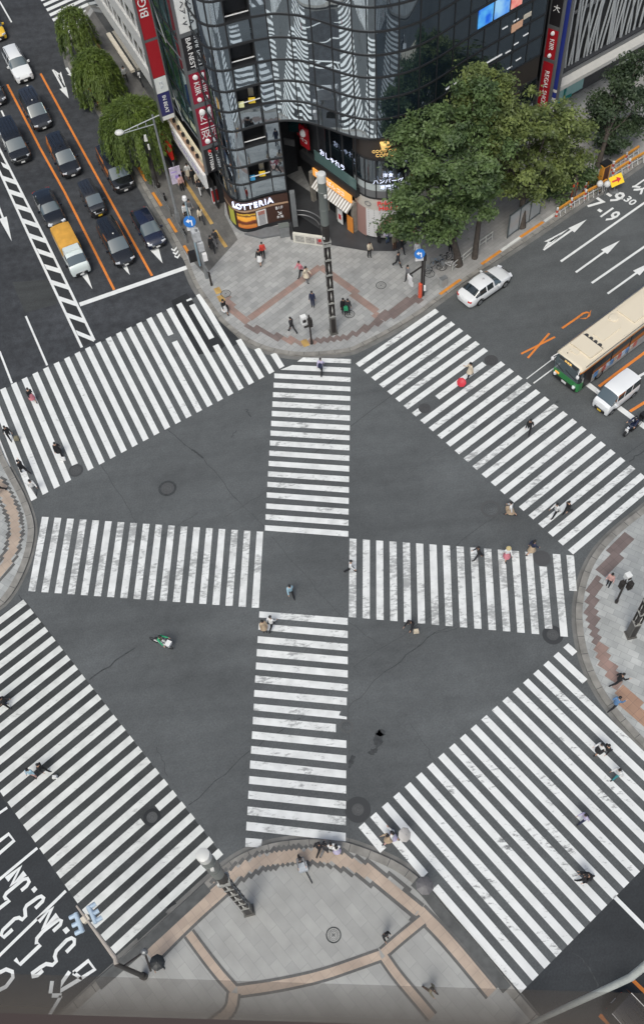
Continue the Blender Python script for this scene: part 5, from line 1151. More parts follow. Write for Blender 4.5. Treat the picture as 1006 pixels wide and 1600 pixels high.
for sx in (-1, 1):
    b = MB(); b.use(M_HL); b.lathe((sx*.9, .03, .72), [(.01, -.1), (.13, -.08), (.13, .08), (.01, .1)], 10); b.build('headlight', t)
    b = MB(); b.use(M_LETW); b.tube([(sx*1.05, -.02, 2.75), (sx*1.2, .3, 2.6)], .03, 6); b.ball((sx*1.2, .32, 2.35), (.14, .1, .2), 8, 6); b.build('wing_mirror', t)
    for y in (-2.35, -8.0):
        b = MB(); b.use(M_TYRE); b.tube([(sx*(w2-.28), y, .48), (sx*(w2+.01), y, .48)], .48, 18); wo = b.build('wheel', t, smooth=40); g = MB(); g.use(M_RIM); g.tube([(sx*(w2-.02), y, .48), (sx*(w2+.02), y, .48)], .28, 12); g.build('rim', wo)
b = MB(); b.use(M_LITO); b.box((.75, .03, .95), (.36, .03, .16)); b.build('indicator', t); b = MB(); b.use(M_PL); b.box((0, .06, .52), (.42, .02, .2)); b.build('number_plate', t)
# ---------------------------------------------------------------- street furniture
def steel(nm, c, r=.5): return mat(nm, c, r, metal=.4)
M_POLE = mat('pole_dark', (.035, .03, .028), .5, metal=.3); M_PGREY = mat('pole_grey', (.30, .30, .28), .5, noise=.1); M_PG2 = mat('pole_green_grey', (.135, .15, .14), .35); M_PWHITE = mat('cap_white', (.58, .58, .55), .4); M_GALV = mat('galvanised', (.25, .26, .265), .45, metal=.4, noise=.15); M_DIA = mat('pale_inlay', (.55, .54, .5), .5)
cols = []
def light_column(px, label, first=None):
    p = G(*px, PZ)
    if first:
        t = dup(first); t.location = (p.x, p.y, PZ); t['label'] = label; return t
    t = thing('light_column', label, 'light column', (p.x, p.y, PZ), .12, 'tall lattice light columns')
    b = MB(); b.use(mat('column_base', (.12, .115, .105), .5, metal=.3)); b.box((0, 0, .04), (.62, .62, .08)); b.box((0, 0, .95), (.46, .46, 1.8)); b.use(M_POLE); b.box((0, 0, .95), (.3, .48, 1.5)); b.build('base', t)
    b = MB(); b.use(M_POLE)
    for x in (-.19, .19):
        for y in (-.19, .19): b.box((x*.85, y*.85, 5.7), (.10, .10, 7.7))
    b.box((0, 0, 5.7), (.26, .26, 7.6)); b.build('lattice_shaft', t)
    b = MB(); b.use(M_DIA)
    for k in range(5):
        z = 2.7+k*1.45
        for a in range(4):
            R = Matrix.Rotation(a*math.pi/2, 3, 'Z'); pts = [R @ Vector((x, -.215, z+dz)) for x, dz in ((0, -.5), (.05, 0), (0, .5), (-.05, 0))]; b.poly(pts)
    b.build('pale_inlay', t)
    b = MB(); b.use(M_PGREY)
    for k in range(5): b.box((0, 0, 1.95+k*1.46), (.48, .48, .12))
    b.box((0, 0, 9.2), (.56, .56, .2)); b.box((0, 0, 9.5), (.6, .6, .07)); b.build('collar', t)
    b = MB(); b.use(M_POLE); b.lathe((0, 0, 9.5), [(.25, 0), (.25, 1.3), (.29, 1.35), (.29, 1.5)], 14); b.build('neck', t)
    b = MB(); b.use(M_PG2); b.lathe((0, 0, 11.0), [(.29, 0), (.29, 1.25), (.315, 1.27), (.315, 1.33), (.30, 1.35), (.30, 2.75), (.32, 2.78), (.32, 2.84), (.29, 2.86), (.29, 3.6)], 20); b.build('lantern_drum', t, smooth=35)
    b = MB(); b.use(M_PWHITE); b.lathe((0, 0, 14.6), [(.305, 0), (.305, .5), (.29, .6), (.16, .65), (.01, .66)], 20); b.build('cap', t, smooth=35)
    b = MB(); b.use(M_PWHITE); b.box((.1, -.34, 13.6), (.16, .14, .22)); b.box((-.2, -.3, 10.0), (.1, .1, .16)); b.build('sensor', t); return t
c0 = light_column((521, 519), 'tall light column standing on the glass building\'s plaza by the sunken entrance')
light_column((389, 1423), 'tall light column on the tan-banded pavement, its white cap over the striped crossing', c0)
light_column((984, 992), 'tall light column on the pale stone pavement, cut by the right edge', c0)
def post_signal(px, label, heads, h, name='pedestrian_signal'):
    p = G(*px, PZ); t = thing(name, label, 'signal', (p.x, p.y, PZ)); b = MB(); b.use(M_POLE); b.lathe((0, 0, 0), [(.11, 0), (.11, .3), (.07, .35), (.065, h)], 10); b.build('post', t)
    for (dx, dy, z, size, m) in heads:
        b = MB(); b.use(M_POLE); b.beam((0, 0, z), (dx, dy, z), .06, .06); b.build('bracket', t); b = MB(); b.use(m); b.box((dx, dy, z), size, .3); 
        b.use(M_POLE); b.box((dx+.0, dy-.02, z), (size[0]*.6, size[1]+.06, size[2]*.35), .3); b.build('signal_head', t)
    return t
post_signal((487, 537), 'slim black pedestrian signal post at the plaza kerb', [(-.42, .1, 2.7, (.42, .35, .75), M_WHITE), (.05, -.1, 2.5, (.3, .28, .8), M_POLE), (-.1, .1, 1.95, (.7, .12, .1), M_POLE)], 3.2)
post_signal((962, 941), 'black pedestrian signal post on the pale stone pavement', [(.1, .15, 3.35, (.36, .36, .5), M_WHITE), (.25, -.2, 2.75, (.3, .28, .75), M_POLE), (-.2, -.05, 2.7, (.26, .26, .75), M_POLE)], 3.3)
def disc_sign(t, c, nrm, r=.34, arrow_=True, m=None, side=-1):
    nrm = Vector(nrm).normalized(); xd = Vector((-nrm.y, nrm.x, 0)).normalized(); yd = nrm.cross(xd)
    c = Vector(c); b = MB(); b.use(m or mat('sign_disc_blue', (.02, .16, .5), .4)); pts = [c+xd*(math.cos(a)*r)+yd*(math.sin(a)*r) for a in np.arange(0, 6.283, 6.283/20)]
    k = len(b.v); b.poly(pts); b.poly([p-nrm*.05 for p in pts][::-1])
    o = b.build('sign_disc', t)
    w_ = MB(); w_.use(M_LETW); q = lambda *ps: w_.poly([c+nrm*.012+xd*x*r+yd*y*r for x, y in ps])
    if arrow_:
        s_ = side
        q((-.62*s_, .12), (-.12*s_, .52), (-.12*s_, .24), (-.12*s_, 0), (-.12*s_, -.28)); q((-.12*s_, 0), (-.12*s_, .24), (.4*s_, .24), (.4*s_, 0)); q((.2*s_, -.7), (.4*s_, -.7), (.4*s_, 0), (.2*s_, 0))
    else: q((-.5, -.3), (.5, -.3), (.5, .3), (-.5, .3))
    w_.build('arrow', o)
    for i in range(20):
        pass
    return o
cam_dir = Vector((0, -1, .35))
p = G(658, 463, PZ); t = thing('sign_post', 'black sign post with a blue arrow disc and a red-wrapped foot', 'sign post', (p.x, p.y, PZ))
b = MB(); b.use(M_POLE); b.lathe((0, 0, 0), [(.13, 0), (.1, .3), (.085, 4.7)], 10); b.lathe((.18, .05, 0), [(.06, 0), (.06, 4.4)], 8); b.build('post', t)
b = MB(); b.use(mat('red_wrap', (.65, .10, .05), .6)); b.lathe((-.12, -.08, .05), [(.16, 0), (.16, 1.45), (.01, 1.46)], 10); b.use(M_LETW); b.box((.22, -.1, 1.0), (.16, .16, .5)); b.build('foot_wrap', t)
b = MB(); b.use(M_POLE); b.beam((0, 0, 3.3), (-1.05, -.45, 3.0), .09, .09); b.box((.1, .1, 4.1), (.36, .36, .5)); b.build('bracket', t)
disc_sign(t, (-.28, -.18, 4.75), cam_dir, .4, side=1); b = MB(); b.use(M_LETW); b.box((-.28, -.1, 4.15), (.62, .05, .34)); b.build('sub_plate', t)
b = MB(); b.use(M_LETW); b.box((-1.05, -.5, 2.7), (.12, .5, .5), .4); b.box((-.95, -.45, 2.1), (.12, .5, .45), .4); b.build('signal_head', t)
p = G(313, 415, PZ); t = thing('sign_post', 'pale blue post with a blue arrow disc on the willow footway', 'sign post', (p.x, p.y, PZ)); hh = HT((313, 415), (304, 343))
b = MB(); b.use(mat('pale_blue_post', (.30, .42, .48), .5)); b.lathe((0, 0, 0), [(.08, 0), (.075, hh+.2)], 10); b.build('post', t); disc_sign(t, (0, -.15, hh), cam_dir, .48, side=1); b = MB(); b.use(M_LETW); b.box((.02, -.12, hh-.72), (.7, .05, .36)); b.build('sub_plate', t)
b = MB(); b.use(M_LETW); b.lathe((0, 0, hh+2.0), [(.16, 0), (.2, .1), (.16, .35), (.02, .4)], 10); b.build('globe', t); b = MB(); b.use(mat('pale_blue_post', ())); b.lathe((0, 0, hh), [(.05, 0), (.05, 2.0)], 8); b.build('post_top', t)
p = G(331, 446, PZ); t = thing('signal_pole', 'dark signal pole with grey boxes at the willow-side kerb', 'signal pole', (p.x, p.y, PZ))
b = MB(); b.use(M_POLE); b.lathe((0, 0, 0), [(.09, 0), (.08, 1.5)], 10); b.use(M_GALV); b.lathe((-.35, .9, 0), [(.14, 0), (.12, 4.6), (.1, 5.2)], 10); b.beam((-.35, .9, 1.5), (0, 0, 1.5), .08, .08); b.build('post', t)
b = MB(); b.use(mat('box_grey_white', (.42, .43, .44), .5, noise=.2)); b.box((-.45, .95, 4.6), (.6, .55, .9), .3); b.box((-.25, .75, 3.6), (.45, .4, .8), .3); b.use(M_LETW); b.box((-.1, .6, 2.6), (.35, .3, .7), .2); b.build('signal_head', t); b = MB(); b.use(M_TRIM); b.box((-1.15, 1.25, 2.2), (.6, .4, .9), .2); b.build('control_box', t)
# street lamp over the left road
p = G(281, 352, PZ); h = HT((281, 352), (238, 184)); e = G(190, 207, h); t = thing('street_lamp', 'grey street lamp whose double arm reaches over the left road past the willow', 'street lamp', (p.x, p.y, PZ))
b = MB(); b.use(M_GALV); b.lathe((0, 0, 0), [(.2, 0), (.18, 1.6), (.13, 1.7), (.1, h*.6), (.08, h+.2)], 12); b.build('pole', t, smooth=40)
tp = G(238, 184, h)-Vector((p.x, p.y, PZ)); ev = e-Vector((p.x, p.y, PZ)); tp = Vector((0, 0, h))
b = MB(); b.use(mat('lamp_arm', (.42, .44, .44), .4, metal=.3)); b.tube([tp+Vector((.5, .1, .05)), ev], .04, 6); b.tube([tp+Vector((0, 0, -.6)), ev+Vector((0, 0, -.12))], .035, 6)
for k in (.25, .5, .75): b.tube([tp.lerp(ev, k), (tp+Vector((0, 0, -.6))).lerp(ev+Vector((0, 0, -.12)), k)], .03, 5)
b.build('arm', t); b = MB(); b.use(M_PWHITE); b.ball(ev+Vector((-.15, 0, .02)), (.36, .28, .2), 12, 6); b.build('lamp_head', t)
b = MB(); b.use(M_GALV); b.beam((0, 0, .6), (0, 0, .62), .1, .1); b.box((.05, -.14, 1.0), (.3, .1, 1.0)); b.build('access_door', t)
p = G(248, 292, PZ); t = thing('lamp_post', 'slim dark lamp post with a white lantern under the nearest willow', 'lamp post', (p.x, p.y, PZ)); b = MB(); b.use(M_POLE); b.lathe((0, 0, 0), [(.17, 0), (.17, .35), (.08, .45), (.07, 2.6), (.05, 5.2)], 10); b.build('pole', t); b = MB(); b.use(M_PWHITE); b.box((0, -.1, 5.2), (.3, .3, .5), taper=.6); b.build('lantern', t); b = MB(); b.use(M_PWHITE); b.box((.08, -.12, 4.3), (.16, .14, .5)); b.build('side_lamp', t)
# banner board on the footway
p = G(281, 298, PZ); t = thing('banner_board', 'lilac and white poster board facing the road on the willow footway', 'banner', (p.x, p.y, PZ)); b = MB(); b.use(M_GALV); b.lathe((0, 0, 0), [(.05, 0), (.05, 3.0)], 8); b.build('post', t)
b = MB(); b.use(mat('lilac_poster', (.56, .5, .62), .5, noise=.25, nscale=3)); b.box((0, -.06, 1.75), (.95, .06, 1.7), .25); bo = b.build('board', t)
b = MB(); b.use(mat('poster_violet', (.36, .26, .6), .5)); b.box((-.1, -.12, 2.1), (.5, .03, .08), .25); b.box((.12, -.1, 1.6), (.4, .03, .3), .25); b.build('printing', bo)
# lit stand signs at the foot of the corner
p = G(340, 316, PZ); t = thing('stand_sign', 'small red and white stand sign at the foot of the corner tower', 'sign', (p.x, p.y, PZ)); b = MB(); b.use(M_LETW); b.box((0, 0, .85), (.75, .3, 1.5), .4); o = b.build('board', t); b = MB(); b.use(M_INKR); b.box((-.05, -.17, .9), (.6, .03, 1.2), .4); b.build('red_face', o)
p = G(352, 300, PZ); t = thing('stand_sign', 'brown menu stand with cream panel beside the dark blade sign', 'sign', (p.x, p.y, PZ)); b = MB(); b.use(M_BROWNW); b.box((0, 0, .8), (.8, .6, 1.5), .4); b.build('stand', t); b = MB(); b.use(M_CREAM); b.box((.0, -.05, 1.5), (.7, .5, .35), .4, taper=.6); b.use(M_LITY); b.box((-.1, -.34, 1.05), (.4, .04, .4), .4); b.build('menu_panel', t)
# subway entrance: white illustrated parapet, curved black hand rails
p0, p1, p2 = G(459, 377, PZ), G(510, 384, PZ), G(505, 366, PZ); t = thing('subway_entrance', 'white-boxed stairway entrance with curved black rails on the glass building\'s plaza', 'subway entrance')
b = MB(); b.use(mat('parapet_cream', (.62, .60, .53), .5, noise=.06)); hp = .95
b.beam((p0.x, p0.y, PZ+hp/2), (p1.x, p1.y, PZ+hp/2), .22, hp); b.beam((p1.x, p1.y, PZ+hp/2), (p1.x-.1, p1.y+2.0, PZ+hp/2), .22, hp+.25); b.build('parapet', t)
pn = MB()
for k, c in enumerate(((.34, .33, .30), (.36, .34, .31), (.28, .2, .2))):
    u, v = p0.lerp(p1, .06+k*.32), p0.lerp(p1, .33+k*.32); pn.use(mat('map_panel_%d' % k, c, .5, noise=.3, nscale=6)); pn.beam((u.x, u.y-.13, PZ+.48), (v.x, v.y-.13, PZ+.48), .03, .62)
pn.use(M_INKR); u = p0.lerp(p1, .82); pn.box((u.x+.02, u.y-.16, PZ+.62), (.35, .03, .25)); pn.build('map_panel', t)
b = MB(); b.use(M_BLACK); b.poly([tuple(v) for v in ((p0.x+.1, p0.y+.2, PZ+.016), (p1.x-.2, p1.y+.2, PZ+.016), (p1.x-.3, p1.y+2.0, PZ+.016), (p0.x+.6, p0.y+3.2, PZ+.016), (p0.x+.0, p0.y+2.2, PZ+.016))]); b.build('stairwell', t)
b = MB(); b.use(M_STEEL)
for off in (0, .55): b.tube([Vector((p0.x+.3+off*.2+2.3*math.sin(a)*(1-off*.3), p0.y+.35+2.2*(1-off*.2)*math.cos(a)*1.0, PZ+1.0-off*.5)) for a in np.arange(0.1, 1.5, .14)], .05, 6)
b.build('hand_rail', t)
p = G(445, 368, PZ); t = thing('vending_cabinet', 'grey street cabinet beside the white stairway entrance', 'cabinet', (p.x, p.y, PZ)); b = MB(); b.use(M_GALV); b.box((0, 0, .55), (.8, .5, 1.1), .05); b.build('case', t); b = MB(); b.use(M_PG2); b.box((0, 0, 1.13), (.86, .56, .07), .05); b.build('lid', t)
# manhole covers and drain rings
mh_first = {}
def manhole(px, r, label, m_c, m_r, inner=.72, z=.010):
    c = G(*px, z if z < .1 else PZ); t = thing('manhole_cover', label, 'manhole cover', (c.x, c.y, c.z if z < .1 else PZ+.008)); 
    if m_r:
        b = MB(); b.use(m_r); n = 28
        for i in range(n):
            a, d = 2*math.pi*i/n, 2*math.pi*(i+1)/n; b.poly([(math.cos(a)*r, math.sin(a)*r, 0), (math.cos(d)*r, math.sin(d)*r, 0), (math.cos(d)*r*inner, math.sin(d)*r*inner, 0), (math.cos(a)*r*inner, math.sin(a)*r*inner, 0)])
        b.build('ring', t)
    b = MB(); b.use(m_c); b.poly([(math.cos(a)*r*(inner+.01), math.sin(a)*r*(inner+.01), .004) for a in np.arange(0, 6.28, 6.2832/28)]); o = b.build('cover', t)
    b = MB(); b.use(M_CRACK)
    for k in (.3, .62, .86):
        rr = r*k*inner
        for i in range(20):
            a, d = 2*math.pi*i/20, 2*math.pi*(i+.75)/20; b.poly([(math.cos(a)*rr, math.sin(a)*rr, .007), (math.cos(d)*rr, math.sin(d)*rr, .007), (math.cos(d)*(rr+.025), math.sin(d)*(rr+.025), .007), (math.cos(a)*(rr+.025), math.sin(a)*(rr+.025), .007)])
    b.build('tread', o); return t
MC = mat('cast_iron', (.07, .07, .07), .6, noise=.2, nscale=6); MCL = mat('iron_grey', (.078, .08, .08), .6, noise=.15, nscale=6)
manhole((262, 763), .66, 'manhole cover with a dark ring on open asphalt near the plaza crossing', MCL, M_CRACK)
manhole((119, 735), .55, 'manhole cover at the foot of the stripes below the queued cars', MCL, mat('ring_grey', (.05, .052, .053), .7))
manhole((559, 1265), .76, 'largest dark manhole cover beside the near end of the central crossing', MCL, mat('ring_black', (.036, .038, .04), .7), .45)
manhole((541, 1135), .42, 'faint manhole cover at the right edge of the near diagonal stripes', M_ROAD, MCL)
manhole((238, 1277), .52, 'manhole cover interrupting a stripe of the crossing by the signal mast', MCL, M_SOOT, .62)
manhole((863, 992), .66, 'round manhole cover in a dark patch at the pale stone end of the stripes', MCL, mat('ring_black', ()), .55)
manhole((846, 872), .58, 'manhole cover cutting a stripe near the pale stone kerb, upper of two', mat('iron_mid', (.075, .075, .076), .6), mat('ring_mid', (.065, .066, .067), .7))
manhole((766, 795), .68, 'pale flush manhole cover on asphalt left of the walking couple', M_ROAD, mat('ring_pale', (.07, .072, .073), .7))
manhole((663, 638), .62, 'manhole cover interrupting a stripe of the crossing in front of the bus', mat('iron_dark', (.06, .06, .061), .7, noise=.1), None)
manhole((767, 563), .72, 'manhole cover at the crossing\'s far end, behind the red umbrella', mat('iron_dark', ()), None)
for px, lb in (((353, 459), 'thin drain ring on the plaza by the willow-side kerb'), ((546, 491), 'thin drain ring on the plaza beside the two people with a green bag'), ((595, 446), 'thin drain ring on open paving in the eastern half of the glass building\'s plaza'), ((671, 428), 'thin drain ring beside the red-wrapped sign post'), ((521, 1461), 'round drain cover in the middle of the tan-banded pavement')):
    manhole(px, .42, lb, M_PAV_N if px[1] < 1000 else M_PAV_S, None, z=.2)
    c = G(*px, PZ+.016); b = MB(); b.use(M_CRACK)
    for i in range(24):
        a, d = 2*math.pi*i/24, 2*math.pi*(i+1)/24; b.poly([(math.cos(q_)*r_, math.sin(q_)*r_, .012) for q_, r_ in ((a, .36), (d, .36), (d, .42), (a, .42))])
    tt_ = [k for k in COL.objects if k.get('label') == lb][0]; b.build('rim', tt_); b = MB(); b.use(M_CRACK); b.lathe((0, 0, .0), [(.05, 0), (.05, .012), (.01, .013)], 8); b.build('centre_plug', tt_)
# guard rails along the kerbs
def guard(px0, px1, label, m, h=.85, first=None):
    a, c = G(*px0, PZ), G(*px1, PZ); t = thing('guard_rail', label, 'guard rail', (a.x, a.y, PZ)); d = c-a; n = max(2, round(d.length/1.7))
    b = MB(); b.use(m)
    for i in range(n+1): q_ = d*(i/n); b.lathe((q_.x, q_.y, 0), [(.05, 0), (.05, h), (.02, h+.03)], 8)
    b.build('posts', t); r = MB(); r.use(m)
    for z in (.35, .8): r.tube([Vector((0, 0, z)), d+Vector((0, 0, z))], .04, 6)
    r.build('rails', t); return t
MGR = mat('guard_grey', (.20, .205, .20), .5, metal=.3)
guard((221, 258), (243, 296), 'grey kerb guard rail under the nearest willow', MGR); guard((247, 303), (268, 338), 'grey kerb guard rail beside the lamp pole, behind the long black people carrier', MGR); guard((273, 347), (293, 380), 'grey kerb guard rail beside the navy hatchback', MGR); guard((157, 156), (181, 193), 'grey kerb guard rail between the first and second willow', MGR)
guard((706, 424), (740, 395), 'pale kerb guard rail at the foot of the large trees', mat('guard_pale', (.45, .45, .42), .5)); guard((748, 388), (768, 374), 'pale short guard rail beyond the large tree trunks', mat('guard_pale', ()))
# glazed bus shelter screens behind the trees
p0, p1 = G(792, 372, PZ), G(842, 334, PZ)
t = thing('bus_shelter', 'glazed bus shelter screen with grey frame under the large trees', 'bus shelter'); b = MB(); b.use(mat('shelter_frame', (.07, .085, .088), .4))
for k in (0, .33, .66, 1): q_ = p0.lerp(p1, k); b.box((q_.x, q_.y, PZ+1.2), (.1, .1, 2.4))
for z in (.15, 2.35): b.beam((p0.x, p0.y, PZ+z), (p1.x, p1.y, PZ+z), .1, .1)
b.build('frame', t); b = MB(); b.use(mat('shelter_glass', (.42, .44, .44), .15, alpha=.75)); b.beam((p0.x, p0.y, PZ+1.25), (p1.x, p1.y, PZ+1.25), .03, 2.1); b.build('glass_panel', t)
# cabinets near the trees
p = G(692, 447, PZ); t = thing('street_cabinet', 'small pale street cabinet by the kerb next to the bicycles', 'cabinet', (p.x, p.y, PZ)); b = MB(); b.use(mat('cabinet_pale', (.33, .34, .33), .5, noise=.1)); b.box((0, 0, .45), (.5, .35, .9), .5); b.build('case', t); b = MB(); b.use(M_GALV); b.box((0, 0, .92), (.56, .4, .06), .5); b.build('lid', t)
# bicycles parked by the trees
def bicycle(px, rz, label, m, first=None):
    p = G(*px, PZ)
    t = thing('bicycle', label, 'bicycle', (p.x, p.y, PZ), rz, 'bicycles parked by the trees')
    for y in (-.52, .52):
        b = MB(); b.use(M_TYRE); b.tube([(0, y+.32*math.cos(a), .33+.32*math.sin(a)) for a in np.arange(0, 6.6, .35)], .022, 5, cap=False); b.build('wheel', t)
    b = MB(); b.use(m); b.tube([(0, .52, .33), (0, .36, .85)], .022, 5); b.tube([(0, .38, .78), (0, -.1, .3)], .022, 5); b.tube([(0, -.1, .3), (0, -.22, .85)], .02, 5); b.tube([(0, -.52, .33), (0, -.1, .3)], .018, 5); b.tube([(0, -.52, .33), (0, -.2, .75)], .018, 5); b.tube([(0, .36, .8), (0, -.18, .72)], .02, 5); b.build('frame', t)
    b = MB(); b.use(M_TRIM); b.ball((0, -.23, .9), (.08, .14, .04), 8, 5); b.build('saddle', t); b = MB(); b.use(M_GALV); b.tube([(-.27, .25, .98), (0, .36, .95), (.27, .25, .98)], .018, 5); b.build('handlebar', t); b = MB(); b.use(M_GALV); b.box((0, .58, .82), (.3, .25, .2), taper=1.15); b.build('basket', t)
for px, rz, lb, m in (((678, 424), 1.9, 'bicycle with a pale frame parked nearest the kerb cabinet', M_GALV), ((684, 413), 2.0, 'bicycle with a blue frame in the middle of the parked row', mat('frame_blue', (.1, .25, .4), .4)), ((694, 410), 2.1, 'bicycle with a dark frame parked against the tree trunk', M_TRIM), ((701, 420), 1.8, 'white bicycle parked by the pale guard rail', M_LETW)): bicycle(px, rz, lb, m)
# road works: two rows of orange-topped barriers with red and white posts, arrow boards
pnames = [['striped red and white post at the very start of the barriers', 'striped red and white post beside the slanted red board', 'striped red and white post next to the white globe lamps', 'striped red and white post by the foot of the yellow arrow board'], ['striped red and white post just past the yellow arrow board', 'striped red and white post where the road-side barriers leave the picture'], ['striped red and white post behind the slanted red board'], ['striped red and white post beside the tall arrow cabinet', 'striped red and white post farthest along the footway barriers']]
M_BO = mat('barrier_orange', (.62, .27, .04), .55); M_BW = mat('barrier_white', (.6, .6, .58), .5); M_CR = mat('cone_red', (.5, .06, .03), .5)
rows = [[(868, 340), (890, 325), (912, 312), (934, 300), (946, 292)], [(955, 280), (980, 264), (1004, 250)], [(912, 301), (935, 285)], [(955, 268), (975, 254), (996, 240)]]
names = [['nearest to the orange kerb', 'beside the slanted red board', 'before the white numerals', 'under the yellow arrow board'], ['beyond the yellow arrow board on the road side', 'at the right edge on the road side'], ['behind the red board on the footway side'], ['beyond the tall arrow cabinet on the footway side', 'farthest, at the right edge on the footway side']]
for r_, row in enumerate(rows):
    for k in range(len(row)-1):
        a, c = G(*row[k], .003), G(*row[k+1], .003); m_ = (a+c)/2; d = c-a; L = d.length-.3; rz = math.atan2(d.y, d.x)
        t = thing('road_barrier', 'orange-topped barrier, '+names[r_][k], 'barrier', (m_.x, m_.y, .003), rz, 'road works barriers')
        b = MB(); b.use(M_BO); b.beam((-L/2, 0, .82), (L/2, 0, .82), .14, .2); b.build('top_rail', t); b = MB(); b.use(M_BW)
        for x in (-L/2+.1, 0, L/2-.1): b.beam((x, -.28, 0), (x, 0, .8), .05, .05); b.beam((x, .28, 0), (x, 0, .8), .05, .05)
        b.beam((-L/2, 0, .4), (L/2, 0, .4), .05, .08); b.build('frame', t)
        t = thing('road_works_post', pnames[r_][k], 'post', (a.x, a.y, .003), 0, 'striped posts between barriers')
        b = MB(); b.use(M_TRIM); b.lathe((0, 0, 0), [(.22, 0), (.2, .08), (.05, .1)], 10); b.build('foot', t); b = MB(); b.use(M_CR); b.lathe((0, 0, .08), [(.11, 0), (.1, .75), (.05, .78)], 10); b.build('sleeve', t); b = MB(); b.use(M_BW); b.lathe((0, 0, .36), [(.115, 0), (.112, .2)], 10); b.build('white_band', t); b = MB(); b.use(M_BW); b.lathe((0, 0, .8), [(.10, 0), (.10, .25), (.02, .3)], 10); b.build('white_cap', t)
p = G(893, 316, .003); t = thing('warning_board', 'slanted orange-red lettered board standing at the start of the road works', 'sign', (p.x, p.y, 0)); b = MB(); b.use(mat('fluorescent_red', (.75, .10, .04), .5)); b.box((0, 0, 1.0), (.5, .12, 1.9), .6, ); o = b.build('board', t); text('工\n事\n中', M_INK, .42, (-.05, -.09, 1.05), (math.cos(.6), math.sin(.6), 0), UPZ, o); b = MB(); b.use(M_TRIM); b.box((0, .1, .05), (.6, .6, .1), .6); b.build('foot', t)
p = G(958, 300, .003); t = thing('arrow_board', 'yellow board with a dark red arrow tilted over the barriers', 'sign', (p.x, p.y, 0)); n_ = Vector((-.2, -.8, .7)); b = MB(); b.use(mat('signal_yellow', (.82, .56, .02), .5)); xd = Vector((.93, .3, .1)).normalized(); yd = n_.cross(xd).normalized(); c = Vector((0, 0, 1.25)); 
b.poly([c+xd*x+yd*y for x, y in ((-.6, -.42), (.6, -.42), (.6, .42), (-.6, .42))]); b.poly([c-n_*.05+xd*x+yd*y for x, y in ((-.6, .42), (.6, .42), (.6, -.42), (-.6, -.42))]); o = b.build('board', t)
b = MB(); b.use(M_INKR); b.poly([c+n_*.03+xd*x+yd*y for x, y in ((-.42, -.07), (.08, -.07), (.08, .07), (-.42, .07))]); b.poly([c+n_*.03+xd*x+yd*y for x, y in ((.05, -.25), (.45, 0), (.05, .25))]); b.build('arrow', o); b = MB(); b.use(M_GALV); b.tube([(0, 0, 0), (0, .05, 1.2)], .05, 6); b.box((0, 0, .04), (.7, .5, .08)); b.build('stand', t)
p = G(939, 290, .003); t = thing('arrow_cabinet', 'tall orange-framed dark sign cabinet standing among the barriers', 'sign', (p.x, p.y, 0), .5); b = MB(); b.use(M_BO); b.box((0, 0, 1.15), (.85, .4, 2.1)); b.build('frame', t); b = MB(); b.use(mat('cabinet_face', (.08, .03, .02), .4)); b.box((0, -.21, 1.15), (.55, .03, 1.8)); b.build('face', t); b = MB(); b.use(M_TRIM); b.box((0, .05, 2.3), (.8, .6, .15)); b.build('hood', t)
p = G(937, 305, .003); t = thing('warning_lamp', 'pair of white globe lamps on the barrier by the yellow board', 'lamp', (p.x, p.y, 0)); b = MB(); b.use(M_BW); b.ball((-.25, 0, 1.25), .28, 10, 6); b.ball((.35, -.1, 1.2), .28, 10, 6); b.build('globe', t); b = MB(); b.use(M_GALV); b.tube([(-.25, 0, 0), (-.25, 0, 1.1)], .04, 6); b.tube([(.35, -.1, 0), (.35, -.1, 1.1)], .04, 6); b.build('stand', t)
# vehicle signals on a mast arm, lower left
pb = G(226, 1526, PZ); hz = HT((226, 1526), (186, 1499)); top = Vector((pb.x, pb.y, PZ+hz)); 
t = thing('signal_mast', 'signal mast with a long arm carrying two pale blue three-lamp heads, lower left', 'traffic signal')
b = MB(); b.use(M_POLE); b.lathe((pb.x, pb.y, PZ), [(.2, 0), (.2, .5), (.14, .55), (.12, hz)], 12); b.build('pole', t, smooth=40)
tip = G(120, 1415, PZ+hz+.35); el = G(180, 1496, PZ+hz); b = MB(); b.use(mat('arm_tan', (.36, .32, .28), .5)); b.tube([top, el, tip], [.12, .12, .05], 8); b.build('arm', t)
M_SIG = mat('signal_pale_blue', (.40, .50, .60), .4)
def head(ca, cb, vis):
    b = MB(); b.use(M_SIG); d = (cb-ca); d.normalize(); v = vis.normalized(); b.tube([ca-d*.08, ca-d*.04, cb+d*.04, cb+d*.08], [.05, .13, .13, .05], 10)
    for k in (.05, .5, .95): q_ = ca.lerp(cb, k); b.tube([q_, q_+v*.36], .115, 12); b.use(M_TRIM); b.tube([q_+v*.361, q_+v*.364], .09, 12); b.use(M_SIG)
    o = b.build('signal_head', t, smooth=45); k = MB(); k.use(M_CREAM); q_ = ca.lerp(cb, .5)-v*.38; k.box(q_, (.35, .3, .3), .6); k.build('bracket', o)
zz = PZ+hz+.1
head(G(139, 1417, zz), G(150, 1441, zz), G(165, 1413, zz-.1)-G(143, 1427, zz)); head(G(119, 1428, zz), G(129, 1455, zz), G(104, 1452, zz-.1)-G(124, 1442, zz))
q1 = G(195, 1512, PZ+hz*.8); q2 = G(226, 1487, PZ+hz*.8); q3 = G(236, 1517, PZ+hz*.6); b = MB(); b.use(M_POLE); b.tube([Vector((pb.x, pb.y, PZ+hz*.8)), q2], .06, 6); b.tube([q2, q3], .06, 6); b.use(M_STEEL); b.ball(q2, .2, 8, 5); b.build('side_bracket', t)
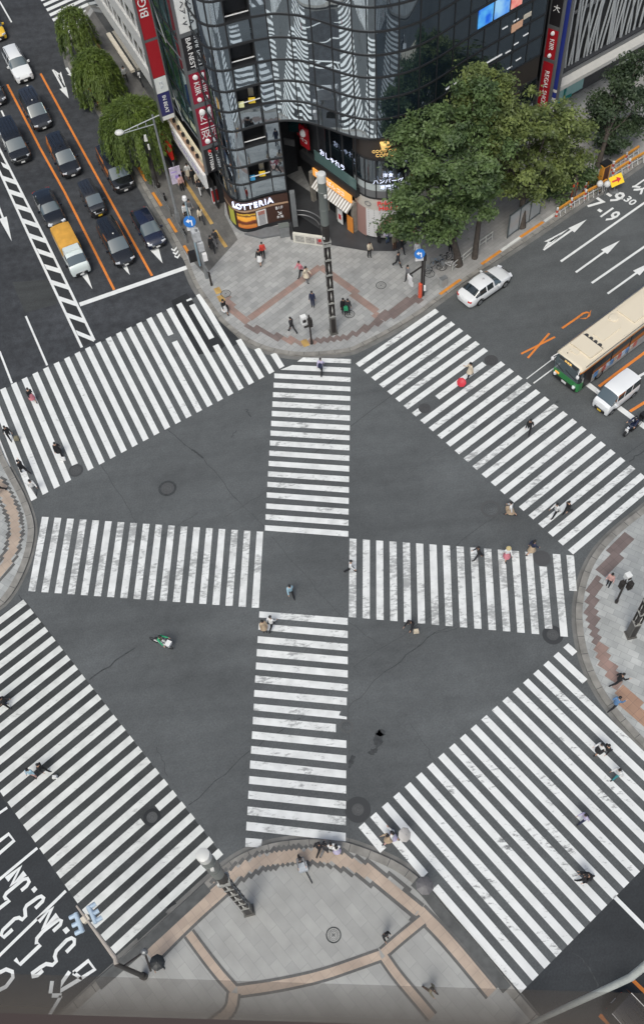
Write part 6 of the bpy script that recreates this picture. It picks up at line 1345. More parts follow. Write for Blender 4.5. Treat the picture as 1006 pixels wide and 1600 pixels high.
# tall pale mast, bottom right
t = thing('steel_mast', 'pale curved steel mast crossing the bottom right corner', 'mast'); b = MB(); b.use(mat('mast_pale', (.36, .38, .36), .45, noise=.1)); 
b.tube([G(790, 1622, .05), G(845, 1592, 3.2), G(890, 1571, 6), G(945, 1546, 8.6), G(985, 1527, 10.4), G(1030, 1490, 12.2), G(1080, 1440, 14)], [.13, .135, .145, .155, .165, .17, .17], 14); b.build('shaft', t, smooth=40); b = MB(); b.use(M_GALV); q_ = G(790, 1622, 0); b.lathe((q_.x, q_.y, 0), [(.45, 0), (.45, .3), (.3, .34)], 12); b.build('foot', t)
# blue recycling bin by the white building
p = G(171, 36, PZ); t = thing('waste_bin', 'blue and navy bin by the side street at the top left', 'bin', (p.x, p.y, PZ), .4); b = MB(); b.use(mat('bin_navy', (.01, .02, .06), .5)); b.box((0, 0, .7), (1.0, .7, 1.4)); b.build('case', t); b = MB(); b.use(mat('bin_blue', (.03, .22, .32), .5)); b.box((0, 0, 1.48), (1.05, .75, .2), taper=.9); b.build('lid', t)
# small kerbside bits: litter bin, bollards
for px, lb in (((290, 369), 'short black bollard on the kerb beside the navy hatchback'), ((259, 313), 'short black bollard at the foot of the grey lamp pole')):
    p = G(*px, PZ); t = thing('bollard', lb, 'bollard', (p.x, p.y, PZ), group='kerbside bollards'); b = MB(); b.use(M_TRIM); b.lathe((0, 0, 0), [(.1, 0), (.09, .75), (.06, .82), (.01, .85)], 10); b.build('post', t); b = MB(); b.use(M_GALV); b.lathe((0, 0, .6), [(.1, 0), (.1, .06)], 10); b.build('band', t)
# ---------------------------------------------------------------- trees
def leafmat(name, c, var=.45):
    m = bpy.data.materials.new(name); m.use_nodes = True; t, b, tc = node_chain(m); L = t.links
    n = t.nodes.new('ShaderNodeTexNoise'); n.inputs['Scale'].default_value = .9; n.inputs['Detail'].default_value = 4; L.new(tc.outputs['Object'], n.inputs['Vector'])
    r = t.nodes.new('ShaderNodeValToRGB'); e = r.color_ramp.elements; e[0].position = .32; e[1].position = .7
    e[0].color = (c[0]*(1-var), c[1]*(1-var), c[2]*(1-var), 1); e[1].color = (c[0]*(1+var)*1.15, c[1]*(1+var), c[2]*(1+var*.5), 1)
    L.new(n.outputs['Fac'], r.inputs[0]); L.new(r.outputs[0], b.inputs['Base Color']); b.inputs['Roughness'].default_value = .55
    tr = t.nodes.new('ShaderNodeBsdfTranslucent'); L.new(r.outputs[0], tr.inputs[0]); mx = t.nodes.new('ShaderNodeMixShader'); mx.inputs[0].default_value = .3
    L.new(b.outputs[0], mx.inputs[1]); L.new(tr.outputs[0], mx.inputs[2]); L.new(mx.outputs[0], t.nodes['Material Output'].inputs['Surface']); MATS[name] = m; return m
M_BARK = mat('bark', (.07, .058, .048), .9, noise=.3, nscale=4)
def leaves_mesh(name, P_, N_, U_, ln, wd, m):
    """one pointed quad per leaf"""
    n = len(P_); N_ = N_/np.linalg.norm(N_, axis=1, keepdims=True); U_ = U_-N_*(U_*N_).sum(1, keepdims=True); U_ /= np.linalg.norm(U_, axis=1, keepdims=True)+1e-9; V_ = np.cross(N_, U_)
    ln = np.asarray(ln).reshape(-1, 1); wd = np.asarray(wd).reshape(-1, 1)
    v = np.stack([P_-U_*ln, P_+V_*wd, P_+U_*ln, P_-V_*wd], 1).reshape(-1, 3)
    me = bpy.data.meshes.new(name); me.vertices.add(4*n); me.vertices.foreach_set('co', v.astype(np.float32).ravel()); me.loops.add(4*n); me.loops.foreach_set('vertex_index', np.arange(4*n, dtype=np.int32)); me.polygons.add(n)
    me.polygons.foreach_set('loop_start', np.arange(0, 4*n, 4, dtype=np.int32)); me.materials.append(m); me.update(calc_edges=True); me.validate(); return me
def crown(blobs, dens, m, name, parent, ln=.17, seed=0):
    g = np.random.default_rng(seed); P_, N_ = [], []
    for c, r in blobs:
        # each bough is a cluster of smaller sprays so the outline stays ragged
        ns = int(10*r*r/2.2)+6; dirs = g.normal(size=(ns, 3)); dirs[:, 2] = dirs[:, 2]*.8+.15; dirs /= np.linalg.norm(dirs, axis=1, keepdims=True); rad = r*g.uniform(.5, 1.18, size=(ns, 1)); sc = np.array(c)+dirs*rad*np.array([1, 1, .68])
        for s_ in sc:
            k = int(dens*1.1*g.uniform(.6, 1.4)); q_ = g.normal(size=(k, 3))*np.array([.36, .36, .13])*g.uniform(.7, 1.25); P_.append(s_+q_); d = (s_-np.array(c)); N_.append(g.normal(size=(k, 3))*.55+np.array([0, 0, .9])+d/np.linalg.norm(d)*.35)
    P_ = np.concatenate(P_); N_ = np.concatenate(N_); n = len(P_)
    me = leaves_mesh(name, P_, N_, g.normal(size=(n, 3)), g.uniform(.7, 1.3, n)*ln, g.uniform(.7, 1.3, n)*ln*.55, m); o = bpy.data.objects.new(name, me); COL.objects.link(o); o.parent = parent; return o
def broadleaf(name, label, base, blobs, m, dens=70, seed=0, trunk_r=.28, ln=.15, lean=None):
    t = thing(name, label, 'tree', group=None)
    crown(blobs, dens, m, 'crown', t, ln, seed)
    b = MB(); b.use(M_BARK); base = Vector(base); cc = sum((Vector(c) for c, r in blobs), Vector())/len(blobs); fork = Vector((base.x*.7+cc.x*.3, base.y*.7+cc.y*.3, max(2.6, base.z+2.8)))
    b.tube([base, base.lerp(fork, .4)+Vector((.06, .04, 0)), fork], [trunk_r*1.35, trunk_r, trunk_r*.85], 10)
    for c, r in blobs:
        c = Vector(c); mid = fork.lerp(c, .5)+Vector((0, 0, -.4)); b.tube([fork-Vector((0, 0, .2)), mid, c], [trunk_r*.5, trunk_r*.28, .04], 6)
    b.build('trunk', t, smooth=50); return t
LF = leafmat('leaf_zelkova', (.092, .156, .062)); LF2 = leafmat('leaf_zelkova_light', (.135, .19, .066)); LF3 = leafmat('leaf_dark', (.045, .078, .042)); LFW = leafmat('leaf_willow', (.095, .155, .03), .4)
def bl(lst): return [(tuple(PY(u, v, Y)), r) for u, v, Y, r in lst]
broadleaf('broadleaf_tree', 'large broadleaf street tree nearest the plaza, its left side covering the round shop corner', G(716, 414, PZ),
          bl([(650, 355, 55.5, 1.4), (630, 300, 56.5, 1.3), (665, 300, 55.5, 1.7), (648, 245, 57, 1.5), (690, 245, 56.5, 1.9), (672, 200, 58, 1.6), (712, 195, 57.5, 1.8), (720, 285, 55.5, 1.8), (700, 340, 55, 1.5), (738, 325, 55.5, 1.2), (742, 148, 58.5, 1.3), (755, 240, 57, 1.9), (615, 345, 56, .9), (628, 205, 58, .7), (690, 365, 54.8, .9)]), LF, 80, 3)
broadleaf('broadleaf_tree', 'large broadleaf street tree on the right of the pair, lighter green crown over the pavement', G(741, 405, PZ).lerp(G(838, 338, PZ), .75),
          bl([(765, 170, 59.5, 1.5), (800, 160, 60, 1.7), (830, 195, 60, 1.8), (790, 215, 59, 1.8), (862, 180, 61.5, 1.5), (880, 215, 62, 1.4), (845, 245, 60.5, 1.8), (895, 250, 62.5, 1.1), (800, 265, 59, 1.7), (870, 275, 61.5, 1.3), (830, 290, 60, 1.2), (785, 290, 58.5, 1.2), (775, 135, 60, 1.1), (905, 200, 63, .8), (740, 118, 60, 1.0), (765, 195, 59, 1.6), (735, 165, 59.3, 1.2)]), LF2, 80, 4)
broadleaf('broadleaf_tree', 'small dark broadleaf tree at the start of the road works', G(893, 318, PZ), bl([(885, 280, 62.5, 1.1), (905, 268, 63.2, 1.0), (870, 300, 62, .9), (912, 285, 63, .8)]), LF, 70, 5, .16)
broadleaf('broadleaf_tree', 'dark slender tree in front of the finned building at the right edge', G(932, 262, PZ), bl([(950, 175, 67, 1.3), (975, 150, 68, 1.4), (985, 120, 68.5, 1.4), (1000, 160, 68, 1.2), (960, 210, 66.5, 1.1), (940, 200, 67, 1.0), (998, 95, 69, 1.0), (980, 190, 67.5, 1.2), (950, 230, 66, .8), (940, 160, 68, .9), (965, 125, 68.5, 1.0)]), LF3, 75, 6, .2)
p_ = G(741, 403, PZ); t = thing('broadleaf_tree', 'second trunk with a thin crown close behind the nearest large tree', 'tree'); b = MB(); b.use(M_BARK); b.tube([p_, p_+Vector((.1, .2, 3)), p_+Vector((.3, .6, 6.5))], [.26, .2, .1], 10); b.build('trunk', t, smooth=50); crown(bl([(765, 285, 57.2, 1.2), (748, 305, 56.8, 1.0)]), 70, LF, 'crown', t, .17, 9)
def willow(label, base, topz, R, seed, n=170):
    g = np.random.default_rng(seed); base = Vector(base); t = thing('willow_tree', label, 'tree', group='willows along the willow footway')
    P_, N_, U_ = [], [], []
    for i in range(n):
        a = g.uniform(0, 6.283); rr = R*math.sqrt(g.uniform(.02, 1)); z0 = topz-(rr/R)**2*1.3+g.uniform(-.25, .25); ln_ = g.uniform(1.8, 5.0)*(.6+.4*rr/R); x, y = base.x+rr*math.cos(a), base.y+rr*math.sin(a)
        m_ = int(ln_*26); s_ = g.uniform(0, 1, m_); dx = s_**.7*.5*math.cos(a)+g.normal(0, .07, m_); dy = s_**.7*.5*math.sin(a)+g.normal(0, .07, m_); z = z0+.25*np.sin(s_*1.5)-s_*ln_
        P_.append(np.stack([x+dx, y+dy, np.maximum(z, .7)], 1)); U_.append(np.tile([.15*math.cos(a), .15*math.sin(a), -1.0], (m_, 1))+g.normal(0, .3, (m_, 3))); N_.append(g.normal(size=(m_, 3))*.5+np.array([math.cos(a), math.sin(a), .8]))
    k = int(n*15); a = g.uniform(0, 6.283, k); rr = R*np.sqrt(g.uniform(0, 1, k))*.95; z = topz-(rr/R)**2*1.3+g.normal(0, .18, k); P_.append(np.stack([base.x+rr*np.cos(a), base.y+rr*np.sin(a), z], 1)); U_.append(np.stack([np.cos(a), np.sin(a), -.5+0*a], 1)+g.normal(0, .3, (k, 3))); N_.append(np.array([0, 0, 1.])+g.normal(size=(k, 3))*.5)
    P_ = np.concatenate(P_); me = leaves_mesh('crown', P_, np.concatenate(N_), np.concatenate(U_), g.uniform(.12, .24, len(P_)), g.uniform(.025, .05, len(P_)), LFW); o = bpy.data.objects.new('crown', me); COL.objects.link(o); o.parent = t
    b = MB(); b.use(M_BARK); b.tube([base, base+Vector((.1, 0, topz*.5)), base+Vector((0, .1, topz-.5))], [.24, .18, .1], 8)
    for i in range(7): a = i*.9; b.tube([base+Vector((0, 0, topz*.55)), base+Vector((R*.35*math.cos(a), R*.35*math.sin(a), topz-.6)), base+Vector((R*.75*math.cos(a), R*.75*math.sin(a), topz-.9))], [.09, .06, .02], 5)
    b.build('trunk', t, smooth=50)
def wbase(u, v, z): p = G(u, v, z); return (p.x, p.y, PZ)
willow('largest weeping willow, beside the grey street lamp and its double arm', wbase(204, 175, 5.6), 6.2, 2.85, 21, 250)
willow('weeping willow in the middle of the row, at the curved end of the footway', wbase(142, 90, 4.6), 5.0, 2.0, 22, 170)
willow('weeping willow in front of the side-street crossing at the top edge', wbase(110, 22, 4.6), 5.0, 1.7, 23, 75)
# tufts of ornamental grass in the planting strip
def tuft(px, label, m, r=.5, h=.8, seed=0):
    g = np.random.default_rng(seed); c = G(*px, PZ); n = 380; a = g.uniform(0, 6.283, n); s_ = g.uniform(0, 1, n); rr = r*s_*g.uniform(.5, 1.1, n); P_ = np.stack([c.x+rr*np.cos(a), c.y+rr*np.sin(a), PZ+h*(.2+.8*np.sin(s_*2.2))*g.uniform(.6, 1, n)], 1)
    U_ = np.stack([np.cos(a), np.sin(a), 1.1-1.8*s_], 1); me = leaves_mesh('grass_clump', P_, np.stack([np.cos(a), np.sin(a), .9+0*a], 1)+g.normal(size=(n, 3))*.3, U_, g.uniform(.14, .28, n), g.uniform(.015, .03, n), m)
    o = bpy.data.objects.new('grass_tuft', me); COL.objects.link(o); tag(o, label, 'plant', 'ornamental grass clumps')
GR = leafmat('grass_straw', (.16, .14, .07), .3); GR2 = leafmat('grass_green', (.07, .09, .03), .3)
tuft((126, 62), 'straw-coloured grass clump at the kerb tip, left of the footway strip', GR, .6, 1.0, 1); tuft((138, 58), 'straw-coloured grass clump nearest the yellow guide strip', GR, .6, 1.1, 2); tuft((118, 72), 'greenish grass clump on the curved kerb tip', GR2, .55, .8, 3); tuft((150, 158), 'low green clump at the trunk of the middle willow', GR2, .6, .6, 4); tuft((158, 172), 'low green clump by the guard rail between willows', GR2, .5, .5, 5)
# ---------------------------------------------------------------- people
M_SKIN = mat('skin', (.48, .29, .20), .55); M_HAIRK = mat('hair_black', (.012, .010, .010), .5); M_HAIRB = mat('hair_brown', (.05, .028, .018), .5); M_EYE = mat('eye_dark', (.02, .015, .012), .3); M_LIP = mat('lip', (.32, .12, .10), .5)
def rx(v, a): c, s = math.cos(a), math.sin(a); return Vector((v.x, v.y*c-v.z*s, v.y*s+v.z*c))
def skeleton(p):
    """joints of a 1.68 m figure facing +Y; p = leg/arm angles in degrees (forward positive)"""
    r = math.radians; J = {}; lean = r(p.get('lean', 3)); drop = p.get('drop', 0)
    hip = Vector((0, 0, .92-drop)); J['hip'] = (hip, (.15, .105)); up = lambda z: hip+rx(Vector((0, 0, z)), -lean)
    J['waist'] = (up(.17), (.128, .092)); J['chest'] = (up(.37), (.158, .112)); J['neck0'] = (up(.50), (.075, .066)); J['neck'] = (up(.56), (.052, .052)); hd = p.get('nod', 0)*.01
    J['head0'] = (up(.62)+Vector((0, .012+hd*.3, 0)), (.066, .082)); J['head1'] = (up(.70)+Vector((0, .02+hd, 0)), (.077, .096)); J['head2'] = (up(.77)+Vector((0, .012+hd*1.3, 0)), (.058, .07))
    E_ = [('hip', 'waist', 'torso'), ('waist', 'chest', 'torso'), ('chest', 'neck0', 'torso'), ('neck0', 'neck', 'neck'), ('neck', 'head0', 'head'), ('head0', 'head1', 'head'), ('head1', 'head2', 'head')]
    for s, sx in (('l', -1), ('r', 1)):
        th, kn = r(p[s+'leg'][0]), r(p[s+'leg'][1]); h = hip+Vector((sx*.085, 0, -.06)); k = h+rx(Vector((0, 0, -.40)), th); a = k+rx(Vector((0, 0, -.39)), th-kn); f = r(p[s+'leg'][2]) if len(p[s+'leg']) > 2 else 0
        toe = a+rx(Vector((0, .15, -.045)), f); J['thigh'+s] = (h, (.088, .09)); J['knee'+s] = (k, (.056, .06)); J['calf'+s] = (k.lerp(a, .35)+rx(Vector((0, -.015, 0)), th-kn), (.052, .056)); J['ankle'+s] = (a, (.036, .04)); J['heel'+s] = (a+rx(Vector((0, -.02, -.05)), f), (.036, .035)); J['toe'+s] = (toe+rx(Vector((0, 0, -.015)), f), (.036, .026))
        E_ += [('hip', 'thigh'+s, 'hips'), ('thigh'+s, 'knee'+s, 'leg'), ('knee'+s, 'calf'+s, 'leg'), ('calf'+s, 'ankle'+s, 'leg'), ('ankle'+s, 'heel'+s, 'foot'), ('heel'+s, 'toe'+s, 'foot')]
        ar, el, out = p[s+'arm']; ar, el, out = r(ar), r(el), r(out); sh = up(.455)+Vector((sx*.165, 0, 0)); 
        def dirr(a): v = rx(Vector((0, 0, -1)), a); return Vector((v.x+sx*math.sin(out), v.y*math.cos(out), v.z*math.cos(out)))
        e_ = sh+dirr(ar)*.28; w_ = e_+dirr(ar+el)*.24; hnd = w_+dirr(ar+el*1.1)*.07; J['sh'+s] = (sh, (.062, .058)); J['el'+s] = (e_, (.042, .042)); J['wr'+s] = (w_, (.027, .027)); J['ha'+s] = (hnd, (.040, .020)); J['_dir'+s] = (dirr(ar+el*1.1), (0, 0))
        E_ += [('chest', 'sh'+s, 'torso'), ('sh'+s, 'el'+s, 'uparm'), ('el'+s, 'wr'+s, 'forearm'), ('wr'+s, 'ha'+s, 'hand')]
    return J, E_
POSES = {'walk': dict(lleg=(24, 6, 12), rleg=(-20, 26, -32), larm=(-24, 14, 8), rarm=(22, 24, 8), lean=5, drop=.045), 'walk2': dict(lleg=(-16, 36, -34), rleg=(18, 8, 6), larm=(20, 28, 9), rarm=(-22, 12, 9), lean=5, drop=.035),
         'stand': dict(lleg=(2, 2, 0), rleg=(-2, 3, 0), larm=(3, 10, 8), rarm=(5, 12, 8), lean=1, drop=.0), 'phone': dict(lleg=(3, 3, 0), rleg=(-5, 5, -4), larm=(4, 14, 8), rarm=(25, 105, 6), lean=4, nod=4, drop=.003),
         'run': dict(lleg=(42, 34, 4), rleg=(-26, 62, -50), larm=(-42, 75, 10), rarm=(34, 80, 10), lean=14, drop=.085), 'umbrella': dict(lleg=(20, 6, 10), rleg=(-16, 22, -26), larm=(-16, 14, 8), rarm=(38, 92, 8), lean=3, drop=.035),
         'push': dict(lleg=(20, 6, 10), rleg=(-18, 24, -28), larm=(42, 28, 6), rarm=(42, 28, 6), lean=10, drop=.04), 'ride': dict(lleg=(72, 78, 0), rleg=(68, 74, 0), larm=(50, 22, 16), rarm=(50, 22, 16), lean=18, drop=.14), 'bend': dict(lleg=(22, 8, 10), rleg=(-14, 22, -24), larm=(36, 24, 8), rarm=(30, 40, 8), lean=28, nod=5, drop=.04)}
def seg_d(P_, a, b):
    ab = b-a; t = np.clip(((P_-a) @ ab)/(ab @ ab+1e-9), 0, 1); return np.linalg.norm(P_-(a+t[:, None]*ab), axis=1)
FIG = {}
def figure(pose):
    if pose in FIG: return FIG[pose]
    J, E_ = skeleton(POSES[pose]); names = [k for k in J if k[0] != '_']; idx = {k: i for i, k in enumerate(names)}
    me = bpy.data.meshes.new('fig'); me.from_pydata([tuple(J[k][0]) for k in names], [(idx[a], idx[b]) for a, b, c in E_], []); o = bpy.data.objects.new('fig', me); COL.objects.link(o)
    o.modifiers.new('s', 'SKIN'); 
    if not me.skin_vertices: me.skin_vertices.new()
    sv = me.skin_vertices[0].data
    for k in names: sv[idx[k]].radius = J[k][1]; sv[idx[k]].use_root = (k == 'hip')
    sb = o.modifiers.new('b', 'SUBSURF'); sb.levels = 1; sb.render_levels = 1
    em = bpy.data.meshes.new_from_object(o.evaluated_get(bpy.context.evaluated_depsgraph_get())); bpy.data.objects.remove(o)
    n = len(em.vertices); V = np.empty(n*3, np.float32); em.vertices.foreach_get('co', V); V = V.reshape(-1, 3).astype(float)
    NV = np.empty(n*3, np.float32); em.vertices.foreach_get('normal', NV); NV = NV.reshape(-1, 3)
    D = np.stack([seg_d(V, np.array(J[a][0]), np.array(J[b][0])) for a, b, c in E_], 1); reg = [E_[i][2] for i in D.argmin(1)]
    faces = [tuple(p.vertices) for p in em.polygons]; freg = []
    for f in faces:
        c = {}
        for i in f: c[reg[i]] = c.get(reg[i], 0)+1
        freg.append(max(c, key=c.get))
    head = np.array(J['head1'][0]); zmin = V[:, 2].min(); hipz = J['hip'][0].z
    body = MB(); body.use(M_SKIN); body.v = [tuple(p) for p in V]; body.f = list(faces); body.mi = [0]*len(faces)
    for s in 'lr':                                    # fingers and a thumb, slightly curled
        h = J['ha'+s][0]; d = J['_dir'+s][0].normalized(); sx = -1 if s == 'l' else 1; fw_ = Vector((0, 1, 0)); fw_ = (fw_-d*fw_.dot(d)).normalized(); inn = d.cross(fw_)*(1 if s == 'l' else -1)
        for k, (off, ln_) in enumerate(((.030, .068), (.010, .078), (-.010, .072), (-.029, .056))):
            p0 = h+fw_*off+d*.015; body.tube([p0, p0+d*ln_*.5+inn*.006, p0+d*ln_*.85+inn*.024], [.0095, .009, .006], 5)
        p0 = h-d*.03+fw_*.03; body.tube([p0, p0+fw_*.028+d*.02+inn*.01, p0+fw_*.036+d*.05+inn*.016], [.011, .0095, .007], 5)
    hd = Vector(head); body.tube([hd+Vector((0, .085, .02)), hd+Vector((0, .118, -.012)), hd+Vector((0, .09, -.02))], [.008, .016, .01], 5)
    for sx in (-1, 1): body.ball(hd+Vector((sx*.078, .0, -.005)), (.012, .026, .034), 6, 4)
    body.use(M_EYE)
    for sx in (-1, 1): body.ball(hd+Vector((sx*.031, .092, .022)), (.013, .006, .008), 6, 4)
    body.use(M_LIP); body.box(hd+Vector((0, .092, -.052)), (.045, .012, .012))
    def part(cond, infl, m, closef=None):
        b = MB(); b.use(m); mp = {}
        for f, r_ in zip(faces, freg):
            c = V[list(f)].mean(0)
            if cond(r_, c):
                q_ = []
                for i in f:
                    if i not in mp: mp[i] = len(b.v); b.v.append(tuple(V[i]+NV[i]*infl))
                    q_.append(mp[i])
                b.f.append(tuple(q_)); b.mi.append(0)
        return b.mesh('garment', 180)
    dm = mat('cloth', (.1, .1, .1))
    R_ = {'body': body.mesh('person', 60), 'zmin': float(zmin), 'hip': float(hipz), 'J': J}
    R_['top'] = part(lambda r_, c: r_ in ('torso', 'uparm', 'forearm') or (r_ == 'hips' and c[2] > hipz-.06), .016, dm); R_['short'] = part(lambda r_, c: r_ in ('torso', 'uparm') or (r_ == 'hips' and c[2] > hipz-.05), .014, dm)
    R_['trousers'] = part(lambda r_, c: r_ in ('hips', 'leg') , .012, dm); R_['shoes'] = part(lambda r_, c: r_ == 'foot', .010, dm)
    hb = MB(); hb.use(dm); hb.ball(hd+Vector((0, -.016, .022)), (.093, .106, .098), 12, 8); hb.v = [v for v in hb.v]
    R_['hair'] = hb.mesh('hair', 180); lg = MB(); lg.use(dm); lg.ball(hd+Vector((0, -.016, .022)), (.096, .108, .098), 12, 8); lg.tube([hd+Vector((0, -.06, .03)), hd+Vector((0, -.10, -.1)), hd+Vector((0, -.11, -.26))], [.07, .085, .05], 8); R_['longhair'] = lg.mesh('hair', 180)
    hh = MB(); hh.use(dm); hh.lathe(hd+Vector((0, -.01, .06)), [(.17, 0), (.165, .015), (.10, .02), (.09, .09), (.01, .105)], 14); R_['hat'] = hh.mesh('hat', 50)
    rl = abs(J['kneel'][0].y-J['kneer'][0].y)/2; hip = J['hip'][0]
    def skirt(bot, wd): 
        b = MB(); b.use(dm); n_ = 14
        rows = [[(math.cos(a)*(.155+(wd-.155)*k)*1.0, hip.y+math.sin(a)*(.115+(wd*.9+rl*.5-.115)*k), hip.z+.1-(hip.z+.1-bot)*k) for a in np.arange(0, 6.283, 6.2832/n_)] for k in (0, .35, .7, 1)]
        for A_, B_ in zip(rows, rows[1:]):
            for i in range(n_): b.poly([A_[i], A_[(i+1) % n_], B_[(i+1) % n_], B_[i]])
        return b.mesh('skirt', 180)
    R_['skirt'] = skirt(.42, .25); R_['coat'] = skirt(.55, .24); FIG[pose] = R_; return R_
def cloth(c): return mat('cloth_%d_%d_%d' % tuple(int(x*1000) for x in c), c, .8, noise=.12, nscale=9)
C_ = dict(black=(.014, .014, .016), dark=(.03, .03, .034), grey=(.16, .16, .165), white=(.68, .68, .67), cream=(.60, .52, .40), beige=(.42, .32, .22), navy=(.018, .024, .06), blue=(.10, .20, .36), sky=(.30, .46, .55), red=(.58, .05, .035), pink=(.58, .20, .24), rose=(.55, .33, .30), green=(.03, .30, .14), teal=(.04, .22, .24), lilac=(.48, .44, .60), brown=(.10, .055, .035), khaki=(.2, .18, .12), denim=(.05, .08, .15), skin=(.48, .29, .20))
def add_part(key, fig, m, parent, name):
    o = bpy.data.objects.new(name, fig[key]); COL.objects.link(o); o.parent = parent; o.material_slots[0].link = 'OBJECT'; o.material_slots[0].material = m; return o
def person(px, to, pose, top, low, label, style='trousers', hair='hair', hairc=None, zb=None, scale=1.0, group=None, shoes='dark', sleeve='top'):
    """px = photo position of the feet, to = photo offset the figure faces"""
    f = figure(pose); z = zb if zb is not None else .005
    p = G(*px, z); q_ = G(px[0]+to[0], px[1]+to[1], z); d = q_-p
    t = bpy.data.objects.new('person', f['body']); COL.objects.link(t); t.location = (p.x, p.y, z-f['zmin']*scale+.012*scale); t.rotation_euler = (0, 0, math.atan2(d.y, d.x)-math.pi/2); t.scale = (scale,)*3
    tag(t, label, 'person', group); add_part(sleeve, f, cloth(C_[top]), t, 'top' if style != 'coat' else 'coat')
    if style == 'trousers': add_part('trousers', f, cloth(C_[low]), t, 'trousers')
    elif style == 'skirt': add_part('skirt', f, cloth(C_[low]), t, 'skirt')
    elif style == 'coat': add_part('trousers', f, cloth(C_[low]), t, 'trousers'); add_part('coat', f, cloth(C_[top]), t, 'coat_skirt')
    elif style == 'shorts': add_part('trousers', f, cloth(C_[low]), t, 'trousers')
    add_part('shoes', f, cloth(C_[shoes]), t, 'shoes'); add_part('longhair' if hair == 'long' else 'hair', f, hairc or M_HAIRK, t, 'hair')
    if hair == 'hat': add_part('hat', f, cloth((.52, .43, .22)), t, 'sun_hat')
    return t
def world(t, v): 
    return Matrix.LocRotScale(t.location, t.rotation_euler, t.scale) @ Vector(v)
def hand(t, pose, s='r'): return world(t, FIG[pose]['J']['ha'+s][0])
def bag(pos, size, col, label, rz=0, name='bag', cat='bag'):
    o = thing(name, label, cat, tuple(pos), rz); b = MB(); b.use(cloth(C_[col])); w_, d, h = size
    prof = [(-1, -1), (1, -1), (1, 1), (-1, 1)]
    for z0, k0, z1, k1 in ((0, .86, .12, 1), (.12, 1, .8, .95), (.8, .95, 1, .75)):
        A_ = [Vector((x*w_/2*k0, y*d/2*k0, -h+z0*h-.12)) for x, y in prof]; B_ = [Vector((x*w_/2*k1, y*d/2*k1, -h+z1*h-.12)) for x, y in prof]
        for i in range(4): b.poly([A_[i], A_[(i+1) % 4], B_[(i+1) % 4], B_[i]])
        if z0 == 0: b.poly(A_[::-1])
        if z1 == 1: b.poly(B_)
    b.build('pouch', o); h_ = MB(); h_.use(cloth(C_[col])); h_.tube([(-w_*.3, 0, -.14), (-w_*.2, 0, -.02), (0, 0, .01), (w_*.2, 0, -.02), (w_*.3, 0, -.14)], .012, 5); h_.build('strap', o); return o
def umbrella(pos, col, label, tilt=(0, 0, 1), r=.52, h=.0, alpha=1):
    o = thing('umbrella', label, 'umbrella', tuple(pos)); n_ = Vector(tilt).normalized(); q_ = n_.to_track_quat('Z', 'Y').to_matrix(); m = mat('umbrella_'+label[:14].replace(' ', '_'), col, .5, alpha=alpha, noise=.06); b = MB(); b.use(m)
    top = n_*.75; N = 8; rings = [(.0, 0), (.35, -.05), (.7, -.15), (1, -.30)]
    pts = [[top+q_ @ Vector((math.cos(a)*r*k, math.sin(a)*r*k, z*r*1.1)) for a in np.arange(0, 6.28, 6.2832/N)] for k, z in rings]
    for i in range(N):
        j = (i+1) % N; b.poly([pts[0][0], pts[1][i], pts[1][j]])
        for A_, B_ in ((pts[1], pts[2]), (pts[2], pts[3])): b.poly([A_[i], B_[i], B_[j], A_[j]])
    b.build('canopy', o); s_ = MB(); s_.use(M_STEEL); s_.tube([n_*-.1, n_*.82], .012, 6); s_.build('shaft', o); k = MB(); k.use(M_TRIM); k.tube([n_*-.18, n_*-.02], .018, 6); k.build('handle', o); return o
# ---- north plaza
K = PZ
person((412, 403), (3, 8), 'stand', 'red', 'black', 'person in a red jacket standing close behind a companion near the burger shop', zb=K)
person((407, 412), (-2, 8), 'walk', 'black', 'white', 'person in a black top and long white skirt on the plaza near the burger shop', 'skirt', 'long', zb=K)
person((470, 431), (-8, 6), 'walk', 'pink', 'black', 'person in a bright pink top on the central plaza', zb=K)
person((479, 440), (8, 5), 'walk2', 'cream', 'grey', 'person in a long cream coat beside the pink top on the plaza', 'coat', 'long', zb=K)
person((489, 479), (0, 10), 'stand', 'navy', 'navy', 'person in a navy suit facing the crossing, behind the slim signal post', zb=K)
person((457, 519), (-6, -4), 'walk', 'dark', 'black', 'person in a dark jacket walking across the plaza, left of the slim signal post', zb=K)
person((537, 490), (3, 8), 'stand', 'black', 'black', 'person all in black at the foot of the tall light column', 'coat', zb=K)
t = person((544, 491), (3, 8), 'stand', 'dark', 'black', 'person in dark clothes carrying a green bag near the tall light column', zb=K)
bag(hand(t, 'stand')+Vector((.05, 0, .35)), (.34, .2, .4), 'green', 'bright green bag carried near the tall light column')
t = person((352, 490), (6, 6), 'walk', 'black', 'white', 'person in black and white pulling a case at the willow-side kerb', 'skirt', 'long', zb=K)
bag(hand(t, 'walk', 'l')+Vector((0, 0, .0)), (.36, .24, .55), 'black', 'black wheeled case pulled at the willow-side kerb', name='suitcase', cat='suitcase')
t = person((502, 583), (2, -8), 'walk', 'lilac', 'black', 'person with a dark rucksack at the top of the central striped crossing')
bag(world(t, (0, -.2, 1.42)), (.3, .16, .42), 'navy', 'dark rucksack on the back at the top of the central crossing', t.rotation_euler.z, 'rucksack', 'bag')
person((577, 402), (5, 5), 'phone', 'cream', 'black', 'person in a cream top looking at a phone before the round shop', zb=K)
person((592, 380), (3, -5), 'stand', 'black', 'black', 'person in black standing against the spotted shop wall', zb=K+.012)
person((605, 380), (-5, -3), 'stand', 'lilac', 'denim', 'person in a lilac shirt standing against the spotted shop wall', zb=K+.012)
person((621, 417), (6, 3), 'walk', 'dark', 'black', 'person in a dark suit striding between the round shop and the sign post', zb=K)
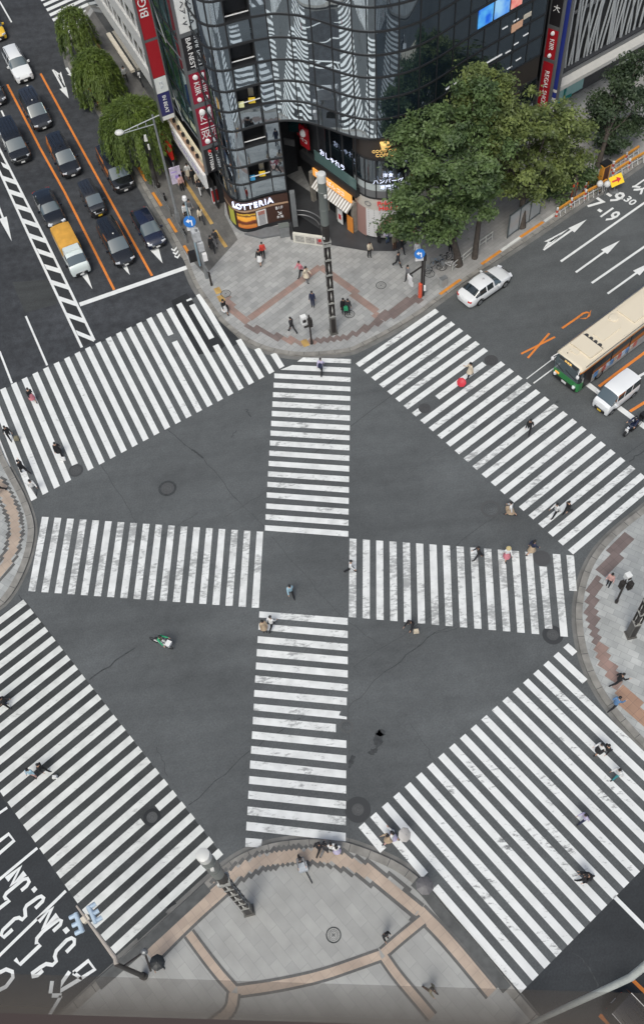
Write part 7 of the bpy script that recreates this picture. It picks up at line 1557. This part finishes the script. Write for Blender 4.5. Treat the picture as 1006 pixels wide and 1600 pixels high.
person((637, 438), (-6, 5), 'walk2', 'grey', 'black', 'person in a pale grey top walking left of the red-wrapped sign post', zb=K)
person((616, 390), (5, 5), 'stand', 'khaki', 'brown', 'person in khaki at the tree edge outside the round shop', zb=K)
person((627, 395), (5, 5), 'walk', 'black', 'dark', 'person in black just inside the shade of the large tree outside the round shop', zb=K)
person((651, 402), (0, 8), 'stand', 'white', 'white', 'person in white standing right behind the blue disc sign', zb=K)
person((645, 376), (0, 8), 'stand', 'pink', 'dark', 'person in a salmon top at the lower edge of the large tree', zb=K)
person((703, 392), (2, 8), 'stand', 'black', 'black', 'person in black standing between the tree trunks and the bicycles', 'coat', zb=K)
# ---- willow footway
gN = None
for px, to, po, top, low, lb, st in (((288, 288), (3, 6), 'walk', 'black', 'black', 'person in black and white leading the group on the willow footway', 'trousers'), ((296, 279), (3, 6), 'walk2', 'white', 'cream', 'person in white at the back of the group on the footway', 'skirt'),
        ((304, 288), (3, 6), 'stand', 'black', 'dark', 'person in black in the middle of the group below the dark blade sign', 'trousers'), ((311, 292), (3, 6), 'walk', 'cream', 'black', 'person in a pale blouse on the shop side of the group', 'trousers'), ((315, 304), (3, 6), 'walk2', 'dark', 'white', 'person in dark top and white shoes at the front of the group on the footway', 'trousers'),
        ((286, 298), (3, 6), 'stand', 'rose', 'black', 'person half hidden behind the lilac poster board', 'trousers'), ((292, 341), (3, 6), 'walk', 'white', 'black', 'person in white with a black bag left of the pale blue post', 'trousers'), ((299, 335), (3, 6), 'walk2', 'grey', 'white', 'person in pale grey directly behind the blue disc on the footway', 'trousers'),
        ((316, 348), (-3, -6), 'walk', 'cream', 'dark', 'person in a cream shirt walking on the yellow guide strip', 'trousers'), ((333, 393), (-3, -8), 'walk', 'black', 'black', 'person in a long black coat with a white bag at the end of the footway', 'coat'), ((339, 384), (-3, -8), 'walk2', 'dark', 'grey', 'person in dark grey just ahead of the long black coat on the guide strip', 'trousers'),
        ((198, 127), (3, 6), 'walk', 'white', 'black', 'person in white top and black trousers between the upper willows and white building', 'trousers'), ((224, 134), (-2, -6), 'walk2', 'white', 'black', 'person in a white shirt close to the navy sign panel', 'trousers')):
    person(px, to, po, top, low, lb, st, zb=K, hair='long' if top in ('white', 'cream', 'rose') else 'hair')
# ---- crossing in front of the bus
t = person((733, 589), (-6, 3), 'umbrella', 'cream', 'black', 'person in a beige coat holding a red umbrella low on the striped crossing', 'coat', 'long')
umbrella(G(723, 596, .55), (.55, .03, .05), 'red umbrella held low on the crossing in front of the bus', (-.35, -.65, .7), .36)
person((825, 676), (-2, 8), 'walk', 'black', 'black', 'person all in black alone in the middle of the crossing in front of the bus')
t = person((796, 805), (-6, -2), 'walk', 'white', 'beige', 'person in white and beige stepping off the crossing in front of the bus', 'skirt', 'hair'); bag(world(t, (0, .22, 1.1)), (.3, .2, .34), 'beige', 'beige bag held in front near the pale manhole cover')
person((866, 806), (-6, 4), 'walk', 'white', 'black', 'person in a white jacket, left of a couple below the bus and van', 'trousers'); person((884, 803), (-6, 4), 'walk2', 'black', 'black', 'person in a black suit, right of a couple below the bus and van')
# ---- eastern diagonal
person((746, 873), (-8, 2), 'walk', 'black', 'dark', 'person in black striding at the top edge of the side stripes, beside the straw hat'); person((790, 874), (2, 8), 'walk2', 'white', 'pink', 'person in a straw hat, white top and pink skirt on the side stripes', 'skirt', 'hat'); person((829, 864), (7, -3), 'walk', 'navy', 'beige', 'person in a navy top leaning past the kerbside manhole cover', 'skirt', 'long')
person((548, 894), (8, 1), 'walk', 'white', 'black', 'person in a white shirt on the first stripe right of the crossing centre'); person((455, 931), (4, 8), 'walk', 'sky', 'black', 'person in light blue in the empty square at the crossing centre')
person((414, 987), (3, 6), 'stand', 'beige', 'brown', 'person in a tan coat below the crossing centre, beside a companion in white', 'coat', 'long'); person((425, 981), (4, -6), 'walk', 'white', 'black', 'person in a white blouse pointing below the crossing centre')
t = person((643, 981), (-4, 6), 'bend', 'black', 'black', 'person in black bending forward at the edge of the stripes below the crossing centre'); bag(G(650, 983, .62), (.36, .2, .42), 'cream', 'cream bag carried at the edge of the stripes below the crossing centre')
# cyclist in green left of the centre
def cycle_at(px, to, name, label, m):
    p = G(*px, .004); d = G(px[0]+to[0], px[1]+to[1], .004)-p; t = thing(name, label, 'bicycle', (p.x, p.y, .004), math.atan2(d.y, d.x)-math.pi/2)
    for y in (-.55, .55):
        b = MB(); b.use(M_TYRE); b.tube([(0, y+.32*math.cos(a), .33+.32*math.sin(a)) for a in np.arange(0, 6.6, .35)], .026, 5, cap=False); b.build('wheel', t)
    b = MB(); b.use(m); b.tube([(0, .55, .33), (0, .40, .9)], .03, 5); b.tube([(0, .4, .75), (0, -.1, .3)], .035, 5); b.tube([(0, -.1, .3), (0, -.22, .8)], .03, 5); b.tube([(0, -.55, .33), (0, -.1, .3)], .025, 5); b.tube([(0, -.55, .33), (0, -.2, .7)], .025, 5); b.build('frame', t)
    b = MB(); b.use(M_TRIM); b.ball((0, -.23, .86), (.1, .16, .05), 8, 5); b.build('saddle', t); b = MB(); b.use(M_GALV); b.tube([(-.28, .3, 1.0), (0, .42, .97), (.28, .3, 1.0)], .02, 5); b.build('handlebar', t); b = MB(); b.use(m); b.box((0, .66, .85), (.36, .3, .26), taper=1.1); b.build('basket', t); return t
cycle_at((254, 1008), (9, 4), 'bicycle', 'white bicycle ridden across the open asphalt left of the centre', M_LETW); person((252, 1006), (9, 4), 'ride', 'green', 'white', 'person in a green top riding a white bicycle left of the centre', zb=.17)
# ---- crossing below the queued cars
person((53, 627), (5, 5), 'walk', 'black', 'pink', 'person with black hair and a pink skirt on the crossing below the queued cars', 'skirt', 'long'); t = person((18, 686), (4, 6), 'walk2', 'black', 'black', 'person in black nearest the left edge on the crossing below the queued cars'); bag(G(24, 681, .6), (.36, .24, .38), 'khaki', 'olive yellow bag on the crossing below the queued cars')
t = person((95, 711), (3, 7), 'walk', 'black', 'black', 'person in black carrying a white bag beside the stripe-end manhole cover', 'coat'); bag(G(97, 714, .35), (.42, .24, .36), 'white', 'white bag carried beside the stripe-end manhole cover'); person((41, 740), (-5, -3), 'run', 'black', 'black', 'person in black hurrying near the small curved kerb')
person((57, 769), (3, 7), 'walk2', 'white', 'grey', 'person in white and pale grey on the last stripe by the small curved kerb'); person((3, 770), (-6, 2), 'walk', 'black', 'black', 'person in black cut by the left edge on the small curved pavement', zb=K)
# ---- crossing by the signal mast
person((4, 1100), (7, 2), 'walk', 'navy', 'navy', 'person in navy cut by the left edge on the crossing by the signal mast'); person((13, 1104), (7, 2), 'walk2', 'dark', 'black', 'person in dark clothes next to the navy figure at the left edge')
t = person((56, 1214), (-2, 8), 'stand', 'sky', 'rose', 'person in a light blue top on the crossing by the signal mast', 'shorts'); t = person((70, 1206), (8, 2), 'walk', 'black', 'black', 'person in black beside the light blue top on the crossing by the signal mast'); bag(G(84, 1212, .4), (.3, .2, .3), 'white', 'small white bag at arm\'s length on the crossing by the signal mast')
# ---- pale stone pavement
person((949, 915), (-3, 5), 'stand', 'rose', 'black', 'person in a peach top on the brown paving of the pale stone pavement', zb=K); person((962, 1069), (9, -3), 'run', 'black', 'black', 'person in black running on the pale stone pavement', zb=K); person((957, 1106), (7, -5), 'run', 'blue', 'black', 'person in a blue jacket running along the pale stone kerb', zb=K+.01)
# ---- crossing by the steel mast
person((934, 1175), (-5, 3), 'walk', 'white', 'black', 'person in white and black, left of a pair on the crossing by the steel mast', 'skirt'); person((944, 1177), (-5, 3), 'walk2', 'black', 'dark', 'person in black, right of a pair on the crossing by the steel mast'); person((961, 1214), (-6, 3), 'walk', 'white', 'teal', 'person in a white shirt and teal trousers on the crossing by the steel mast')
person((909, 1283), (-6, 3), 'walk', 'lilac', 'navy', 'person in a pale lilac shirt in the middle of the crossing by the steel mast'); person((909, 1376), (-8, -2), 'walk', 'black', 'black', 'person in black leaning left on the crossing by the steel mast'); person((919, 1374), (-8, 2), 'bend', 'black', 'black', 'person in black bending at the lower end of the crossing by the steel mast')
# ---- tan-banded pavement
t = person((471, 1347), (2, 8), 'push', 'grey', 'dark', 'person pushing a small pale trolley on the tan-banded pavement', zb=K, hair='long')
p = G(474, 1358, K); tr_ = thing('trolley', 'small pale two-wheeled trolley on the tan-banded pavement', 'trolley', (p.x, p.y, K), .2); b = MB(); b.use(cloth((.42, .45, .48))); b.box((0, 0, .42), (.5, .42, .5), taper=1.08); b.build('basket', tr_); b = MB(); b.use(M_TRIM); b.tube([(.1, .2, .5), (.1, .35, 1.0)], .02, 5); b.tube([(.1, -.2, .12), (.25, -.9, .04)], .03, 5); b.build('handle', tr_)
for sx in (-1, 1): b = MB(); b.use(M_TYRE); b.tube([(sx*.26, 0, .11), (sx*.3, 0, .11)], .11, 12); b.build('wheel', tr_)
person((499, 1329), (4, -7), 'walk', 'black', 'black', 'person in black stepping off the kerb of the tan-banded pavement'); person((509, 1331), (4, -7), 'walk2', 'dark', 'grey', 'person in dark grey beside the one stepping off the kerb of the tan-banded pavement'); person((527, 1332), (-2, -8), 'stand', 'white', 'lilac', 'person in white and lilac waiting at the kerb of the tan-banded pavement', 'skirt', 'long'); person((519, 1329), (-2, -8), 'stand', 'white', 'black', 'person with black hair and white shirt between the dark pair and the lilac skirt')
t = person((613, 1311), (-6, -3), 'umbrella', 'white', 'lilac', 'person in white under the grey umbrella on the crossing by the steel mast', 'skirt', 'long'); person((607, 1315), (-6, 2), 'walk', 'beige', 'rose', 'person in tan beside the grey umbrella on the crossing by the steel mast', 'coat'); umbrella(G(623, 1303, 1.15), (.42, .40, .38), 'pale grey umbrella over two people on the crossing by the steel mast', (.45, -.3, .8), .42)
person((602, 1464), (4, 6), 'phone', 'black', 'black', 'person in black reading a white sheet on the tan-banded pavement', zb=K); person((672, 1548), (5, 4), 'walk', 'khaki', 'brown', 'person in brown and khaki low on the tan-banded pavement', zb=K)
t = person((662, 1388), (4, 6), 'umbrella', 'dark', 'black', 'person hidden under a dark grey umbrella at the kerb of the tan-banded pavement', zb=K); umbrella(G(661, 1386, 1.35), (.12, .115, .118), 'dark grey umbrella at the kerb of the tan-banded pavement beside the stripe ends', (.1, -.05, 1), .5)
t = person((250, 1507), (4, 6), 'umbrella', 'black', 'black', 'person hidden under a round black umbrella by the signal mast', zb=K); umbrella(G(248, 1506, 1.35), (.015, .017, .018), 'round black umbrella beside the signal mast', (.1, 0, 1), .42)

# ---- motorcyclist
p = G(972, 684, .004); t = thing('motorcycle', 'dark motorcycle waiting at the right edge ahead of the stop line', 'motorcycle', (p.x, p.y, .004), math.atan2(-DB.y, -DB.x)-math.pi/2)
for y, r_ in ((-.3, .3), (-1.65, .31)): b = MB(); b.use(M_TYRE); b.tube([(-.07, y, r_), (.07, y, r_)], r_, 16); wo = b.build('wheel', t, smooth=40); b = MB(); b.use(M_RIM); b.tube([(-.075, y, r_), (.075, y, r_)], r_*.6, 10); b.build('rim', wo)
b = MB(); b.use(NAVY); b.tube([(0, -.35, .75), (0, -.7, .85), (0, -1.1, .78), (0, -1.7, .85)], [.13, .2, .18, .1], 10); b.use(M_TRIM); b.box((0, -.95, .45), (.32, .6, .4)); b.build('body', t, smooth=50)
b = MB(); b.use(M_TRIM); b.ball((0, -1.3, .92), (.16, .4, .07), 10, 6); b.build('saddle', t); b = MB(); b.use(M_CHROME); b.tube([(0, -.3, .3), (0, -.45, .8)], .04, 6); b.tube([(-.35, -.6, 1.02), (0, -.48, 1.0), (.35, -.6, 1.02)], .02, 6); b.build('fork', t); b = MB(); b.use(M_HL); b.ball((0, -.3, .9), (.11, .08, .11), 8, 6); b.build('headlight', t)
b = MB(); b.use(M_LETW); b.box((0, -.24, .62), (.24, .06, .3)); b.build('front_fairing', t); b = MB(); b.use(M_TRIM); b.box((0, -1.85, 1.0), (.42, .36, .34)); b.build('top_box', t)
pr = G(972, 684)+DB*1.15; pu = person((984, 675), (-8, 6), 'ride', 'navy', 'dark', 'person in a navy jacket and black helmet astride the motorcycle', zb=.2); pu.location.x, pu.location.y = pr.x, pr.y; pu.rotation_euler.z = math.atan2(-DB.y, -DB.x)-math.pi/2
hb = MB(); hb.use(mat('helmet', (.02, .02, .022), .2, coat=.6)); J_ = FIG['ride']['J']['head1'][0]; hb.ball(tuple(J_), (.135, .15, .14), 12, 8); ho = hb.build('helmet', pu, smooth=60)
